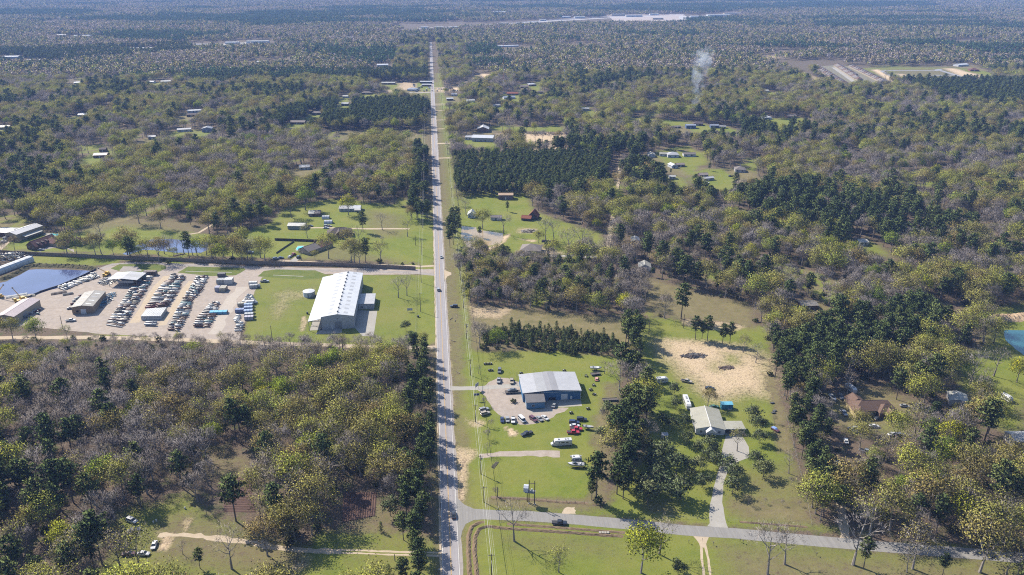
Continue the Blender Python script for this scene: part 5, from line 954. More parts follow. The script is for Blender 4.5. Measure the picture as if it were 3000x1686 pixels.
crane(KL(-30, 680), KL(50, 490, 9) * Vector((1, 1, 0)), 9, 'rust-coloured crane boom at the left edge of the pond')
# ---- walls and fences
def wall_line(name, label, cat, pts, h, th, mat, step, cap=None, base=None):
    e = empty(name, (pts[0][0], pts[0][1], 0), 0, label, cat); o = Vector((pts[0][0], pts[0][1], 0)); k = 0
    for a, c in zip(pts, pts[1:]):
        a, c = Vector((*a[:2], 0)), Vector((*c[:2], 0)); d = c - a; L = d.length; n = max(1, round(L / step)); rz = math.atan2(d.y, d.x); key = L / n
        me = MB().box(0.06, -th / 2, 0, key - 0.06, th / 2, h).mesh('panel', mat); pm = MB().box(-0.11, -th / 2 - 0.05, 0, 0.11, th / 2 + 0.05, h + 0.12).mesh('post', cap or mat)
        for i in range(n): q = a.lerp(c, i / n) - o; link('panel', me, e, q, (0, 0, rz)); link('post', pm, e, q, (0, 0, rz))
    return e
M_WALL = plain('precast_wall', (0.165, 0.125, 0.1), 0.9, 0.2, var=0.25); M_WALL2 = plain('wall_post', (0.2, 0.16, 0.13), 0.9)
wall_line('perimeter_wall', 'long brown precast wall between the yard and the estate', 'wall', [(-345, 594), (-322, 589.6), (-292.7, 582), (-237.5, 569.7), (-121.9, 545.6), (-72.8, 538.1), (-25.1, 527), (-16, 524.5)], 2.6, 0.25, M_WALL, 6.0, M_WALL2)
wall_line('retaining_wall', 'low dark wall between the pond and the vessel row', 'wall', [(p.x, p.y) for p in (KL(1450, 262), KL(1240, 365), KL(900, 510), KL(620, 600), KL(420, 690))], 1.0, 0.4, plain('dark_wall', (0.035, 0.034, 0.04), 0.9), 5.0)
wall_line('garden_fence', 'dark timber fence behind the brown-roofed pool house', 'fence', [(p.x, p.y) for p in (N2(165, 870), N2(500, 880), N2(990, 900))], 1.9, 0.08, W_DARK, 2.4)
wall_line('garden_fence', 'low grey fence crossing the lawn left of the pool house', 'fence', [(p.x, p.y) for p in (N2(520, 900), N2(350, 1010), N2(190, 1120))], 1.1, 0.08, plain('weathered_timber', (0.09, 0.08, 0.065), 0.9), 2.4)
M_POST = plain('fence_post_wood', (0.14, 0.12, 0.1), 0.95)
def wire_fence(label, pts, step=4.0, h=1.25):
    e = empty('wire_fence', (*pts[0][:2], 0), 0, label, 'fence'); o = Vector((*pts[0][:2], 0)); pm = MB().tube((0, 0, 0), (0, 0, h), 0.06, n=5).mesh('post', M_POST); wires = MB()
    for a, c in zip(pts, pts[1:]):
        a, c = Vector((*a[:2], 0)), Vector((*c[:2], 0)); n = max(1, round((c - a).length / step))
        for i in range(n): link('post', pm, e, a.lerp(c, i / n) - o)
        for z in (0.5, 0.85, 1.15): wires.tube(a - o + Vector((0, 0, z)), c - o + Vector((0, 0, z)), 0.012, n=3)
    wires.obj('wire', M_STEEL, e)
wire_fence('post and wire fence along the workshop lot and side road', poly(T12, (1130, 868), (1400, 880), (1700, 900), (1900, 915)))
wire_fence('post and wire fence at the front of the white house lawn', poly(T22, (-150, 1010), (200, 1030)) , 4); wire_fence('post and wire fence right of the white house drive', poly(T22, (340, 1040), (700, 1062), (980, 1088)))
wire_fence('wire fence running up the lane beside the warehouse lawn', poly(KW, (1230, 800), (1232, 500), (1234, 100)), 5)
wire_fence('wire fence between the white house lawn and the pine belt', poly(T22, (975, 1080), (930, 850), (860, 560), (780, 250)), 5)
wire_fence('wire fence behind the cleared strip', poly(T11, (930, 850), (1300, 860), (1900, 930), (2130, 980)), 5)

# ================================================================== vehicles
def car_paint(name, col, metal=0.0):
    m, t, b = nt(name, 0.28, 0.5, metal)
    c = mix(t, ramp(t, noise(t, 2.0, 4, 0.6), [(0.45, (0,) * 3), (0.75, (0.25,) * 3)]), col, tuple(x * 0.7 + 0.02 for x in col)); t.links.new(c, b.inputs['Base Color'])
    b.inputs['Coat Weight'].default_value = 0.5; b.inputs['Coat Roughness'].default_value = 0.1
    return m
V_WHITE, V_SILVER, V_BLACK, V_GREY, V_RED, V_NAVY, V_TAN, V_MAROON, V_GREEN = [car_paint(n, c) for n, c in (('white_car_paint', (0.4, 0.4, 0.4)), ('silver_car_paint', (0.2, 0.205, 0.21)), ('black_car_paint', (0.012, 0.012, 0.014)), ('grey_car_paint', (0.09, 0.095, 0.1)), ('red_car_paint', (0.3, 0.012, 0.018)), ('navy_car_paint', (0.015, 0.025, 0.07)), ('tan_car_paint', (0.27, 0.23, 0.17)), ('maroon_car_paint', (0.09, 0.03, 0.035)), ('green_car_paint', (0.04, 0.12, 0.06)))]
M_TYRE = plain('tyre_rubber', (0.018, 0.018, 0.019), 0.9); M_RIM = plain('wheel_rim', (0.28, 0.28, 0.29), 0.35, 0.5, 0.6); M_LAMP = plain('headlamp', (0.5, 0.5, 0.48), 0.1, 0.6); M_TAIL = plain('tail_lamp', (0.25, 0.01, 0.01), 0.2, 0.5); M_BLACKP = plain('black_plastic', (0.02, 0.02, 0.022), 0.6)
def ring(x, hw, z0, z1, r=0.12, tuck=0.0):
    """rounded cross-section of a body at station x"""
    return [(x, -hw + tuck, z0), (x, hw - tuck, z0), (x, hw, z0 + r * 1.5), (x, hw, z1 - r * 1.3), (x, hw - r, z1), (x, -hw + r, z1), (x, -hw, z1 - r * 1.3), (x, -hw, z0 + r * 1.5)]
def glassring(x, hw0, hw1, z0, z1): return [(x, -hw0, z0), (x, hw0, z0), (x, hw1, z1), (x, -hw1, z1)]
WHEEL = (MB().lathe([(0.2, -0.1), (0.32, -0.11), (0.35, -0.07), (0.35, 0.07), (0.32, 0.11), (0.2, 0.1)], 12, 'y').mesh('tyre', M_TYRE, True), MB().lathe([(0.06, -0.115), (0.2, -0.1), (0.2, 0.1), (0.06, 0.115)], 8, 'y').mesh('rim', M_RIM))
def spec(kind):
    """stations of body, glasshouse, roof; wheel places; scale of the wheels"""
    if kind == 'sedan': return ([(-2.35, .74, .45, .8), (-2.2, .86, .3, .95), (-1.2, .9, .25, 1.0), (1.0, .9, .25, .96), (1.9, .87, .28, .86), (2.3, .74, .4, .7)], [(-1.75, .78, .6, .97, 1.0), (-1.0, .8, .62, .97, 1.4), (0.25, .8, .62, .95, 1.42), (1.15, .78, .7, .93, .97)], (-1.0, .3, .64, 1.43), (-1.4, 1.4), 0.9, 1.0)
    if kind == 'suv': return ([(-2.4, .84, .45, 1.1), (-2.3, .93, .32, 1.15), (1.1, .95, .3, 1.12), (2.0, .93, .32, 1.02), (2.4, .8, .45, .9)], [(-2.3, .86, .76, 1.13, 1.25), (-2.1, .86, .74, 1.13, 1.74), (0.35, .86, .74, 1.1, 1.76), (1.2, .84, .78, 1.08, 1.12)], (-2.1, .4, .76, 1.78), (-1.4, 1.5), 0.95, 1.1)
    if kind == 'van': return ([(-2.7, .9, .4, 1.2), (-2.6, .98, .3, 1.25), (1.6, 1.0, .3, 1.2), (2.4, .95, .35, 1.05), (2.6, .85, .45, .95)], [(-2.6, .92, .86, 1.2, 1.9), (-2.5, .92, .86, 1.2, 2.05), (1.2, .92, .84, 1.18, 2.05), (2.0, .88, .84, 1.1, 1.15)], (-2.5, 1.3, .88, 2.09), (-1.7, 1.7), 1.0, 1.05)
    return ([(-2.85, .94, .55, 1.05), (-0.75, .96, .45, 1.05), (-0.6, .97, .4, 1.12), (1.3, .97, .4, 1.1), (2.5, .95, .42, 1.05), (2.85, .86, .55, .95)], [(-0.75, .9, .78, 1.1, 1.2), (-0.6, .9, .76, 1.1, 1.74), (0.7, .9, .76, 1.1, 1.76), (1.4, .88, .8, 1.08, 1.13)], (-0.62, .75, .78, 1.79), (-1.8, 1.85), 1.0, 1.15)
VM = {}
def vmesh(kind):
    if kind in VM: return VM[kind]
    body, gl, rf, wx, wy, ws_ = spec(kind); d = {}
    d['body'] = MB().hull([ring(x, h, a, c, 0.1, 0.08) for x, h, a, c in body]).mesh(kind + '_body', V_WHITE, False)
    d['window'] = MB().hull([glassring(x, a, c, z0 - 0.03, z1) for x, a, c, z0, z1 in gl]).mesh(kind + '_glass', M_GLASS)
    x0, x1, h, z = rf; d['roof'] = MB().hull([ring(x, h * k, z - 0.07, z + 0.02, 0.02) for x, k in ((x0 - 0.05, .94), (x0 + 0.15, 1.0), (x1 - 0.15, 1.0), (x1 + 0.08, .94))]).mesh(kind + '_roof', V_WHITE)
    xe, xf = body[0], body[-1]
    d['headlight'] = MB().box(-0.06, -0.16, -0.08, 0.06, 0.16, 0.08).mesh('headlight', M_LAMP); d['taillight'] = MB().box(-0.05, -0.1, -0.14, 0.05, 0.1, 0.14).mesh('taillight', M_TAIL)
    pil = MB()
    for sx in (-1, 1):
        for i in range(len(gl) - 1):
            if i in (0, len(gl) - 2) or True:
                a, c = gl[i], gl[i + 1]
                if i == 1: xm = (a[0] + c[0]) / 2 - 0.1; pil.hull([[(xm + q, sx * a[1] * 1.0, a[3] - 0.02), (xm + q, sx * (a[1] + 0.015), a[3] - 0.02), (xm + q, sx * (a[2] + 0.015), a[4]), (xm + q, sx * a[2], a[4])] for q in (-0.05, 0.05)])
                else:
                    q = a if i == 0 else c; s2 = c if i == 0 else a
                    pil.tube((q[0], sx * q[1], q[3]), (s2[0], sx * s2[2], s2[4]), 0.05, n=4)
    d['pillar'] = pil.mesh(kind + '_pillars', V_WHITE)
    d['bumper'] = MB().box(xf[0] - 0.12, -xf[1] * 0.95, xf[2] - 0.02, xf[0] + 0.05, xf[1] * 0.95, xf[2] + 0.16).mesh(kind + '_bumper', M_BLACKP)
    if kind == 'pickup': d['bed'] = MB().box(-2.7, -0.78, 1.0, -0.9, 0.78, 1.07).mesh('pickup_bed', M_BLACKP)
    VM[kind] = (d, body, wx, wy, ws_)
    return VM[kind]
def vehicle(kind, p, heading, mat, label, group=None, scale=1.0, name=None, lift=0.0):
    d, body, wx, wy, ws_ = vmesh(kind); nm = name or {'sedan': 'parked_car', 'suv': 'parked_suv', 'van': 'parked_van', 'pickup': 'pickup_truck'}[kind]
    e = empty(nm, (p.x, p.y, lift), R_(heading), label, {'sedan': 'car', 'suv': 'suv', 'van': 'van', 'pickup': 'pickup'}[kind], group); e.scale = (scale,) * 3; FOOT.append((p.x, p.y, 4.5))
    bo = link('body', d['body'], e, mat=mat); w = link('window', d['window'], e); link('roof', d['roof'], e, mat=mat); link('pillar', d['pillar'], w, mat=mat); link('bumper', d['bumper'], e)
    if 'bed' in d: link('bed', d['bed'], e)
    for x in wx:
        for s in (-1, 1):
            q = link('wheel', WHEEL[0], e, (x, s * (wy - 0.1), 0.35 * ws_)); q.scale = (ws_,) * 3; link('rim', WHEEL[1], q)
    xf, xe = body[-1], body[0]
    for s in (-1, 1):
        link('headlight', d['headlight'], e, (xf[0] - 0.03, s * (xf[1] - 0.2), xf[3] - 0.14)); link('taillight', d['taillight'], e, (xe[0], s * (xe[1] - 0.06), xe[3] - 0.2))
    return e
LOT = 'vehicles on the workshop lot'
CARS = [  # kind, point, heading (0 = facing +X, 90 = away), paint, label
    ('sedan', KB(625, 1100), 268, V_NAVY, 'dark blue car, leftmost of the row below the gravel yard'), ('sedan', KB(705, 1095), 268, V_SILVER, 'grey car second from the left in the row below the gravel yard'), ('pickup', KB(790, 1105), 265, V_WHITE, 'white pickup third from the left in the row below the gravel yard'),
    ('van', KB(925, 1100), 292, V_WHITE, 'white van fourth in the row, angled on the gravel'), ('suv', KB(1095, 1090), 300, V_MAROON, 'dark maroon suv fifth in the row'), ('sedan', KB(1185, 1085), 300, V_SILVER, 'silver-blue car sixth in the row'), ('sedan', KB(1270, 1070), 302, V_WHITE, 'white car at the right end of the row'),
    ('suv', KB(350, 945), 20, V_SILVER, 'silver suv by the roadside fence, upper of two'), ('suv', KB(368, 1005), 22, V_TAN, 'tan suv by the roadside fence, lower of two'), ('sedan', KB(1410, 880), 68, V_SILVER, 'silver car parked on the concrete in front of the bay'),
    ('pickup', KB(575, 505), 262, V_SILVER, 'silver pickup nose down above the drive'), ('pickup', KB(770, 515), 265, V_TAN, 'tan pickup facing down beside the workshop corner'), ('suv', KB(585, 360), 262, V_GREY, 'grey vehicle alone on the upper grass'),
    ('pickup', KB(995, 1310), 205, V_BLACK, 'black pickup with a silver roof alone on the grass'), ('suv', KB(1825, 1095), 350, V_BLACK, 'black suv at the top of the grass group'), ('suv', KB(1710, 1140), 350, V_NAVY, 'dark blue suv left in the grass group'), ('sedan', KB(1720, 1190), 352, V_WHITE, 'white car squeezed between the blue suv and red pickup'), ('pickup', KB(1740, 1240), 350, V_RED, 'red pickup, upper of two in the grass group'), ('pickup', KB(1695, 1290), 352, V_RED, 'red pickup with a black bed, lower of two'),
    ('pickup', T12(1645, 1062), 352, V_BLACK, 'black pickup driving on the side road'), ('sedan', T12(848, 1000), 90, V_BLACK, 'dark car on the main road at the junction'), ('sedan', T11(755, 500), 270, V_SILVER, 'silver car far up the main road, upper of two'), ('suv', T11(733, 745), 92, V_SILVER, 'silver car on the main road level with the warehouse'), ('suv', T11(850, 872), 178, V_BLACK, 'dark suv pulling out of the field entrance'),
    ('suv', LL(318, 290), 330, V_WHITE, 'white suv with dark windows under the trees at lower left'), ('sedan', LL(553, 550), 275, V_WHITE, 'white car beside the sandy patch in the glade'), ('sedan', LL(440, 640), 350, V_WHITE, 'white car half hidden under a tree in the glade'), ('sedan', LL(340, 390), 15, V_SILVER, 'pale car roof peeping out of the bushes in the glade'), ('sedan', LL(280, 640), 5, V_MAROON, 'dull red car under the left tree of the glade'),
    ('pickup', N4(200, 130), 330, V_TAN, 'tan and blue truck on the upper lawn of the white house'), ('sedan', N4(640, 260), 345, V_BLACK, 'dark car beside the sandy clearing'), ('sedan', N4(720, 612), 0, V_GREEN, 'green car behind the white house roof'), ('pickup', N4(1040, 1075), 85, V_TAN, 'truck parked under the carport'),
    ('suv', N5(790, 300), 265, V_GREY, 'grey van-like suv right of the beached boat'), ('pickup', N5(845, 600), 270, V_SILVER, 'silver pickup left of the brown hip-roofed house'), ('sedan', N5(2000, 470), 340, V_SILVER, 'silver car right of the brown hip-roofed house'), ('sedan', N5(1490, 700), 20, V_BLACK, 'dark car at the front of the brown hip-roofed house'), ('sedan', N5(890, 1130), 70, V_WHITE, 'white car under the trees left of the yellow-olive tree'), ('sedan', N5(1010, 920), 300, V_GREY, 'grey car in front of the brown hip-roofed house'), ('sedan', N5(1420, 850), 350, V_WHITE, 'white car in the middle of the brown house forecourt'), ('pickup', N5(1270, 1330), 320, V_SILVER, 'silver pickup at the bottom of the wooded lane'), ('pickup', T22(1175, 620), 95, V_SILVER, 'silver pickup on the wooded lane'), ('suv', T22(1310, 350), 10, V_SILVER, 'silver suv right of the lane by the brown house'), ('suv', N5(1900, 1020), 0, V_GREY, 'grey suv under the tall olive tree'), ('sedan', N5(1760, 1000), 15, V_WHITE, 'white car under the tall olive tree'),
    ('pickup', N1(50, 590), 30, V_WHITE, 'white pickup towing a trailer at the two-door metal building'), ('sedan', N1(775, 735), 5, V_SILVER, 'pale car on the drive of the red-roofed house'), ('sedan', N2(830, 605), 0, V_GREY, 'dark car beside the long sage-grey shed'), ('suv', N2(1140, 612), 5, V_SILVER, 'pale suv below the near greenhouse'), ('sedan', N2(1185, 610), 0, V_TAN, 'teal car right of the pale suv'), ('sedan', N2(1130, 645), 0, V_WHITE, 'white car on the dirt drive by the dark house'), ('sedan', N2(450, 1185), 70, V_WHITE, 'white car beside the pool house, left of a red one'), ('pickup', N2(510, 1150), 70, V_RED, 'red pickup at the left end of the pool house'), ('suv', N2(610, 1195), 80, V_BLACK, 'black suv on the drive of the pool house'), ('suv', N2(185, 1225), 20, V_SILVER, 'silver suv under the orange-budded trees'), ('sedan', N2(270, 1210), 15, V_NAVY, 'navy car under the orange-budded trees'), ('suv', T01(1890, 465), 0, V_SILVER, 'silver vehicle under trees right of the estate pond'),
    ('pickup', KL(1070, 1040), 5, V_WHITE, 'white truck with a green bed in front of the tan shed'), ('sedan', KL(400, 985), 20, V_GREY, 'grey car at the corner of the pinkish shed'), ('pickup', KM(1935, 345), 0, V_SILVER, 'pale flatbed truck at the edge of the warehouse grass'), ('sedan', T10(90, 1018), 0, V_WHITE, 'white vehicle on the bare field left of the road'), ('sedan', T10(510, 1000), 80, V_SILVER, 'silver vehicle on the bare field nearest the road'), ('sedan', X5(313, 215), 90, V_SILVER, 'small car far up the road, upper'), ('suv', X5(313, 246), 90, V_BLACK, 'dark car far up the road at the machinery lot'), ('sedan', C8(990, 402), 0, V_BLACK, 'dark car on the lower far lawn'), ('pickup', C8(785, 462), 0, V_WHITE, 'white truck below the far carport')]
for k_, p_, h_, m_, l_ in CARS: vehicle(k_, p_, h_, m_, l_, LOT if p_.x > 14 and p_.x < 80 and p_.y > 280 and p_.y < 370 else None)
# more cars in the machinery lots, too small to tell apart
for i in range(26):
    p = X5(120 + (i * 53) % 185, 175 + (i * 37) % 82) if i < 17 else X5(360 + (i * 71) % 240, 205 + (i * 29) % 45)
    vehicle(('sedan', 'pickup', 'van', 'suv')[i % 4], p, (i * 47) % 360, (V_WHITE, V_SILVER, V_BLACK, V_MAROON, V_WHITE)[i % 5], 'tiny vehicle in the machinery lots on both sides of the far road', 'vehicles in the far machinery lots')
# ---- motorhome, travel trailer, boats, trailers
def rv(p, heading, L, label, name='motorhome', nose=True, cat='motorhome'):
    e = empty(name, (p.x, p.y, 0), R_(heading), label, cat); FOOT.append((p.x, p.y, 6)); mb = MB().hull([ring(x, h, a, c, 0.15) for x, h, a, c in ((-L / 2, 1.12, .6, 2.75), (-L / 2 + 0.15, 1.22, .5, 2.95), (L / 2 - 1.8, 1.22, .5, 2.95), (L / 2 - 1.0, 1.2, .5, 2.9), (L / 2 - (0.7 if nose else 0.1), 1.15, .55, 2.3))]); mb.obj('body', V_WHITE, e)
    if nose: MB().hull([ring(x, h, a, c, 0.12) for x, h, a, c in ((L / 2 - 0.9, 1.0, .5, 1.5), (L / 2 - 0.2, .98, .5, 1.35), (L / 2 + 0.5, .9, .55, 1.15), (L / 2 + 0.75, .75, .6, 1.0))]).obj('cab', V_WHITE, e); MB().box(L / 2 - 0.72, -0.9, 1.4, L / 2 - 0.2, 0.9, 1.95).obj('windscreen', M_GLASS, e)
    else: MB().tube((L / 2, 0, 0.6), (L / 2 + 1.2, 0, 0.5), 0.07).obj('hitch', M_STEEL, e); MB().box(-L / 2 - 0.05, -0.4, 1.5, -L / 2 + 0.02, 0.4, 2.2).obj('rear_window', M_GLASS, e)
    for s in (-1, 1):
        for x0, x1 in ((-2.6, -1.6), (-0.9, 0.6), (1.1, 1.7)): MB().box(x0, s * 1.225 - 0.02, 1.6, x1, s * 1.225 + 0.02, 2.2).obj('window', M_GLASS, e)
        MB().box(-L / 2 + 0.3, s * 1.222 - 0.015, 1.05, L / 2 - 1.6, s * 1.222 + 0.015, 1.2).obj('stripe', V_GREY, e)
    for x in (-2.6, -1.4, 1.6): MB().box(x - 0.35, -0.35, 2.95, x + 0.35, 0.35, 3.2).obj('roof_unit', V_SILVER, e)
    for x in ((-L / 3, L / 3) if nose else (-0.5, 0.4)):
        for s in (-1, 1): q = link('wheel', WHEEL[0], e, (x, s * 1.08, 0.4)); q.scale = (1.15,) * 3; link('rim', WHEEL[1], q)
rv(KV(600, 425), 180, 8.6, 'white motorhome with dark windows parked on the grass')
rv(N4(205, 560), 264, 10.5, 'white travel trailer left of the white house', 'travel_trailer', False, 'trailer')
rv(N5(980, 170), 280, 6.5, 'white trailer behind the boat by the brown house', 'travel_trailer', False, 'trailer')
rv(N1(150, 535), 60, 6.5, 'white box trailer behind the white pickup at the metal building', 'box_trailer', False, 'trailer')
rv(KV(775, 630), 0, 4.2, 'small white cargo trailer behind the silver boat', 'cargo_trailer', False, 'trailer')
rv(T11(2420, 1440), 5, 6.0, 'white utility body trailer on the upper lawn of the white house', 'box_trailer', False, 'trailer')
rv(T22(2445, 130), 280, 5.0, 'white caravan glimpsed among trees at the far right', 'travel_trailer', False, 'trailer')
def boat(p, heading, L, label, hull, deck, cabin=True, trailer=True):
    e = empty('boat', (p.x, p.y, 0), R_(heading), label, 'boat'); FOOT.append((p.x, p.y, 5)); z = 0.75 if trailer else 0.2; W = L * 0.17
    st = [(-L / 2, W * .88, 0.25, 1.0), (-L / 4, W, 0.15, 1.0), (0, W, 0.12, 1.02), (L / 4, W * .85, 0.18, 1.08), (L * 0.42, W * .45, 0.4, 1.15), (L / 2, 0.06, 0.75, 1.2)]
    MB().hull([[(x, 0, z + a), (x, h * .75, z + a + 0.2), (x, h, z + c), (x, -h, z + c), (x, -h * .75, z + a + 0.2)] for x, h, a, c in st]).obj('hull', hull, e)
    MB().hull([[(x, -h * .82, z + c - 0.02), (x, h * .82, z + c - 0.02), (x, h * .82, z + c + 0.06), (x, -h * .82, z + c + 0.06)] for x, h, a, c in st[3:]]).obj('foredeck', deck, e); MB().box(-L / 2 + 0.2, -W * .7, z + 0.98, L / 5, W * .7, z + 1.03).obj('cockpit', plain('cockpit_lining', (0.16, 0.17, 0.18)) if 'cockpit_lining' not in MATS else MATS['cockpit_lining'], e)
    if cabin: MB().hull([[(x, -w, z + 1.0), (x, w, z + 1.0), (x, w * .8, z + h), (x, -w * .8, z + h)] for x, w, h in ((-L * .02, W * .6, 1.7), (L * .1, W * .6, 1.65), (L * .2, W * .5, 1.1))]).obj('windshield', M_GLASS, e)
    for y in (-0.5, 0.35): MB().box(-L * .3, y, z + 1.0, -L * .22, y + 0.5, z + 1.45).obj('seat', deck, e)
    MB().box(-L / 2 - 0.35, -0.2, z + 0.5, -L / 2 - 0.02, 0.2, z + 1.35).obj('outboard', M_BLACKP, e)
    if trailer:
        MB().box(-L * .4, -W * .8, 0.5, L * .4, -W * .7, 0.62).box(-L * .4, W * .7, 0.5, L * .4, W * .8, 0.62).tube((L * .4, 0, 0.56), (L * .62, 0, 0.5), 0.05).obj('trailer_frame', M_STEEL, e)
        for x in (-L * .12, L * .02):
            for s in (-1, 1): q = link('wheel', WHEEL[0], e, (x, s * (W * .95), 0.32)); q.scale = (0.9,) * 3
boat(KV(765, 690), 170, 7.0, 'silver and white boat on a trailer at the right of the lot', V_SILVER, V_WHITE); boat(KV(915, 240), 340, 5.0, 'small pale open boat right of the red pickups', V_SILVER, V_TAN, False); boat(N5(635, 340), 268, 6.5, 'white boat stored beside the brown hip-roofed house', V_WHITE, V_WHITE); boat(KB(2040, 335), 350, 6.0, 'long dark and white boat hull by the fence right of the workshop', V_WHITE, V_GREY, False)
boat(T01(1265, 440), 100, 3.6, 'little white rowing boat on the estate pond', V_WHITE, V_WHITE, False, False)
def flatbed(p, heading, L, label, load=None):
    e = empty('flatbed_trailer', (p.x, p.y, 0), R_(heading), label, 'trailer'); FOOT.append((p.x, p.y, 4)); MB().box(-L / 2, -1.1, 0.6, L / 2, 1.1, 0.75).obj('deck', plain('trailer_deck', (0.07, 0.06, 0.055)) if 'trailer_deck' not in MATS else MATS['trailer_deck'], e); MB().tube((L / 2, -0.6, 0.6), (L / 2 + 1.3, 0, 0.55), 0.06).tube((L / 2, 0.6, 0.6), (L / 2 + 1.3, 0, 0.55), 0.06).obj('drawbar', M_STEEL, e)
    for x in (-0.6, 0.3):
        for s in (-1, 1): link('wheel', WHEEL[0], e, (x, s * 1.22, 0.35))
    for y in (-1.1, 1.05): MB().box(-L / 2, y, 0.75, L / 2, y + 0.05, 1.0).obj('side_rail', M_STEEL, e)
flatbed(KB(780, 680), 180, 7.5, 'dark flatbed trailer carrying a car in the gravel yard'); p = KB(775, 672); vehicle('sedan', p, 182, V_GREY, 'dark car loaded on the flatbed trailer in the gravel yard', LOT, 1.0, 'loaded_car', 0.77); FOOT.pop()
flatbed(KB(2030, 405), 10, 5, 'small trailer with white boxes by the fence right of the workshop'); flatbed(KB(2250, 795), 0, 7.5, 'long white-edged trailer at the edge of the pine belt')
# ---- implements and odd things on the workshop grass
def implement(p, heading, label, col, n=3, name='farm_implement'):
    e = empty(name, (p.x, p.y, 0), R_(heading), label, 'implement', 'implements on the workshop grass'); L = 0.9 * n
    MB().box(-L / 2, -0.12, 0.55, L / 2, 0.12, 0.75).box(-L / 2, -0.6, 0.5, -L / 2 + 0.12, 0.6, 0.6).box(L / 2 - 0.12, -0.6, 0.5, L / 2, 0.6, 0.6).obj('frame', col, e)
    for i in range(n):
        x = -L / 2 + L * (i + 0.5) / n
        for s in (-0.62, 0.62): q = link('wheel', WHEEL[0], e, (x, s, 0.38)); q.scale = (1.1,) * 3
        MB().box(x - 0.2, -0.3, 0.7, x + 0.2, 0.3, 1.0).obj('gearbox', M_BLACKP if i % 2 else P_LG, e)
for u, v, h, n, lab in ((410, 248, 0, 5, 'long black implement with many wheels at the top left of the lot'), (450, 345, 0, 3, 'short black implement with wheels below the long one'), (2005, 570, 90, 2, 'black wheeled frame right of the workshop, upper'), (1960, 640, 20, 2, 'black wheeled frame right of the workshop, middle'), (2015, 710, 140, 2, 'black wheeled frame right of the workshop, lower'), (1890, 430, 80, 2, 'white and black machine right of the workshop roof'), (1920, 925, 0, 2, 'small white-topped cart on the grass right of the apron'), (1665, 988, 0, 2, 'low pale cart on the grass below the apron'), (1560, 350, 0, 2, 'dark machine behind the workshop roof'), (910, 390, 0, 2, 'rusty machine behind the left corner of the workshop')): implement(KB(u, v), h, lab, M_BLACKP, n)
e = empty('machine_frame', KB(2050, 480), R_(80), 'pink-red machine frame on the grass right of the workshop', 'implement'); MB().box(-2, -0.8, 0.3, 2, 0.8, 0.5).obj('deck', paint('faded_red', (0.3, 0.13, 0.11)), e); MB().box(-1.2, -0.6, 0.5, 0.6, 0.6, 1.2).obj('hopper', paint('faded_pink', (0.36, 0.2, 0.17)), e); [link('wheel', WHEEL[0], e, (x, y, 0.35)) for x in (-1.5, 1.5) for y in (-0.9, 0.9)]
e = empty('car_under_tarp', N4(1870, 1040), R_(295), 'car half covered by a blue tarpaulin on the lawn right of the carport', 'car'); MB().hull([ring(x, h, a, c, 0.12) for x, h, a, c in ((-2.2, .7, .4, .8), (-1.8, .85, .3, .95), (1.4, .85, .3, .95), (2.2, .7, .4, .75))]).obj('body', V_MAROON, e); MB().hull([ring(x, h, a, c, 0.15) for x, h, a, c in ((-1.9, .75, .8, 1.0), (-1.2, .8, .9, 1.4), (0.4, .8, .9, 1.4), (1.0, .7, .8, 1.0))]).obj('tarpaulin', paint('blue_tarp', (0.13, 0.2, 0.42)), e); [link('wheel', WHEEL[0], e, (x, y, 0.33)) for x in (-1.4, 1.4) for y in (-0.8, 0.8)]
p = T12(2420, 420); b = Bld('garden_shed', 'tiny grey-roofed shed between the pine belt and the white house', 'shed', (p.x, p.y), 2.6, 2.4, 1.9, 0.5, R_(-5), 'gx', W_GREYW, R_GREY, 0.15); b.hole('door', 'f', 0.9, 0.05, 0.8, 1.6, W_DARK)
heap('brush_pile', 'pile of dark branches at the top of the sandy clearing', T21(80, 1240), 7, 3, 0.9, 130, [P_BR, P_DG], 21, 'brush pile'); heap('brush_pile', 'second pile of brush left on the sandy clearing', T21(330, 1330), 4, 2, 0.4, 70, [P_BR, P_BR], 22, 'brush pile')
heap('brush_pile', 'brush piled under the trees behind the taupe-roofed house', N3(1420, 760), 7, 4, 1.2, 150, [P_BR, P_CR], 23, 'brush pile'); heap('scrap_heap', 'rusty machinery parked behind the large white metal building', C7(440, 165), 26, 8, 2.0, 200, [P_RU, P_DG, P_CR], 24); heap('scrap_heap', 'rusty machinery at the right of the timber yard', C7(700, 155), 34, 9, 2.0, 240, [P_RU, P_BR, P_CR], 25)
for u, v in ((1818, 530), (1860, 680), (1840, 715)): p = N4(u, v); e = empty('trough', p, 0.3, 'black trough on the dry strip right of the white house lawn', 'trough', 'troughs on the dry strip'); MB().box(-0.9, -0.4, 0, 0.9, 0.4, 0.5).obj('tub', M_BLACKP, e); MB().box(-0.95, -0.45, 0.5, 0.95, 0.45, 0.56).obj('rim', P_DG, e)

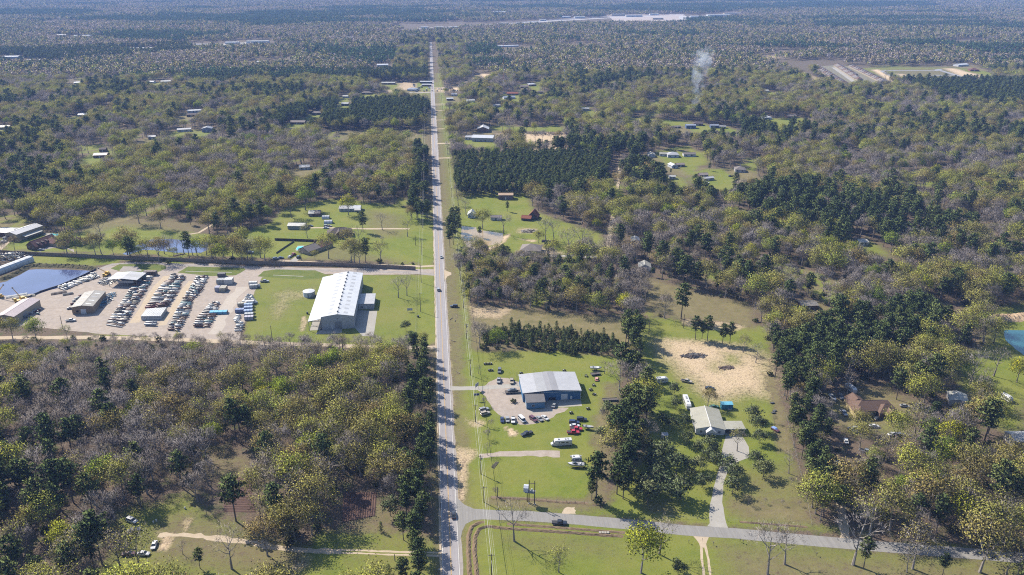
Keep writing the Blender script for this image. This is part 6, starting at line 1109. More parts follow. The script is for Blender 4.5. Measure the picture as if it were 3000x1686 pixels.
# ================================================================== poles, wires, signs, mast
M_POLE = plain('pole_wood', (0.085, 0.068, 0.055), 0.95); M_WIRE = plain('wire_metal', (0.42, 0.41, 0.39), 0.5, 0.5); M_CABLE = plain('bright_cable', (0.3, 0.3, 0.27), 0.6, 0.4)
def pole(x, y, h, label, arm=True, group=None, trafo=False):
    e = empty('utility_pole', (x, y, 0), 0, label, 'pole', group); FOOT.append((x, y, 2.5)); MB().tube((0, 0, -0.3), (0, 0, h), 0.19, 0.13, 8).obj('shaft', M_POLE, e)
    if arm:
        MB().box(-1.25, -0.07, h - 0.75, 1.25, 0.07, h - 0.6).obj('crossarm', M_POLE, e)
        for k in (-1.15, -0.5, 0.5, 1.15): MB().lathe([(0.05, 0), (0.08, 0.06), (0.04, 0.2)], 6).obj('insulator', M_TRIM, e, (k, 0, h - 0.6))
    if trafo: MB().lathe([(0.28, 0), (0.28, 0.9), (0.2, 1.0)], 10).obj('transformer', P_LG, e, (0.45, 0, h - 2.2))
    return e
right_y = [219, 260, 279, 320, 366, 410, 454, 502, 550, 600, 655, 710, 770, 830, 895, 960, 1030, 1110, 1190, 1280, 1380, 1490, 1610, 1750, 1900, 2060, 2230]
for i, y in enumerate(right_y): pole(14.4, y, 9.4 if i != 1 else 7.5, ('short utility pole at the road junction' if i == 1 else 'utility pole right of the road, %s' % ('below the junction' if i == 0 else 'at the workshop lot' if y < 370 else 'beside the cleared strip' if y < 520 else 'in the line going up the road')), True, 'utility poles right of the road', i in (2, 5, 9))
left_y = [451, 500, 555, 622, 690, 760, 840, 930, 1030, 1140]
for i, y in enumerate(left_y): pole(-12.0, y, 12.5, 'tall utility pole left of the road, %s' % ('at the warehouse lawn' if y < 520 else 'at the big lawn' if y < 640 else 'farther up the road'), True, 'utility poles left of the road')
def wires(name, label, x, ys, z, offs, r, mat, sag=0.6):
    e = empty(name, (x, ys[0], 0), 0, label, 'wires')
    for dx, dz in offs:
        mb = MB()
        for a, c in zip(ys, ys[1:]):
            for k in range(4):
                t0, t1 = k / 4, (k + 1) / 4; f = lambda t: z + dz - sag * 4 * t * (1 - t); mb.tube((dx, a + (c - a) * t0 - ys[0], f(t0)), (dx, a + (c - a) * t1 - ys[0], f(t1)), r, n=4, cap=False)
        mb.obj('wire', mat, e)
wires('power_line', 'thin power wires strung along the right side of the road', 14.4, [150] + right_y, 9.0, ((-1.15, 0), (0.5, 0), (1.15, 0)), 0.02, M_WIRE); wires('cable_bundle', 'thick bright cable hung along the right side of the road', 14.4, [150] + [y for y in right_y if y < 800], 6.6, ((0.05, 0),), 0.075, M_CABLE, 0.35)
wires('power_line', 'power wires strung along the left side of the road', -12.0, left_y, 12.1, ((-1.15, 0), (0.5, 0), (1.15, 0)), 0.025, M_WIRE)
p0, p1 = T02(230, 1350), T02(560, 1380); pole(p0.x, p0.y, 8, 'thin pole among trees at the bottom left', True)
for p, h, lab in ((T12(1178, 860), 5.0, 'short post beside the platform lot'), (T01(475, 1035), 8.5, 'pole at the near edge of the storage yard, left'), (T01(2055, 1120), 9, 'pole at the near edge of the storage yard, right'), (T21(5, 1030), 9, 'thin pole behind the sandy clearing'), (T11(2320, 1080), 9, 'tall pole at the strip behind the sandy clearing'), (T11(560, 405), 8.5, 'pole on the big lawn beside the power line'), (T12(405, 1340), 3.0, 'gate post on the rutted track left of the road')): pole(p.x, p.y, h, lab, False)
# platform with regulators on poles
e = empty('pole_platform', (32.0, 257.4, 0), R_(-14), 'raised equipment platform on three dark poles near the junction', 'platform'); FOOT.append((32.5, 257.4, 4))
for x, y, h in ((0, 0, 11.2), (2.2, 0.0, 11.0), (-0.9, 1.3, 5.2)): MB().tube((x, y, -0.3), (x, y, h), 0.2, 0.15, 8).obj('pole', plain('tarred_pole', (0.025, 0.022, 0.02)) if 'tarred_pole' not in MATS else MATS['tarred_pole'], e)
MB().box(-1.6, -0.5, 5.2, 2.4, 1.6, 5.4).obj('deck', M_STEEL, e); MB().hull([[(x, y, z) for y, z in ((-0.3, 5.4), (-0.3, 7.3), (0.7, 7.9), (1.5, 7.9), (1.5, 5.4))] for x in (-2.2, -0.3)]).obj('cabinet', paint('galvanised_box', (0.34, 0.36, 0.4)), e)
MB().lathe([(0.34, 5.4), (0.34, 6.5), (0.4, 6.55), (0.25, 6.8)], 12).obj('regulator', P_WH, e, (1.05, 0.4, 0)); MB().box(0.15, -0.3, 5.4, 0.5, 0.1, 6.0).box(1.6, -0.3, 5.4, 1.9, 0.1, 5.9).obj('switch_box', P_LG, e); MB().box(-0.2, -0.12, 9.6, 2.4, 0.12, 9.75).obj('crossarm', M_POLE, e)
for x in (0, 2.2): MB().box(x - 0.4, -0.4, -0.05, x + 0.4, 0.4, 0.2).obj('footing', M_CONC, e)
# signs
def sign(p, w, h, z, rz, mat, label, frame=M_STEEL):
    e = empty('sign', p, R_(rz), label, 'sign'); MB().box(-w / 2, -0.05, z, w / 2, 0.05, z + h).obj('board', mat, e)
    for x in (-w / 2 + 0.1, w / 2 - 0.1): MB().tube((x, 0.08, 0), (x, 0.08, z + h), 0.06).obj('post', frame, e)
    MB().box(-w / 2 - 0.05, -0.07, z + h, w / 2 + 0.05, 0.07, z + h + 0.08).obj('cap', frame, e)
sign(KW(1167, 490), 3.2, 1.5, 1.0, 0, paint('grey_sign', (0.3, 0.31, 0.33)), 'grey signboard on the warehouse lawn'); sign(KB(245, 640), 3.0, 1.8, 2.2, 55, paint('slate_sign', (0.2, 0.21, 0.25)), 'grey signboard at the mouth of the workshop drive'); sign(KB(242, 790), 2.6, 1.2, 2.6, 0, paint('navy_sign', (0.03, 0.05, 0.16)), 'dark blue signboard below the workshop drive')
sign(T12(740, 1430), 0.5, 0.5, 1.4, 0, V_WHITE, 'small white sign left of the road at the bottom edge')
for p, lab in ((T12(430, 1195), 'left'), (T12(455, 1205), 'right')): pass
def mailbox(p, lab): e = empty('mailbox', p, 0, lab, 'mailbox'); MB().tube((0, 0, 0), (0, 0, 1.1), 0.06).obj('post', M_POLE, e); MB().hull([[(-0.12, y, 1.1), (0.12, y, 1.1), (0.12, y, 1.3), (0, y, 1.4), (-0.12, y, 1.3)] for y in (-0.28, 0.28)]).obj('box', M_BLACKP, e)
for u, v, lab in ((432, 1195, 'black mailbox by the side road, left of a pair'), (455, 1205, 'black mailbox by the side road, right of a pair'), (230, 1220, 'dark mailbox beside the mouth of the rutted track'), (45, 1205, 'dark mailbox left of the rutted track'), (1010, 1300, 'dark mailbox-like post on the grass south of the side road')): mailbox(T22(u, v), lab)
# culvert slabs in the ditch
e = empty('culvert', T12(1980, 1130), R_(-8), 'pale concrete culvert slabs in the roadside ditch', 'culvert'); [MB().box(-1.8 + i * 1.0, -0.5, 0.1, -1.0 + i * 1.0, 0.5, 0.45 + 0.05 * (i % 2)).obj('slab', M_CONC, e) for i in range(4)]
# gas meter and small boxes along the warehouse lawn lane
for u, v, lab in ((1255, 545, 'dark utility cabinet beside the lane on the warehouse lawn'), (75, 510, 'dark machine at the left edge of the warehouse grass')): p = KW(u, v); e = empty('utility_cabinet', p, 0, lab, 'cabinet'); MB().box(-0.5, -0.4, 0, 0.5, 0.4, 1.2).obj('case', M_BLACKP, e); MB().box(-0.55, -0.45, 1.2, 0.55, 0.45, 1.28).obj('lid', P_DG, e)
p = KW(35, 785); e = empty('stock_tank', p, 0, 'round dark tank on the lane left of the warehouse', 'tank'); MB().lathe([(1.2, 0), (1.25, 0.9)], 14).obj('shell', plain('dark_blue_plastic', (0.02, 0.03, 0.06), 0.4), e); MB().lathe([(1.15, 0.9), (0.3, 1.3)], 14).obj('lid', M_BLACKP, e)
# red and white lattice mast
pm = X5(1075, 268); e = empty('radio_mast', pm, 0, 'red and white lattice radio mast rising out of the woods', 'mast'); MW, MR = paint('mast_white', (0.4, 0.4, 0.4)), paint('mast_red', (0.3, 0.06, 0.04))
for i in range(7):
    z0, z1 = i * 11.3, (i + 1) * 11.3; mb = MB(); f = lambda z: 0.9 - 0.4 * z / 79
    for a in range(3):
        t = a * 2.094; t2 = (a + 1) * 2.094; mb.tube((f(z0) * math.cos(t), f(z0) * math.sin(t), z0), (f(z1) * math.cos(t), f(z1) * math.sin(t), z1), 0.09, n=4)
        for k in range(5): za, zb = z0 + (z1 - z0) * k / 5, z0 + (z1 - z0) * (k + 1) / 5; mb.tube((f(za) * math.cos(t), f(za) * math.sin(t), za), (f(zb) * math.cos(t2), f(zb) * math.sin(t2), zb), 0.05, n=3)
    mb.obj('mast_section', MR if i % 2 == 0 else MW, e)
for a in range(3): t = a * 2.094 + 0.5; MB().tube((0, 0, 60), (math.cos(t) * 40, math.sin(t) * 40, 0), 0.02, n=3).obj('guy_wire', M_STEEL, e)
MB().box(-2, -6, 0, 2, -3, 2.6).obj('equipment_hut', W_GREYW, e); MB().lathe([(0.9, 0), (0.9, 0.4)], 10, 'y').obj('dish', MW, e, (0, -0.9, 70))
pm = T10(1680, 680); e = empty('thin_mast', pm, 0, 'thin grey mast right of the radio mast', 'mast'); MB().tube((0, 0, 0), (0, 0, 34), 0.25, 0.12, 6).obj('shaft', M_STEEL, e); MB().box(-0.8, -0.1, 31, 0.8, 0.1, 33).obj('antenna', M_TRIM, e)
# garden furniture of ponds: a small dock
e = empty('dock', T01(1355, 478), R_(30), 'sloping wooden jetty at the near shore of the estate pond', 'dock'); MB().box(-4, -0.8, 0.25, 4, 0.8, 0.4).obj('deck', W_DARK, e); [MB().tube((x, y, -0.2), (x, y, 0.3), 0.1).obj('pile', W_DARK, e) for x in (-3.5, 3.5) for y in (-0.7, 0.7)]
# wheeled bins / white things by the glade
for u, v in ((575, 285), (545, 300), (880, 150)): p = LL(u, v); e = empty('plastic_drum', p, 0, 'white plastic drum in the shade of the glade', 'drum', 'white drums in the glade'); MB().lathe([(0.3, 0), (0.33, 0.4), (0.3, 0.85), (0.2, 0.9)], 10).obj('body', V_WHITE, e); MB().lathe([(0.08, 0.9), (0.08, 0.96)], 8).obj('cap', V_GREY, e)
# logs on the verge
for i, (u, v) in enumerate(((830, 960), (860, 975), (870, 940), (880, 1365), (845, 1130))):
    p = T11(u, v); e = empty('cut_log', p, 1.0 + i * 0.4, 'cut log lying on the right verge below the field entrance', 'log', 'cut logs on the verge'); MB().tube((-1.6, 0, 0.18), (1.6, 0, 0.18), 0.18, 0.14, 7).obj('stem', M_POST, e)
# poles of sawn timber leaning at the spur
e = empty('timber_poles', T12(1170, 620), R_(60), 'long pale poles lying near the gravel spur', 'timber'); [MB().tube((-2.6 + i * 0.2, i * 0.5, 0.12), (2.6, i * 0.35 + 0.2, 0.14), 0.09, n=5).obj('pole', M_POST, e) for i in range(4)]

# ================================================================== trees
def leaf_mat(name, stops, transl=0.35, obj_w=0.78):
    """leaf colour differs from tree to tree (object random) and from leaf to leaf (attribute v)"""
    m = bpy.data.materials.new(name); m.use_nodes = True; t = m.node_tree; t.nodes.clear()
    oi = node(t, 'ShaderNodeObjectInfo'); at = node(t, 'ShaderNodeAttribute', attribute_name='v')
    f = mth(t, 'ADD', mth(t, 'MULTIPLY', oi.outputs['Random'], obj_w), mth(t, 'MULTIPLY', at.outputs['Fac'], 1 - obj_w))
    c = ramp(t, f, stops)
    c = mix(t, 1.0, c, ramp(t, at.outputs['Fac'], [(0, (0.7,) * 3), (1, (1.25,) * 3)]), 'MULTIPLY')
    d = node(t, 'ShaderNodeBsdfDiffuse'); tr = node(t, 'ShaderNodeBsdfTranslucent'); mx = node(t, 'ShaderNodeMixShader'); o = node(t, 'ShaderNodeOutputMaterial')
    mx.inputs[0].default_value = transl
    t.links.new(c, d.inputs[0]); t.links.new(c, tr.inputs[0]); t.links.new(d.outputs[0], mx.inputs[1]); t.links.new(tr.outputs[0], mx.inputs[2]); t.links.new(mx.outputs[0], o.inputs[0])
    MATS[name] = m
    return m
M_NEEDLE = leaf_mat('pine_needles', [(0.0, (0.062, 0.088, 0.036)), (0.5, (0.085, 0.115, 0.042)), (1.0, (0.125, 0.15, 0.052))], 0.12)
M_BUD = leaf_mat('budding_leaves', [(0.0, (0.244, 0.170, 0.078)), (0.25, (0.235, 0.203, 0.068)), (0.55, (0.259, 0.259, 0.068)), (0.8, (0.300, 0.308, 0.056)), (1.0, (0.211, 0.292, 0.073))], 0.2)
M_GREENL = leaf_mat('fresh_leaves', [(0.0, (0.127, 0.202, 0.037)), (0.5, (0.240, 0.292, 0.032)), (1.0, (0.341, 0.316, 0.025))], 0.25)
M_EVER = leaf_mat('evergreen_leaves', [(0.0, (0.088, 0.117, 0.058)), (0.6, (0.137, 0.166, 0.078)), (1.0, (0.195, 0.205, 0.088))], 0.2)
M_TWIG = leaf_mat('bare_twigs', [(0.0, (0.165, 0.145, 0.142)), (0.4, (0.215, 0.2, 0.205)), (0.75, (0.2, 0.172, 0.15)), (1.0, (0.245, 0.222, 0.2))], 0.0)
M_SHRUB = leaf_mat('undergrowth_leaves', [(0.0, (0.046, 0.065, 0.026)), (0.5, (0.091, 0.111, 0.039)), (1.0, (0.156, 0.137, 0.065))], 0.25)
M_BARK = plain('tree_bark', (0.115, 0.09, 0.075), 0.95, 0.1, var=0.25, scale=1.5)
M_PALEBARK = plain('pale_bark', (0.2, 0.175, 0.155), 0.95, 0.1, var=0.25, scale=1.5)

class Geo:
    def __init__(s): s.V, s.Fc, s.a, s.n, s.N, s.ctr = [], [], [], 0, [], None
    def add(s, V, Fs, a, N=None):
        s.V.append(V); s.N.append(np.zeros((len(V), 3)) if N is None else N); s.Fc += [tuple(int(i) + s.n for i in f) for f in Fs]; s.n += len(V); s.a.append(np.full(len(V), a) if np.isscalar(a) else a)
    def tube(s, a, b, r0, r1, k=4):
        a, b = np.array(a, float), np.array(b, float); d = b - a; L = np.linalg.norm(d)
        if L < 1e-6: return
        d /= L; e = np.cross(d, [0.3, 0.9, 0.1] if abs(d[2]) > 0.7 else [0, 0, 1]); e /= np.linalg.norm(e); h = np.cross(d, e)
        th = np.arange(k) * 2 * np.pi / k; ring = np.outer(np.cos(th), e) + np.outer(np.sin(th), h)
        s.add(np.vstack([a + ring * r0, b + ring * r1]), [(i, (i + 1) % k, k + (i + 1) % k, k + i) for i in range(k)], 0.5)
    def quads(s, C, size, rs, flat=0.0, var=None):
        n = len(C); U = rs.normal(size=(n, 3)); U[:, 2] *= 1 - flat * 0.7; U /= np.linalg.norm(U, axis=1)[:, None]
        W = np.cross(U, rs.normal(size=(n, 3))); W /= np.linalg.norm(W, axis=1)[:, None]
        sz = size * rs.uniform(0.6, 1.3, n)[:, None]; U *= sz; W *= sz * 0.75
        V = np.stack([C - U, C + W, C + U, C - W], 1).reshape(-1, 3)
        a = np.repeat(rs.random(n) if var is None else var, 4)
        N = None
        if s.ctr is not None:      # shading normals bent outward, so randomly set blades take the crown's lit and shaded sides
            N = (C - s.ctr) * s.asp; N /= np.linalg.norm(N, axis=1)[:, None] + 1e-9; N += rs.normal(0, 0.33, N.shape); N /= np.linalg.norm(N, axis=1)[:, None] + 1e-9; N = np.repeat(N, 4, 0)
        s.add(V, np.arange(4 * n).reshape(n, 4), a, N)
    def spikes(s, C, D, L, w, rs):
        n = len(C); D = D / np.linalg.norm(D, axis=1)[:, None]
        S = np.cross(D, rs.normal(size=(n, 3))); S /= np.linalg.norm(S, axis=1)[:, None]
        l = L * rs.uniform(0.6, 1.3, n)[:, None]; ww = w * rs.uniform(0.7, 1.3, n)[:, None]
        V = np.stack([C - S * ww, C + S * ww, C + D * l], 1).reshape(-1, 3)
        N = None
        if s.ctr is not None:
            N = (C - s.ctr) * s.asp; N /= np.linalg.norm(N, axis=1)[:, None] + 1e-9; N += rs.normal(0, 0.5, N.shape); N /= np.linalg.norm(N, axis=1)[:, None] + 1e-9; N = np.repeat(N, 3, 0)
        s.add(V, np.arange(3 * n).reshape(n, 3), np.repeat(rs.random(n), 3), N)
    def mesh(s, name, mat):
        me = bpy.data.meshes.new(name); V = np.vstack(s.V) if s.V else np.zeros((0, 3))
        me.from_pydata(V.tolist(), [], s.Fc); a = me.attributes.new('v', 'FLOAT', 'POINT')
        a.data.foreach_set('value', np.concatenate(s.a).astype(np.float32)); me.materials.append(mat)
        return me
def joined(name, parts):
    V, Fc, A, mi, n = [], [], [], [], 0
    me = bpy.data.meshes.new(name); NN = []
    for i, (gq, mat) in enumerate(parts):
        if not gq.V: continue
        NN += gq.N; V.append(np.vstack(gq.V)); Fc += [tuple(j + n for j in f) for f in gq.Fc]; A.append(np.concatenate(gq.a)); mi += [len(me.materials)] * len(gq.Fc); n += gq.n
        me.materials.append(mat)
    me.from_pydata(np.vstack(V).tolist(), [], Fc); me.polygons.foreach_set('material_index', mi)
    a = me.attributes.new('v', 'FLOAT', 'POINT'); a.data.foreach_set('value', np.concatenate(A).astype(np.float32))
    me.polygons.foreach_set('use_smooth', [True] * len(me.polygons)); me.normals_split_custom_set_from_vertices(np.vstack(NN).tolist())
    return me
def deciduous(seed, H, R, leaf, nleaf, ntwig, lsize, base=0.3, tips=52, flat=1.0):
    rs = np.random.RandomState(seed); tr, lf, tw = Geo(), Geo(), Geo()
    cz = H * (base + 1) / 2; hz = H * (1 - base) / 2 * flat
    lean = rs.normal(0, 0.03 * H, 2); top = np.array([lean[0], lean[1], H * 0.72])
    fork = np.array([lean[0] * 0.4, lean[1] * 0.4, H * base * rs.uniform(0.8, 1.05)]); r = 0.022 * H
    tr.tube((0, 0, -0.2), fork, r * 1.15, r * 0.75, 6); tr.tube(fork, top, r * 0.6, r * 0.2, 4)
    d = rs.normal(size=(tips, 3)); d[:, 2] = np.abs(d[:, 2]) * 1.1 - 0.35 * rs.random(tips); d /= np.linalg.norm(d, axis=1)[:, None]
    lump = 1 + 0.18 * np.sin(3 * np.arctan2(d[:, 1], d[:, 0]) + seed) + 0.1 * rs.normal(size=tips)
    rad = rs.uniform(0.6, 1.0, tips) * lump; T = d * rad[:, None] * [R, R, hz] + [lean[0], lean[1], cz]
    T[:, 2] = np.clip(T[:, 2], H * base * 0.8, H * 1.02)
    nl = rs.randint(5, 8); ang = np.arange(nl) * 2.4 + rs.random() * 6; lim = []
    for i in range(nl):
        q = (i + 0.5) / nl; s0 = fork + (top - fork) * q * 0.75
        e = np.array([math.cos(ang[i]) * R * 0.55, math.sin(ang[i]) * R * 0.55, H * (base + (1 - base) * (0.35 + 0.35 * q)) - s0[2]]) + s0
        m = (s0 + e) / 2 + [0, 0, -0.03 * H]; tr.tube(s0, m, r * 0.45, r * 0.32, 4); tr.tube(m, e, r * 0.32, r * 0.16, 4); lim += [m, e]
    lim = np.array(lim + [top])
    for p in T:
        b = lim[np.argmin(np.linalg.norm(lim - p, axis=1) + 0.3 * np.maximum(0, lim[:, 2] - p[2]))]; tr.tube(b, b + (p - b) * 0.9, r * 0.14, r * 0.05, 3)
    ctr = np.array([lean[0], lean[1], cz - hz * 0.4]); cl = 0.2 * R; lf.ctr = tw.ctr = ctr; lf.asp = tw.asp = np.array([1, 1, R / hz])
    if nleaf:
        C = np.repeat(T, nleaf, 0); C = C + rs.normal(0, 1, C.shape) * [cl, cl, cl * 0.7]
        v = np.clip(np.repeat(rs.random(tips), nleaf) * 0.6 + rs.random(len(C)) * 0.4, 0, 1); lf.quads(C, lsize, rs, 0.3, v)
    if ntwig:
        C = np.repeat(T, ntwig, 0); C = C + rs.normal(0, cl * 0.55, C.shape); D = (C - ctr); D /= np.linalg.norm(D, axis=1)[:, None]; D += rs.normal(0, 0.55, D.shape) + [0, 0, 0.35]
        tw.spikes(C, D, 0.2 * R, 0.046, rs)
    return tr, lf, tw, leaf
def pine(seed, H, R, base=0.42, young=False, n=None):
    rs = np.random.RandomState(seed); tr, lf, tw = Geo(), Geo(), Geo(); r = 0.014 * H; lf.ctr = np.array([0, 0, H * (base + 0.25 * (1 - base))]); lf.asp = np.array([1, 1, 0.7])
    lean = rs.normal(0, 0.015 * H, 2); top = np.array([lean[0], lean[1], H])
    tr.tube((0, 0, -0.2), top * 0.5, r * 1.1, r * 0.75, 6); tr.tube(top * 0.5, top * 0.97, r * 0.75, r * 0.15, 5)
    nb = n or (34 if not young else 40)
    for i in range(nb):
        q = (i + rs.random()) / nb; h = H * (base + (1 - base) * q)
        prof = (1 - q) ** 0.8 * 1.05 + 0.1 if young else math.sin(math.pi * min(0.98, 0.16 + 0.8 * q)) ** 0.8
        L = R * prof * rs.uniform(0.65, 1.15); a = i * 2.4 + rs.normal(0, 0.4); up = rs.uniform(0.0, 0.45)
        s0 = top * (h / H); e = s0 + np.array([math.cos(a) * L, math.sin(a) * L, L * up]); tr.tube(s0, e, r * 0.22, r * 0.06, 3)
        k = max(2, int(L / (R * 0.32)) + 1)
        for j in range(k):
            c = s0 + (e - s0) * (1 - 0.3 * j); m = 16 if not young else 8
            C = np.tile(c, (m, 1)) + rs.normal(0, 1, (m, 3)) * [R * 0.14, R * 0.14, R * 0.08] + [0, 0, R * 0.04]
            lf.quads(C, R * 0.1, rs, 0.4, np.clip(rs.random() * 0.5 + rs.random(m) * 0.5, 0, 1))
    C = np.tile(top, (14, 1)) + rs.normal(0, R * 0.13, (14, 3)) - [0, 0, R * 0.15]; lf.quads(C, R * 0.14, rs, 0.2)
    return tr, lf, tw, M_NEEDLE
def shrub(seed, H, R, leaf, n=160, sz=0.3):
    rs = np.random.RandomState(seed); tr, lf, tw = Geo(), Geo(), Geo()
    lf.ctr = np.array([0, 0, 0.1 * H]); lf.asp = np.ones(3)
    for i in range(5):
        a = i * 1.26 + rs.random(); tr.tube((0, 0, -0.1), (math.cos(a) * R * 0.5, math.sin(a) * R * 0.5, H * 0.6), 0.05 * H * 0.4, 0.02, 3)
    d = rs.normal(size=(n, 3)); d[:, 2] = np.abs(d[:, 2]); d /= np.linalg.norm(d, axis=1)[:, None]
    C = d * rs.uniform(0.5, 1.0, n)[:, None] * [R, R, H * 0.75] * (1 + 0.15 * rs.normal(size=(n, 1))) + [0, 0, H * 0.22]; lf.quads(C, sz, rs, 0.2)
    return tr, lf, tw, leaf
PROTO = {}      # kind -> list of (trunk mesh, crown mesh, joined mesh, nominal height)
def proto(kind, gens, bark=M_BARK):
    PROTO[kind] = []
    for (tr, lf, tw, leaf), H in gens:
        crown = joined(kind + '_crown', [(lf, leaf), (tw, M_TWIG)])
        PROTO[kind].append((tr.mesh(kind + '_trunk', bark), crown, joined(kind, [(tr, bark), (lf, leaf), (tw, M_TWIG)]), H))
proto('pine', [(pine(10 + i, 19, 3.9, 0.36 + 0.05 * (i % 3)), 19) for i in range(5)])
proto('young_pine', [(pine(30 + i, 9, 2.2, 0.06, True), 9) for i in range(4)])
proto('bud', [(deciduous(50 + i, 15, 5.8, M_BUD, 46, 4, 0.225, 0.26, 56, 0.95), 15) for i in range(6)], M_PALEBARK)
proto('thin', [(deciduous(70 + i, 15, 5.2, M_BUD, 18, 10, 0.2, 0.3, 50), 15) for i in range(4)], M_PALEBARK)
proto('bare', [(deciduous(90 + i, 15, 5.3, M_TWIG, 0, 30, 0.3, 0.28, 56), 15) for i in range(5)], M_PALEBARK)
proto('open', [(deciduous(100 + i, 15, 5.4, M_TWIG, 0, 10, 0.3, 0.3, 44), 15) for i in range(4)], M_PALEBARK)
proto('green', [(deciduous(110 + i, 13, 4.8, M_GREENL, 46, 3, 0.24, 0.25, 50), 13) for i in range(3)], M_PALEBARK)
proto('ever', [(deciduous(130 + i, 6, 2.9, M_EVER, 26, 3, 0.25, 0.2, 40), 6) for i in range(4)])
proto('shrub', [(shrub(150 + i, 2.2, 1.7, M_SHRUB), 2.2) for i in range(4)])

TREE_NAME = {'open': 'bare_tree', 'pine': 'pine_tree', 'young_pine': 'young_pine', 'bud': 'budding_tree', 'thin': 'thin_leaved_tree', 'bare': 'bare_tree', 'green': 'fresh_green_tree', 'ever': 'evergreen_tree', 'shrub': 'shrub'}
TREE_CAT = {'pine': 'pine', 'young_pine': 'pine', 'shrub': 'shrub'}
TREE_ADJ = {'pine': 'dark green pine', 'young_pine': 'small young pine', 'bud': 'olive budding tree', 'thin': 'pale thin-leaved tree', 'bare': 'bare grey tree', 'green': 'bright yellow-green tree', 'ever': 'small round grey-green evergreen tree', 'shrub': 'low dark green bush'}
COUNT = {}
trnd = random.Random(77)
def place_tree(kind, x, y, H, label, group=None, rz=None):
    var = trnd.randrange(len(PROTO[kind])); tm, cm, jm, h0 = PROTO[kind][var]; s = H / h0
    e = empty(TREE_NAME[kind], (x, y, 0), trnd.uniform(0, 6.28) if rz is None else rz, label, TREE_CAT.get(kind, 'tree'), group)
    w = s * trnd.uniform(0.92, 1.1); e.scale = (w, w, s)
    link('trunk', tm, e); link('crown', cm, e)
    COUNT[kind] = COUNT.get(kind, 0) + 1
    return e

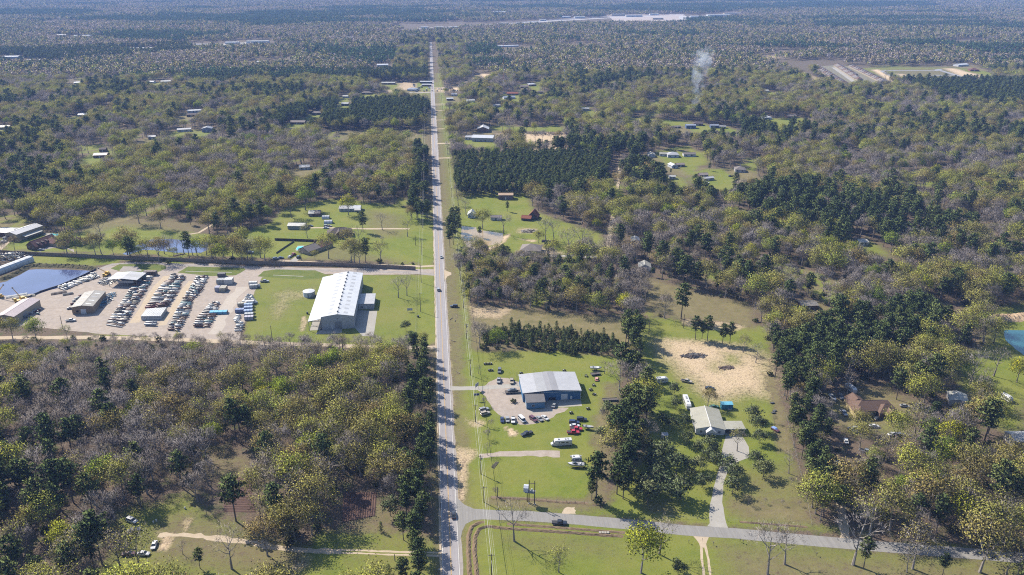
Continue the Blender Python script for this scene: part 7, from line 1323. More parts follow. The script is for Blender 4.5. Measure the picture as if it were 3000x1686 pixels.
# ---- trees that stand alone: (photo point of the foot, kind, height, what singles it out)
SOLO = [
    (T12(1305, 1190), 'bare', 15.5, 'large gnarled bare tree beside the ditch at the road junction'),
    (T12(1640, 1425), 'thin', 9, 'half-bare tree at the bottom edge, casting no shadow on the road'),
    (T12(2260, 1430), 'green', 15.5, 'bright yellow-green tree south of the side road'),
    (T12(2400, 1290), 'bare', 14, 'thin bare tree behind the bright yellow-green tree'),
    (T12(2540, 1440), 'ever', 4, 'dark bush at the foot of the yellow-green tree'),
    (T22(640, 1440), 'bare', 19, 'tall bare tree south of the side road near the rutted track'),
    (T22(770, 1365), 'bare', 14, 'slender bare tree beside the tall bare one south of the side road'),
    (T22(1285, 1370), 'bare', 19, 'white-barked bare tree at the bend of the side road'),
    (T22(1365, 1395), 'pine', 13, 'pine leaning against the white-barked bare tree south of the side road'),
    (T22(1690, 1425), 'bare', 9, 'small bare tree south of the side road, left of a pale green tree'),
    (T22(1735, 1400), 'thin', 15, 'pale green thin-leaved tree overhanging the side road'),
    (T22(1960, 1448), 'pine', 9, 'short pine at the bottom edge, south of the side road'),
    (T22(2240, 1425), 'bud', 19, 'tall olive tree with a forked trunk at the bottom right'),
    (T22(2440, 1440), 'bare', 9, 'small bare tree at the bottom right corner'),
    (T22(2530, 1440), 'bare', 8, 'smallest bare sapling in the bottom right corner'),
    (T22(410, 510), 'thin', 9, 'broad thin-leaved tree inside the loop of the concrete drive'),
    (T22(800, 680), 'bare', 9.5, 'bare tree at the right edge of the white house lawn'),
    (T22(495, 915), 'thin', 4.5, 'little thin tree on the white house lawn'),
    (T22(620, 905), 'bare', 2.4, 'tiny bare sapling on the white house lawn, leftmost of three'),
    (T22(750, 920), 'bare', 2.4, 'tiny bare sapling on the white house lawn, middle of three'),
    (T22(880, 925), 'bare', 2.2, 'tiny bare sapling on the white house lawn, rightmost of three'),
    (T22(815, 770), 'bare', 4, 'small bare tree low on the right side of the white house lawn'),
    (T22(690, 300), 'thin', 4, 'small thin tree beside the blue tarpaulin'),
    (N4(590, 600), 'bud', 8.5, 'round olive tree behind the white house'),
    (T11(500, 340), 'thin', 12, 'thin tree beside the dirt drive left of the road'),
    (T11(310, 290), 'bare', 13, 'bare tree just above the dirt drive, left of the road'),
    (T11(165, 305), 'pine', 17, 'tall single pine behind the dark-roofed house left of the road'),
    (T11(50, 400), 'bud', 11, 'olive tree in front of the dark-roofed house'),
    (T11(140, 405), 'bare', 13, 'bare tree in front of the dark-roofed house'),
    (T11(100, 548), 'bare', 15, 'tall bare tree just behind the long wall, left one of two'),
    (T11(140, 545), 'bud', 13, 'tall olive-topped tree just behind the long wall, right one of two'),
    (T11(205, 385), 'green', 4.5, 'small green tree on the big lawn left of the road'),
    (T11(310, 385), 'bare', 5, 'small bare tree in the middle of the big lawn left of the road'),
    (T11(430, 800), 'bare', 13, 'bare tree on the warehouse lawn, left one of two'),
    (T11(495, 785), 'bare', 12.5, 'bare tree on the warehouse lawn, right one of two'),
    (T11(490, 1055), 'ever', 4.8, 'small dark tree on the warehouse lawn near the road'),
    (T11(490, 1130), 'young_pine', 4, 'sapling pine at the near end of the warehouse lawn'),
    (T11(610, 250), 'pine', 19, 'tall pine at the roadside left of the road, casting shade on it'),
    (T01(615, 375), 'bud', 17, 'tall spreading tree right of the red-roofed house'),
    (T01(765, 355), 'bud', 18, 'tall spreading tree with a long shadow on the estate lawn'),
    (T01(470, 300), 'green', 9, 'bright green round tree beside the estate pool'),
    (T01(2480, 505), 'bud', 17, 'tall tree right of the brown-roofed pool house'),
    (T01(2275, 520), 'bare', 9, 'bare tree in front of the brown-roofed pool house'),
    (T01(2320, 350), 'thin', 10, 'pale thin tree in front of the long metal shed'),
    (T01(1905, 520), 'bare', 15, 'bare tree among the orange-budded trees by the wall'),
    (N2(740, 300), 'green', 17, 'tall yellow-green tree behind the cottage on the upper lawn'),
    (N2(480, 440), 'bud', 16, 'olive-green tree left of the long metal shed'),
    (N2(1550, 390), 'green', 15, 'bright leafy tree in front of the grey-roofed long house'),
    (N3(1010, 390), 'pine', 9, 'small single pine on the lawn below the tan-roofed shed'),
    (N3(230, 460), 'bare', 14, 'bare spreading tree beside the white cottage'),
    (N3(540, 720), 'bud', 15, 'olive tree leaning over the muddy pond'),
    (N3(930, 800), 'bare', 15, 'dark bare tree at the right shore of the muddy pond'),
    (N3(490, 880), 'pine', 9, 'pine on the islet in the muddy pond'),
    (N3(1600, 990), 'bud', 9, 'olive tree behind the big brown-roofed house'),
    (N3(1730, 950), 'bare', 17, 'tall dead trunk behind the big brown-roofed house'),
    (N3(1890, 930), 'bare', 16, 'bare tree on the lawn, second to the right of the brown-roofed house'),
    (N3(2440, 1190), 'bare', 20, 'tallest bare pole tree at the gravel house track'),
    (N3(2140, 1240), 'bare', 20, 'tall bare tree left of the tallest pole tree at the house track'),
    (N3(1760, 1230), 'pine', 12, 'pine at the right corner of the big brown-roofed house'),
    (X6(460, 810), 'bare', 18, 'big bare tree with a bent limb near the teal pond'),
    (X6(690, 730), 'bare', 15, 'bare tree between the bent tree and the teal pond'),
    (X6(690, 420), 'bud', 14, 'golden-olive tree at the left corner of the teal pond'),
    (X6(910, 790), 'green', 11, 'fresh green tree below the teal pond'),
    (X6(500, 440), 'bare', 13, 'grey bare thicket tree between the pine belt and the teal pond'),
    (X6(610, 812), 'bare', 9, 'small bare tree right of the big bent bare tree'),
    (T22(2230, 160), 'bare', 15, 'bare tree behind the white-roofed shed at the right edge'),
    (N5(1140, 1280), 'bud', 11, 'yellow-olive tree in front of the brown hip-roofed house'),
    (N5(1100, 960), 'bud', 10, 'broad olive tree hiding the left front of the brown hip-roofed house'),
    (N5(1810, 1150), 'bud', 14, 'tall olive tree in front of the right wing of the brown hip-roofed house'),
    (N5(2210, 1110), 'bare', 16, 'tall bare tree right of the brown hip-roofed house'),
    (N5(1430, 1250), 'bare', 10, 'bare tree between the two olive trees by the brown hip-roofed house'),
    (N5(1840, 330), 'pine', 17, 'tall pine behind the brown hip-roofed house'),
    (N5(910, 240), 'bare', 11, 'bare tree behind the boat by the brown hip-roofed house'),
    (T02(1510, 1395), 'pine', 8.5, 'single small pine in the glade of the left wood'),
    (T02(1380, 1290), 'bare', 6, 'leaning dark bush-like tree in the glade'),
    (T02(680, 1440), 'thin', 16, 'forked thin-leaved tree at the bottom left of the glade'),
    (T02(925, 1440), 'thin', 15, 'second forked tree at the bottom of the glade'),
    (T02(1060, 1440), 'thin', 16, 'twin-stemmed tree at the bottom of the glade, right of the forked ones'),
    (T02(1750, 1400), 'bare', 14, 'broad bare tree at the lower right of the glade'),
    (T02(2020, 1300), 'bud', 13, 'golden-budded tree at the right side of the glade'),
    (T02(660, 1130), 'bare', 9, 'dense round bare tree left of the white pickup'),
    (T02(250, 1440), 'young_pine', 8, 'dark young pine in the bottom left corner'),
    (T02(1070, 940), 'pine', 15, 'dark broad pine behind the glade, shading it'),
    (T12(300, 1120), 'young_pine', 4.5, 'little pine on the verge left of the rutted track'),
    (T12(370, 1000), 'ever', 5.5, 'round dark tree beside the reddish tilled plot'),
    (T12(560, 1240), 'pine', 15, 'big dark pine at the roadside just above the rutted track'),
    (T12(360, 1440), 'young_pine', 4.5, 'young pine beside the gate post at the bottom edge'),
    (T12(490, 1440), 'bare', 6, 'grey bare shrub-like tree at the bottom edge left of the road'),
    (T12(1100, 540), 'bare', 6, 'scraggy bare tree at the start of the gravel spur'),
    (T12(1100, 420), 'bare', 5, 'small bare tree by the power line above the gravel spur'),
    (T12(1165, 850), 'bare', 4, 'small dark bare tree left of the platform poles'),
    (T12(1130, 330), 'bare', 4, 'small bare tree below the two silver vehicles'),
    (KB(360, 870), 'bare', 4.5, 'grey bare bush left of the gravel yard'),
    (KB(2170, 390), 'bare', 8, 'bare tree behind the trailers right of the workshop'),
    (KB(2130, 1060), 'bare', 5, 'small bare tree right of the workshop lawn'),
    (KB(270, 390), 'bare', 6, 'thin bare tree by the road above the workshop drive'),
    (T12(1980, 270), 'bare', 4.5, 'small bare tree left of the pine belt beside the workshop'),
    (T12(1930, 680), 'pine', 10, 'lowest-branched pine at the left of the belt, beside the silver boat'),
    (T12(1890, 880), 'pine', 11, 'pine at the near left corner of the belt by the side road'),
    (T21(300, 1145), 'pine', 12, 'pine at the edge of the sandy clearing, leftmost of a thin row'),
    (T21(95, 1115), 'pine', 14, 'pine by the lawn strip behind the sandy clearing, leftmost'),
    (T21(145, 1110), 'pine', 11, 'short pine second from left behind the sandy clearing'),
    (T21(185, 1125), 'pine', 15, 'pine third from left behind the sandy clearing'),
    (T21(355, 1150), 'pine', 13, 'pine at the edge of the sandy clearing, second of the thin row'),
    (T21(455, 1215), 'thin', 9, 'pale thin tree at the top right of the sandy clearing'),
    (T21(550, 1290), 'bare', 10, 'spreading bare tree at the right edge of the sandy clearing'),
    (T21(60, 1240), 'bare', 4, 'grey brush pile tree on the sandy clearing'),
    (T11(1300, 1030 + 560), 'shrub', 2, 'dark bush beside the workshop chimney pole'),
    (T01(1050, 240), 'bud', 17, 'olive twin tree at the upper edge of the estate lawn'),
    (T01(1215, 280), 'bud', 14, 'olive tree left of the garden path beyond the estate pond'),
    (T01(1720, 330), 'thin', 14, 'pale tree right of the garden path'),
    (T01(1440, 250), 'pine', 11, 'short pine at the upper edge of the estate lawn'),
]
for q, (u, v) in enumerate(((1200, 480), (1335, 468), (1390, 470), (1455, 480), (1560, 480), (1610, 490), (1280, 440), (1240, 470), (1700, 500), (1480, 450))):
    SOLO.append((T01(u, v), 'bare', 9 + (q * 37 % 5), 'thin bare tree standing along the near shore of the estate pond'))
for u, v in ((1790, 480), (1840, 430), (1965, 500), (2000, 520), (1870, 520)):
    SOLO.append((T01(u, v), 'bud', 14, 'orange-budded tree in the clump right of the estate pond'))
for u, v in ((530, 250), (555, 340), (575, 430), (150, 760), (195, 550), (235, 530), (20, 300), (60, 640), (250, 600), (550, 590), (610, 680), (370, 720), (375, 810), (130, 640), (50, 690), (200, 500), (110, 500), (30, 440), (340, 650)):
    SOLO.append((T22(u, v + 20), 'ever', 3.6 + (u * 7 + v * 3) % 22 / 10, '%s evergreen on the house lawn, %s of the drive, %s' % ('small' if (u * 7 + v * 3) % 22 < 11 else 'larger', 'right' if u > 320 else 'left', 'by the house' if v < 400 else 'halfway down' if v < 600 else 'toward the side road')))
for u, v in ((2420, 290), (2510, 60), (2520, 170), (2500, 320), (2150, 560), (1970, 400), (2010, 210)):
    SOLO.append((T12(u, v + 25), 'ever', 3.6 + (u * 3 + v) % 18 / 10, 'small evergreen tree between pine belt and white house, %s' % ('level with the workshop' if v < 190 else 'level with the parked cars' if v < 350 else 'level with the motorhome')))
for u, v in ((2310, 880), (2390, 780), (2480, 860), (2560, 850), (2380, 690), (2530, 640), (2440, 560), (2350, 620), (2290, 800)):
    SOLO.append((T12(u, v + 25), 'ever', 6 + (u * 3 + v) % 18 / 10, 'broad grey-green evergreen in the grove beside the pine belt, %s' % ('next to the pines' if u < 2360 else 'in its middle' if u < 2480 else 'next to the drive')))
for u, v in ((840, 255), (870, 250), (830, 330), (880, 330), (855, 300), (820, 420), (845, 400), (810, 330)):
    SOLO.append((T11(u, v), 'pine', 15 + u % 3, 'dark pine in the roadside clump left of the muddy pond, %s' % ('far end' if v < 300 else 'near end')))

# ---- where the woods grow, how thickly, and of what (pine, bud, thin, bare, green, young pine)
DARK_PINES = [(poly(C7, (75, 335), (1190, 320), (1170, 440), (1060, 600), (85, 600)), 4.6, 12, 'pine'), (poly(T10, (-100, 800), (580, 790), (680, 820), (660, 900), (560, 975), (-60, 985), (-520, 985), (-480, 880)), 5.5, 15, 'pine'),
    (poly(T10, (-480, 560), (650, 560), (660, 605), (-100, 625), (-420, 620)), 6, 15, 'pine'), (poly(F, (1574, 835), (1600, 835), (1620, 960), (1598, 1000), (1620, 1100), (1612, 1200), (1585, 1255), (1525, 1258), (1552, 1180), (1568, 1000)), 5.2, 16, 'pine'),
    (poly(F, (1945, 890), (2010, 880), (2040, 960), (2055, 1060), (2095, 1180), (2115, 1310), (2065, 1325), (2015, 1180), (1975, 1060)), 5.4, 14, 'pine'), (poly(F, (1945, 895), (2060, 865), (2220, 815), (2400, 735), (2430, 775), (2350, 865), (2200, 925), (2050, 955)), 5.6, 17, 'pine'),
    (poly(F, (-100, 135), (180, 128), (480, 118), (490, 135), (100, 165), (-100, 170)), 9, 16, 'pine'), (poly(F, (470, 200), (680, 182), (700, 190), (560, 225), (470, 215)), 7, 15, 'pine'),
    (poly(F, (2260, 222), (2420, 212), (2700, 216), (2700, 262), (2500, 275), (2400, 255)), 8, 17, 'pine'), (rect(-17, 150, -4, 405), 6.0, 14, 'pine'), (rect(-22, 640, -6, 900), 6, 17, 'pine'),
    (poly(F, (1205, 838), (1290, 826), (1545, 850), (1550, 895), (1400, 892), (1205, 862)), 2.7, 5.8, 'young_pine'), (poly(F, (1145, 640), (1300, 655), (1500, 680), (1600, 760), (1560, 790), (1180, 770), (1140, 700)), 5.2, 13, 'mixscrub')]
def mix_at(x, y):
    """share of each kind of tree in the wood at (x, y)"""
    n = mnoise.noise((x * 0.006, y * 0.006, 1.7)); n2 = mnoise.noise((x * 0.011, y * 0.011, 8.2)); n3 = mnoise.noise((x * 0.02, y * 0.02, 4.4))
    if x < 0 and y < 430: p, b, th, ba, gr = 0.055, 0.25, 0.25, 0.42, 0.03
    elif x < 0 and y < 900: p, b, th, ba, gr = 0.11, 0.36, 0.2, 0.28, 0.05
    elif x > 0 and y < 330: p, b, th, ba, gr = 0.3, 0.29, 0.13, 0.23, 0.05
    elif x > 0 and y < 1000: p, b, th, ba, gr = 0.22, 0.27, 0.16, 0.3, 0.05
    else: p, b, th, ba, gr = 0.15, 0.38, 0.19, 0.23, 0.05
    p *= math.exp(5.5 * n) * 0.9; ba *= math.exp(3.2 * n2); b *= math.exp(-1.6 * n2); th *= math.exp(1.5 * n3); gr *= math.exp(4 * n3)
    return (('pine', p), ('bud', b), ('thin', th), ('bare', ba), ('green', gr))
TREES = []      # (kind, x, y, height, solo label)
for pnt, kind, H, lab in SOLO: TREES.append(('open' if kind == 'bare' and H > 5 else kind, pnt.x, pnt.y, H * (1.18 if H > 8 and kind != 'pine' else 1.3 if kind == 'ever' else 1.0), lab))
def build_woods():
    rnd = random.Random(5)
    a_l = math.atan2(-1500 / FOC, 1.0) ; view = []
    def seen(x, y):
        d = math.atan2(x, y) - YAW; return abs(d) < (0.80 if y < 500 else 0.67)
    pts = []; y = 165.0
    while y < 2430:
        s = 8.3 if y < 700 else 8.8
        half = y * 0.92 + 60 if y < 1560 else 90; x = -half
        while x < half:
            px, py = x + rnd.uniform(-0.48, 0.48) * s, y + rnd.uniform(-0.48, 0.48) * s
            if seen(px, py) and (y < 1560 or abs(px - 4) < 80): pts.append((px, py))
            x += s
        y += s
    P = np.array(pts); ok = np.ones(len(P), bool)
    for c in CLEAR: ok &= ~inside(c, P)
    for c, *_ in DARK_PINES: ok &= ~inside(c, P)
    for fx, fy, fr in FOOT: ok &= np.hypot(P[:, 0] - fx, P[:, 1] - fy) > fr
    for x, y in P[ok]:
        if y > 430 and gap_noise(x, y) > 0.3 and rnd.random() < 0.9: continue
        ks = mix_at(x, y); r = rnd.random() * sum(w for _, w in ks)
        for k, w in ks:
            r -= w
            if r <= 0: break
        H = {'pine': rnd.uniform(15, 23), 'bud': rnd.uniform(13, 20), 'thin': rnd.uniform(12, 18), 'bare': rnd.uniform(11, 18), 'green': rnd.uniform(10, 16)}[k]
        TREES.append((k, x, y, H, None))
    for pl, s, H, k in DARK_PINES:
        xs = [p[0] for p in pl]; ys = [p[1] for p in pl]; q = []; x = min(xs)
        while x < max(xs):
            y = min(ys)
            while y < max(ys): q.append((x + rnd.uniform(-0.35, 0.35) * s, y + rnd.uniform(-0.35, 0.35) * s)); y += s
            x += s
        Q = np.array(q); m = inside(pl, Q)
        for c in ((rect(-6, 100, 4.5, 2400),) + tuple(BARE_AREAS[13:])): m &= ~inside(c, Q)
        for fx, fy, fr in FOOT: m &= np.hypot(Q[:, 0] - fx, Q[:, 1] - fy) > fr
        for x, y in Q[m]:
            if not seen(x, y): continue
            kk = k; hh = H * rnd.uniform(0.8, 1.12)
            if k == 'pine' and rnd.random() < 0.16: kk = rnd.choice(['bud', 'bare', 'thin']); hh *= 0.75
            if k == 'mixscrub': kk = rnd.choice(['pine', 'pine', 'bare', 'thin', 'bud', 'bare', 'young_pine']); hh *= 0.6 if kk == 'young_pine' else rnd.uniform(0.6, 1.15)
            if k == 'young_pine': hh = H * rnd.uniform(0.45, 1.3); x += rnd.uniform(-1.5, 1.5); y += rnd.uniform(-1.5, 1.5)
            if k == 'young_pine' and rnd.random() < 0.42: kk = rnd.choice(['shrub', 'shrub', 'ever']); hh = rnd.uniform(1.8, 3.8)
            TREES.append((kk, x, y, hh, None))
    # undergrowth between the near trees
    for x, y in P[ok]:
        if y < 560 and rnd.random() < 0.55: TREES.append(('shrub', x + rnd.uniform(-3, 3), y + rnd.uniform(-3, 3), rnd.uniform(1.2, 3.4), None))
build_woods()
PLACES = [(T02(1810, 850), 'around the reddish tilled plot in the left wood'), (T12(140, 920), 'around the tilled plot nearest the road'), (T02(1200, 1100), 'around the glade with the white cars'), (T02(200, 1300), 'in the bottom left corner of the wood'), (T02(150, 500), 'at the left edge of the lower wood'), (T02(700, 500), 'in the left middle of the lower wood'), (T02(1300, 350), 'in the heart of the lower left wood'), (T02(2100, 300), 'in the lower left wood toward the road'), (T02(900, 60), 'in the upper part of the lower left wood'), (T01(300, 1250), 'in the wood just below the tan shed'), (T01(1300, 1230), 'in the wood just below the vessel rows'), (T01(2200, 1280), 'in the wood just below the warehouse grass'), (T02(2300, 900), 'in the lower left wood above the rutted track'), (T12(450, 300), 'in the wood left of the road, opposite the workshop'),
    (T22(1500, 900), 'in the right wood above the bend of the side road'), (T22(2200, 900), 'in the right wood near the bottom right corner'), (T22(2100, 350), 'right of the brown hip-roofed house'), (T22(1150, 700), 'along the wooded lane on the right'), (T21(1700, 1250), 'between the brown house and the teal pond'), (T21(1000, 950), 'right of the sandy clearing'), (T21(700, 700), 'in the right wood above the pine band'), (T21(1900, 500), 'in the right wood toward the right edge'), (T21(200, 800), 'in the dry glade above the sandy clearing'), (T11(1250, 1130), 'in the young thicket behind the workshop'), (T11(1300, 750), 'in the scrub behind the cleared strip'), (T11(2000, 650), 'by the dirt track right of the scrub'), (T11(2200, 1250), 'in the belt between workshop and white house'), (T12(2150, 500), 'in the lower belt between workshop and white house'), (T01(400, 620), 'around the storage yard pond'), (T01(1500, 150), 'beyond the estate pond')]
def where(x, y):
    if -19 < x < -3 and y < 410: return 'at the left roadside, ' + next(w for lim, w in ((232, 'below the rutted track'), (252, 'just above the rutted track'), (275, 'opposite the junction'), (300, 'opposite the gravel spur'), (330, 'opposite the parked cars'), (365, 'opposite the workshop'), (999, 'near the warehouse lane')) if y < lim)
    return min(PLACES, key=lambda q: (q[0].x - x) ** 2 + (q[0].y - y) ** 2)[1]
def build_word(k, H):
    tall = {'pine': 18, 'young_pine': 5.5, 'bud': 16.5, 'thin': 15, 'bare': 14.5, 'green': 13, 'open': 14, 'ever': 4.5, 'shrub': 2.2}[k]
    return 'taller' if H > tall * 1.08 else 'shorter' if H < tall * 0.9 else 'mid-height'
def keep_views():
    """things one sees stand in openings: no tall wild tree grows right before them"""
    wild = [i for i, q in enumerate(TREES) if q[4] is None]; X = np.array([TREES[i][1] for i in wild]); Y = np.array([TREES[i][2] for i in wild]); H = np.array([TREES[i][3] for i in wild])
    lim = np.full(len(wild), 99.0)
    for fx, fy, fr in FOOT + [(30, 590, 10), (42, 590, 8), (-260, 660, 0)]:
        d = fy - Y; k = (d > -fr) & (d < 75) & (np.abs(fx * Y / fy - X) < fr * 0.8 + 2.5)
        lim[k] = np.minimum(lim[k], np.maximum(0, d[k] - fr * 0.5) * CAMH / fy * 1.15 + 2.0)
    P = np.stack([X, Y], 1); lim[inside(DARK_PINES[3][0], P) | inside(DARK_PINES[4][0], P)] = 99.0
    edge = (X < -17) & (Y > 350) & (Y < 430); lim[edge] = np.minimum(lim[edge], 5.5 + (425 - Y[edge]) * 0.2)
    out = []
    for n, i in enumerate(wild):
        k, x, y, h, lab = TREES[i]
        if h > lim[n]:
            if lim[n] < 5: continue
            h = lim[n]
        out.append((k, x, y, h, lab))
    return [q for q in TREES if q[4] is not None] + out
TREES = keep_views()
TREES.sort(key=lambda t: (t[4] is None, t[2]))
rest = {k: [] for k in PROTO}
LABN = {}
for q in TREES: LABN[q[4]] = LABN.get(q[4], 0) + 1
for k, x, y, H, lab in TREES:
    if lab: place_tree(k, x, y, H, lab, lab + ' (all of them)' if LABN[lab] > 1 else 'trees standing alone')
    elif COUNT.get(k, 0) < 300 and (k != 'shrub' or COUNT.get(k, 0) < 120) and y < 520:
        w = where(x, y); bw = build_word(k, H); place_tree(k, x, y, H, bw + ' ' + TREE_ADJ[k] + ' ' + w, bw + ' ' + TREE_ADJ[k] + 's ' + w)
    else: rest[k].append((x, y, H))

def scatter(name, label, cat, pts, protos, mats_):
    """one object: a cloud of points, each carrying a copy of one of the prototype meshes"""
    lib = bpy.data.collections.new(name + '_kinds')
    for i, (me, h0) in enumerate(protos):
        o = bpy.data.objects.new('%s_kind_%02d' % (name, i), me); lib.objects.link(o)
    me = bpy.data.meshes.new(name); n = len(pts); rnd = random.Random(n)
    me.from_pydata([(p[0], p[1], p[3] if len(p) > 3 else 0.0) for p in pts], [], [])
    iv = [rnd.randrange(len(protos)) for _ in range(n)]
    me.attributes.new('pick', 'INT', 'POINT').data.foreach_set('value', iv)
    me.attributes.new('turn', 'FLOAT_VECTOR', 'POINT').data.foreach_set('vector', [c for _ in range(n) for c in (0.0, 0.0, rnd.uniform(0, 6.283))])
    sc = []
    for p, i in zip(pts, iv):
        s = p[2] / protos[i][1]; w = s * rnd.uniform(0.88, 1.15); sc += [w, w, s]
    me.attributes.new('size', 'FLOAT_VECTOR', 'POINT').data.foreach_set('vector', sc)
    ng = bpy.data.node_groups.new(name, 'GeometryNodeTree')
    ng.interface.new_socket('Geometry', in_out='INPUT', socket_type='NodeSocketGeometry'); ng.interface.new_socket('Geometry', in_out='OUTPUT', socket_type='NodeSocketGeometry')
    gi, go = ng.nodes.new('NodeGroupInput'), ng.nodes.new('NodeGroupOutput'); ci = ng.nodes.new('GeometryNodeCollectionInfo'); ip = ng.nodes.new('GeometryNodeInstanceOnPoints')
    ci.inputs['Collection'].default_value = lib; ci.inputs['Separate Children'].default_value = True; ci.inputs['Reset Children'].default_value = True
    ip.inputs['Pick Instance'].default_value = True
    def attr(nm, ty):
        a = ng.nodes.new('GeometryNodeInputNamedAttribute'); a.data_type = ty; a.inputs['Name'].default_value = nm; return a.outputs['Attribute']
    L = ng.links
    L.new(gi.outputs[0], ip.inputs['Points']); L.new(ci.outputs[0], ip.inputs['Instance']); L.new(attr('pick', 'INT'), ip.inputs['Instance Index'])
    L.new(attr('turn', 'FLOAT_VECTOR'), ip.inputs['Rotation']); L.new(attr('size', 'FLOAT_VECTOR'), ip.inputs['Scale']); L.new(ip.outputs[0], go.inputs[0])
    o = link(name, me); md = o.modifiers.new('scatter', 'NODES'); md.node_group = ng
    return tag(o, label, cat, kind='stuff')
SNAME = {'pine': ('pine_wood', 'dark green pines massed through the woods to the middle distance'), 'bud': ('budding_wood', 'olive budding trees massed through the woods to the middle distance'), 'thin': ('thin_leaved_wood', 'pale thin-leaved trees spread through the woods'), 'bare': ('bare_wood', 'bare grey trees spread through the woods'), 'green': ('fresh_green_wood', 'bright green trees dotted through the woods'), 'young_pine': ('young_pine_wood', 'young pines in the scrub'), 'shrub': ('undergrowth', 'dark low undergrowth beneath the trees'), 'ever': ('evergreen_wood', 'evergreen trees')}
for k, pl in rest.items():
    if pl: scatter(SNAME[k][0], SNAME[k][1], 'woodland', pl, [(p[2], p[3]) for p in PROTO[k]], None)
# ---- far woods: groves of some forty simple trees each
def far_leaf():
    m = bpy.data.materials.new('far_foliage'); m.use_nodes = True; t = m.node_tree; t.nodes.clear()
    at = node(t, 'ShaderNodeAttribute', attribute_name='tint'); d = node(t, 'ShaderNodeBsdfDiffuse'); tr = node(t, 'ShaderNodeBsdfTranslucent'); mx = node(t, 'ShaderNodeMixShader'); o = node(t, 'ShaderNodeOutputMaterial')
    mx.inputs[0].default_value = 0.12
    for n in (d, tr): t.links.new(at.outputs['Color'], n.inputs[0])
    t.links.new(d.outputs[0], mx.inputs[1]); t.links.new(tr.outputs[0], mx.inputs[2]); t.links.new(mx.outputs[0], o.inputs[0])
    return m
M_FAR = far_leaf()
TINT = {'pine': [(0.036, 0.075, 0.032), (0.065, 0.105, 0.040)], 'bud': [(0.227, 0.179, 0.078), (0.260, 0.268, 0.073)], 'thin': [(0.227, 0.195, 0.122), (0.243, 0.227, 0.114)], 'bare': [(0.243, 0.203, 0.187), (0.325, 0.284, 0.268)], 'green': [(0.212, 0.260, 0.057), (0.276, 0.292, 0.065)]}
def grove(seed, weights, size=72.0, n=62):
    rs = np.random.RandomState(seed); V, Cc, Fs, b, NN = [], [], [], 0, []
    ks = list(weights); w = np.array([weights[k] for k in ks]); w = w / w.sum()
    for i in range(n):
        k = ks[rs.choice(len(ks), p=w)]; x, y = rs.uniform(-size / 2, size / 2, 2); H = rs.uniform(14, 21) if k == 'pine' else rs.uniform(11, 18); R = 3.4 if k == 'pine' else 5.6
        m = 60; d = rs.normal(size=(m, 3)); d[:, 2] = np.abs(d[:, 2]); d /= np.linalg.norm(d, axis=1)[:, None]
        cz = H * (0.55 if k == 'pine' else 0.5); C = d * rs.uniform(0.6, 1.0, m)[:, None] * [R, R, H - cz] + [x, y, cz]; C[:, 2] -= rs.random(m) ** 2 * H * 0.3
        U = rs.normal(size=(m, 3)); U /= np.linalg.norm(U, axis=1)[:, None]; W = np.cross(U, rs.normal(size=(m, 3))); W /= np.linalg.norm(W, axis=1)[:, None]
        sz = 0.85 * rs.uniform(0.6, 1.3, m)[:, None]; V.append(np.stack([C - U * sz, C + W * sz, C + U * sz, C - W * sz], 1).reshape(-1, 3)); Nn = C - [x, y, cz - H * 0.15]; Nn /= np.linalg.norm(Nn, axis=1)[:, None]; Nn += rs.normal(0, 0.25, Nn.shape); NN.append(np.repeat(Nn / np.linalg.norm(Nn, axis=1)[:, None], 4, 0))
        q = rs.random(); a0, a1 = np.array(TINT[k][0]), np.array(TINT[k][1]); col = a0 + (a1 - a0) * q
        cc = col * rs.uniform(0.85, 1.15, m)[:, None]; Cc.append(np.repeat(cc, 4, 0)); Fs.append(np.arange(4 * m).reshape(m, 4) + b); b += 4 * m
    me = bpy.data.meshes.new('grove'); me.from_pydata(np.vstack(V).tolist(), [], np.vstack(Fs).tolist())
    at = me.color_attributes.new('tint', 'FLOAT_COLOR', 'POINT'); Cv = np.vstack(Cc); at.data.foreach_set('color', np.hstack([Cv, np.ones((len(Cv), 1))]).astype(np.float32).ravel()); me.materials.append(M_FAR); me.polygons.foreach_set('use_smooth', [True] * len(me.polygons)); me.normals_split_custom_set_from_vertices(np.vstack(NN).tolist())
    return me
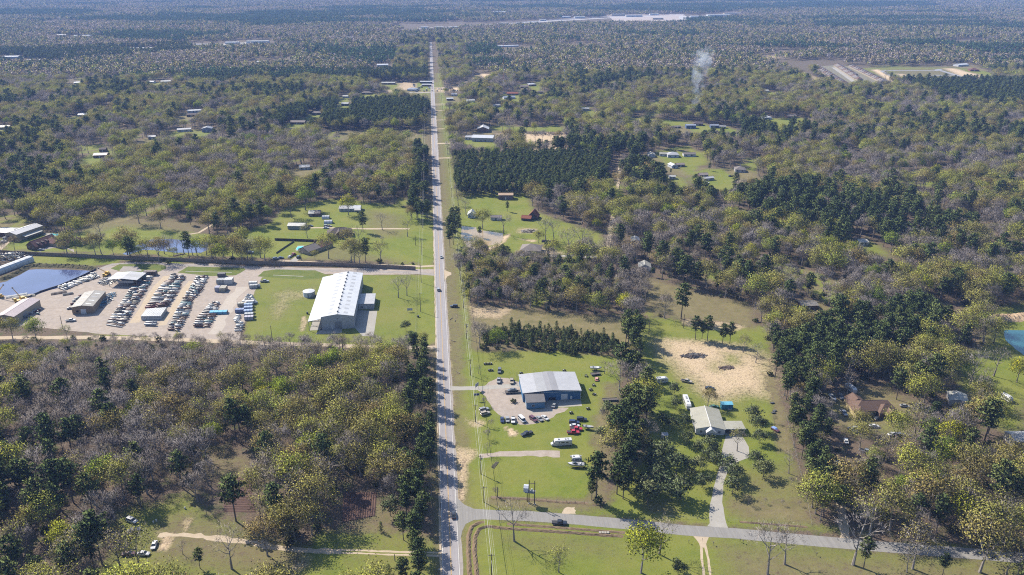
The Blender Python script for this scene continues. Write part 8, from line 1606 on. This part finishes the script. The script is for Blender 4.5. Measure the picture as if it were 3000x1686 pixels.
def far_woods():
    rnd = random.Random(9); sets = {'far_mixed_wood': [(grove(200 + i, dict(pine=.13, bud=.4, thin=.18, bare=.22, green=.07)), 1.0) for i in range(4)],
        'far_pine_wood': [(grove(220 + i, dict(pine=.78, bud=.14, bare=.08)), 1.0) for i in range(3)], 'far_bare_wood': [(grove(240 + i, dict(pine=.08, bud=.26, thin=.22, bare=.44)), 1.0) for i in range(3)]}
    pts = {k: [] for k in sets}; y = 1580.0; q = []
    while y < 9000:
        s = 62.0; half = y * 0.9; x = -half
        while x < half:
            px, py = x + rnd.uniform(-12, 12), y + rnd.uniform(-12, 12)
            if abs(math.atan2(px, py) - YAW) < 0.68: q.append((px, py))
            x += s
        y += s
    Q = np.array(q); ok = ~((np.abs(Q[:, 0] - 4) < 82) & (Q[:, 1] < 2430))
    for fx, fy, fr in FOOT: ok &= np.hypot(Q[:, 0] - fx, Q[:, 1] - fy) > fr + 22
    for c in CLEAR:
        k = inside(c, Q); d = edge_dist(c, Q); xs = [p[0] for p in c]
        big = (max(xs) - min(xs)) > 40
        ok &= ~(k | ((d < 26) if big else k))
    for x, y in Q[ok]:
        n = mnoise.noise((x * 0.0016, y * 0.0035, 5.5)) * 1.3 + 0.7 * mnoise.noise((x * 0.005, y * 0.009, 1.5)); n2 = mnoise.noise((x * 0.003, y * 0.006, 11.0))
        k = 'far_pine_wood' if n > 0.24 else 'far_bare_wood' if n2 > 0.12 else 'far_mixed_wood'
        if mnoise.noise((x * 0.004, y * 0.006, 21.0)) > 0.42: continue
        pts[k].append((x, y, rnd.uniform(0.9, 1.1)))
    for k in sets: scatter(k, {'far_mixed_wood': 'mixed woodland reaching to the hazy distance', 'far_pine_wood': 'dark pine blocks in the far woods', 'far_bare_wood': 'bare grey woodland in the distance'}[k], 'woodland', pts[k], sets[k], None)
far_woods()

# ================================================================== air
def haze_box():
    m = bpy.data.materials.new('haze_air'); m.use_nodes = True; t = m.node_tree; t.nodes.clear()
    v = node(t, 'ShaderNodeVolumePrincipled'); o = node(t, 'ShaderNodeOutputMaterial')
    v.inputs['Color'].default_value = (0.3, 0.48, 1.0, 1); v.inputs['Density'].default_value = 0.00007; v.inputs['Anisotropy'].default_value = 0.0
    t.links.new(v.outputs[0], o.inputs['Volume'])
    mb = MB().box(-16000, -3000, -1.6, 16000, 12000, 230)
    ob = mb.obj('haze', m); tag(ob, 'thin blue haze over the whole landscape', 'haze', kind='stuff')
haze_box()
# smoke rising from a fire in the far woods
def smoke():
    base = X7(205, 650); m = bpy.data.materials.new('smoke_volume'); m.use_nodes = True; t = m.node_tree; t.nodes.clear()
    v = node(t, 'ShaderNodeVolumePrincipled'); o = node(t, 'ShaderNodeOutputMaterial'); tc = node(t, 'ShaderNodeTexCoord'); n = node(t, 'ShaderNodeTexNoise'); n.inputs['Scale'].default_value = 0.085; n.inputs['Detail'].default_value = 5; n.inputs['Distortion'].default_value = 0.6; t.links.new(tc.outputs['Object'], n.inputs['Vector'])
    r = ramp(t, n.outputs['Fac'], [(0.46, (0,) * 3), (0.72, (1,) * 3)]); t.links.new(mth(t, 'MULTIPLY', r, 0.05), v.inputs['Density']); v.inputs['Color'].default_value = (0.8, 0.88, 1, 1); t.links.new(v.outputs[0], o.inputs['Volume'])
    mb = MB(); secs = []
    for k in range(13):
        q = k / 12; z = 2 + 92 * q; w = 3 + 15 * q ** 0.8; cx = 4 * math.sin(q * 5) + 26 * q ** 1.3; cy = 25 * q
        if k == 12: w *= 0.3
        secs.append([(cx + w * math.cos(a * 0.6283) * (1 + 0.2 * math.sin(a * 3 + k)), cy + w * 0.8 * math.sin(a * 0.6283), z + 2 * math.sin(a + k)) for a in range(10)])
    mb.hull(secs); ob = mb.obj('smoke', m, None, base); tag(ob, 'pale smoke rising from a fire in the far woods', 'smoke', kind='stuff')
smoke()
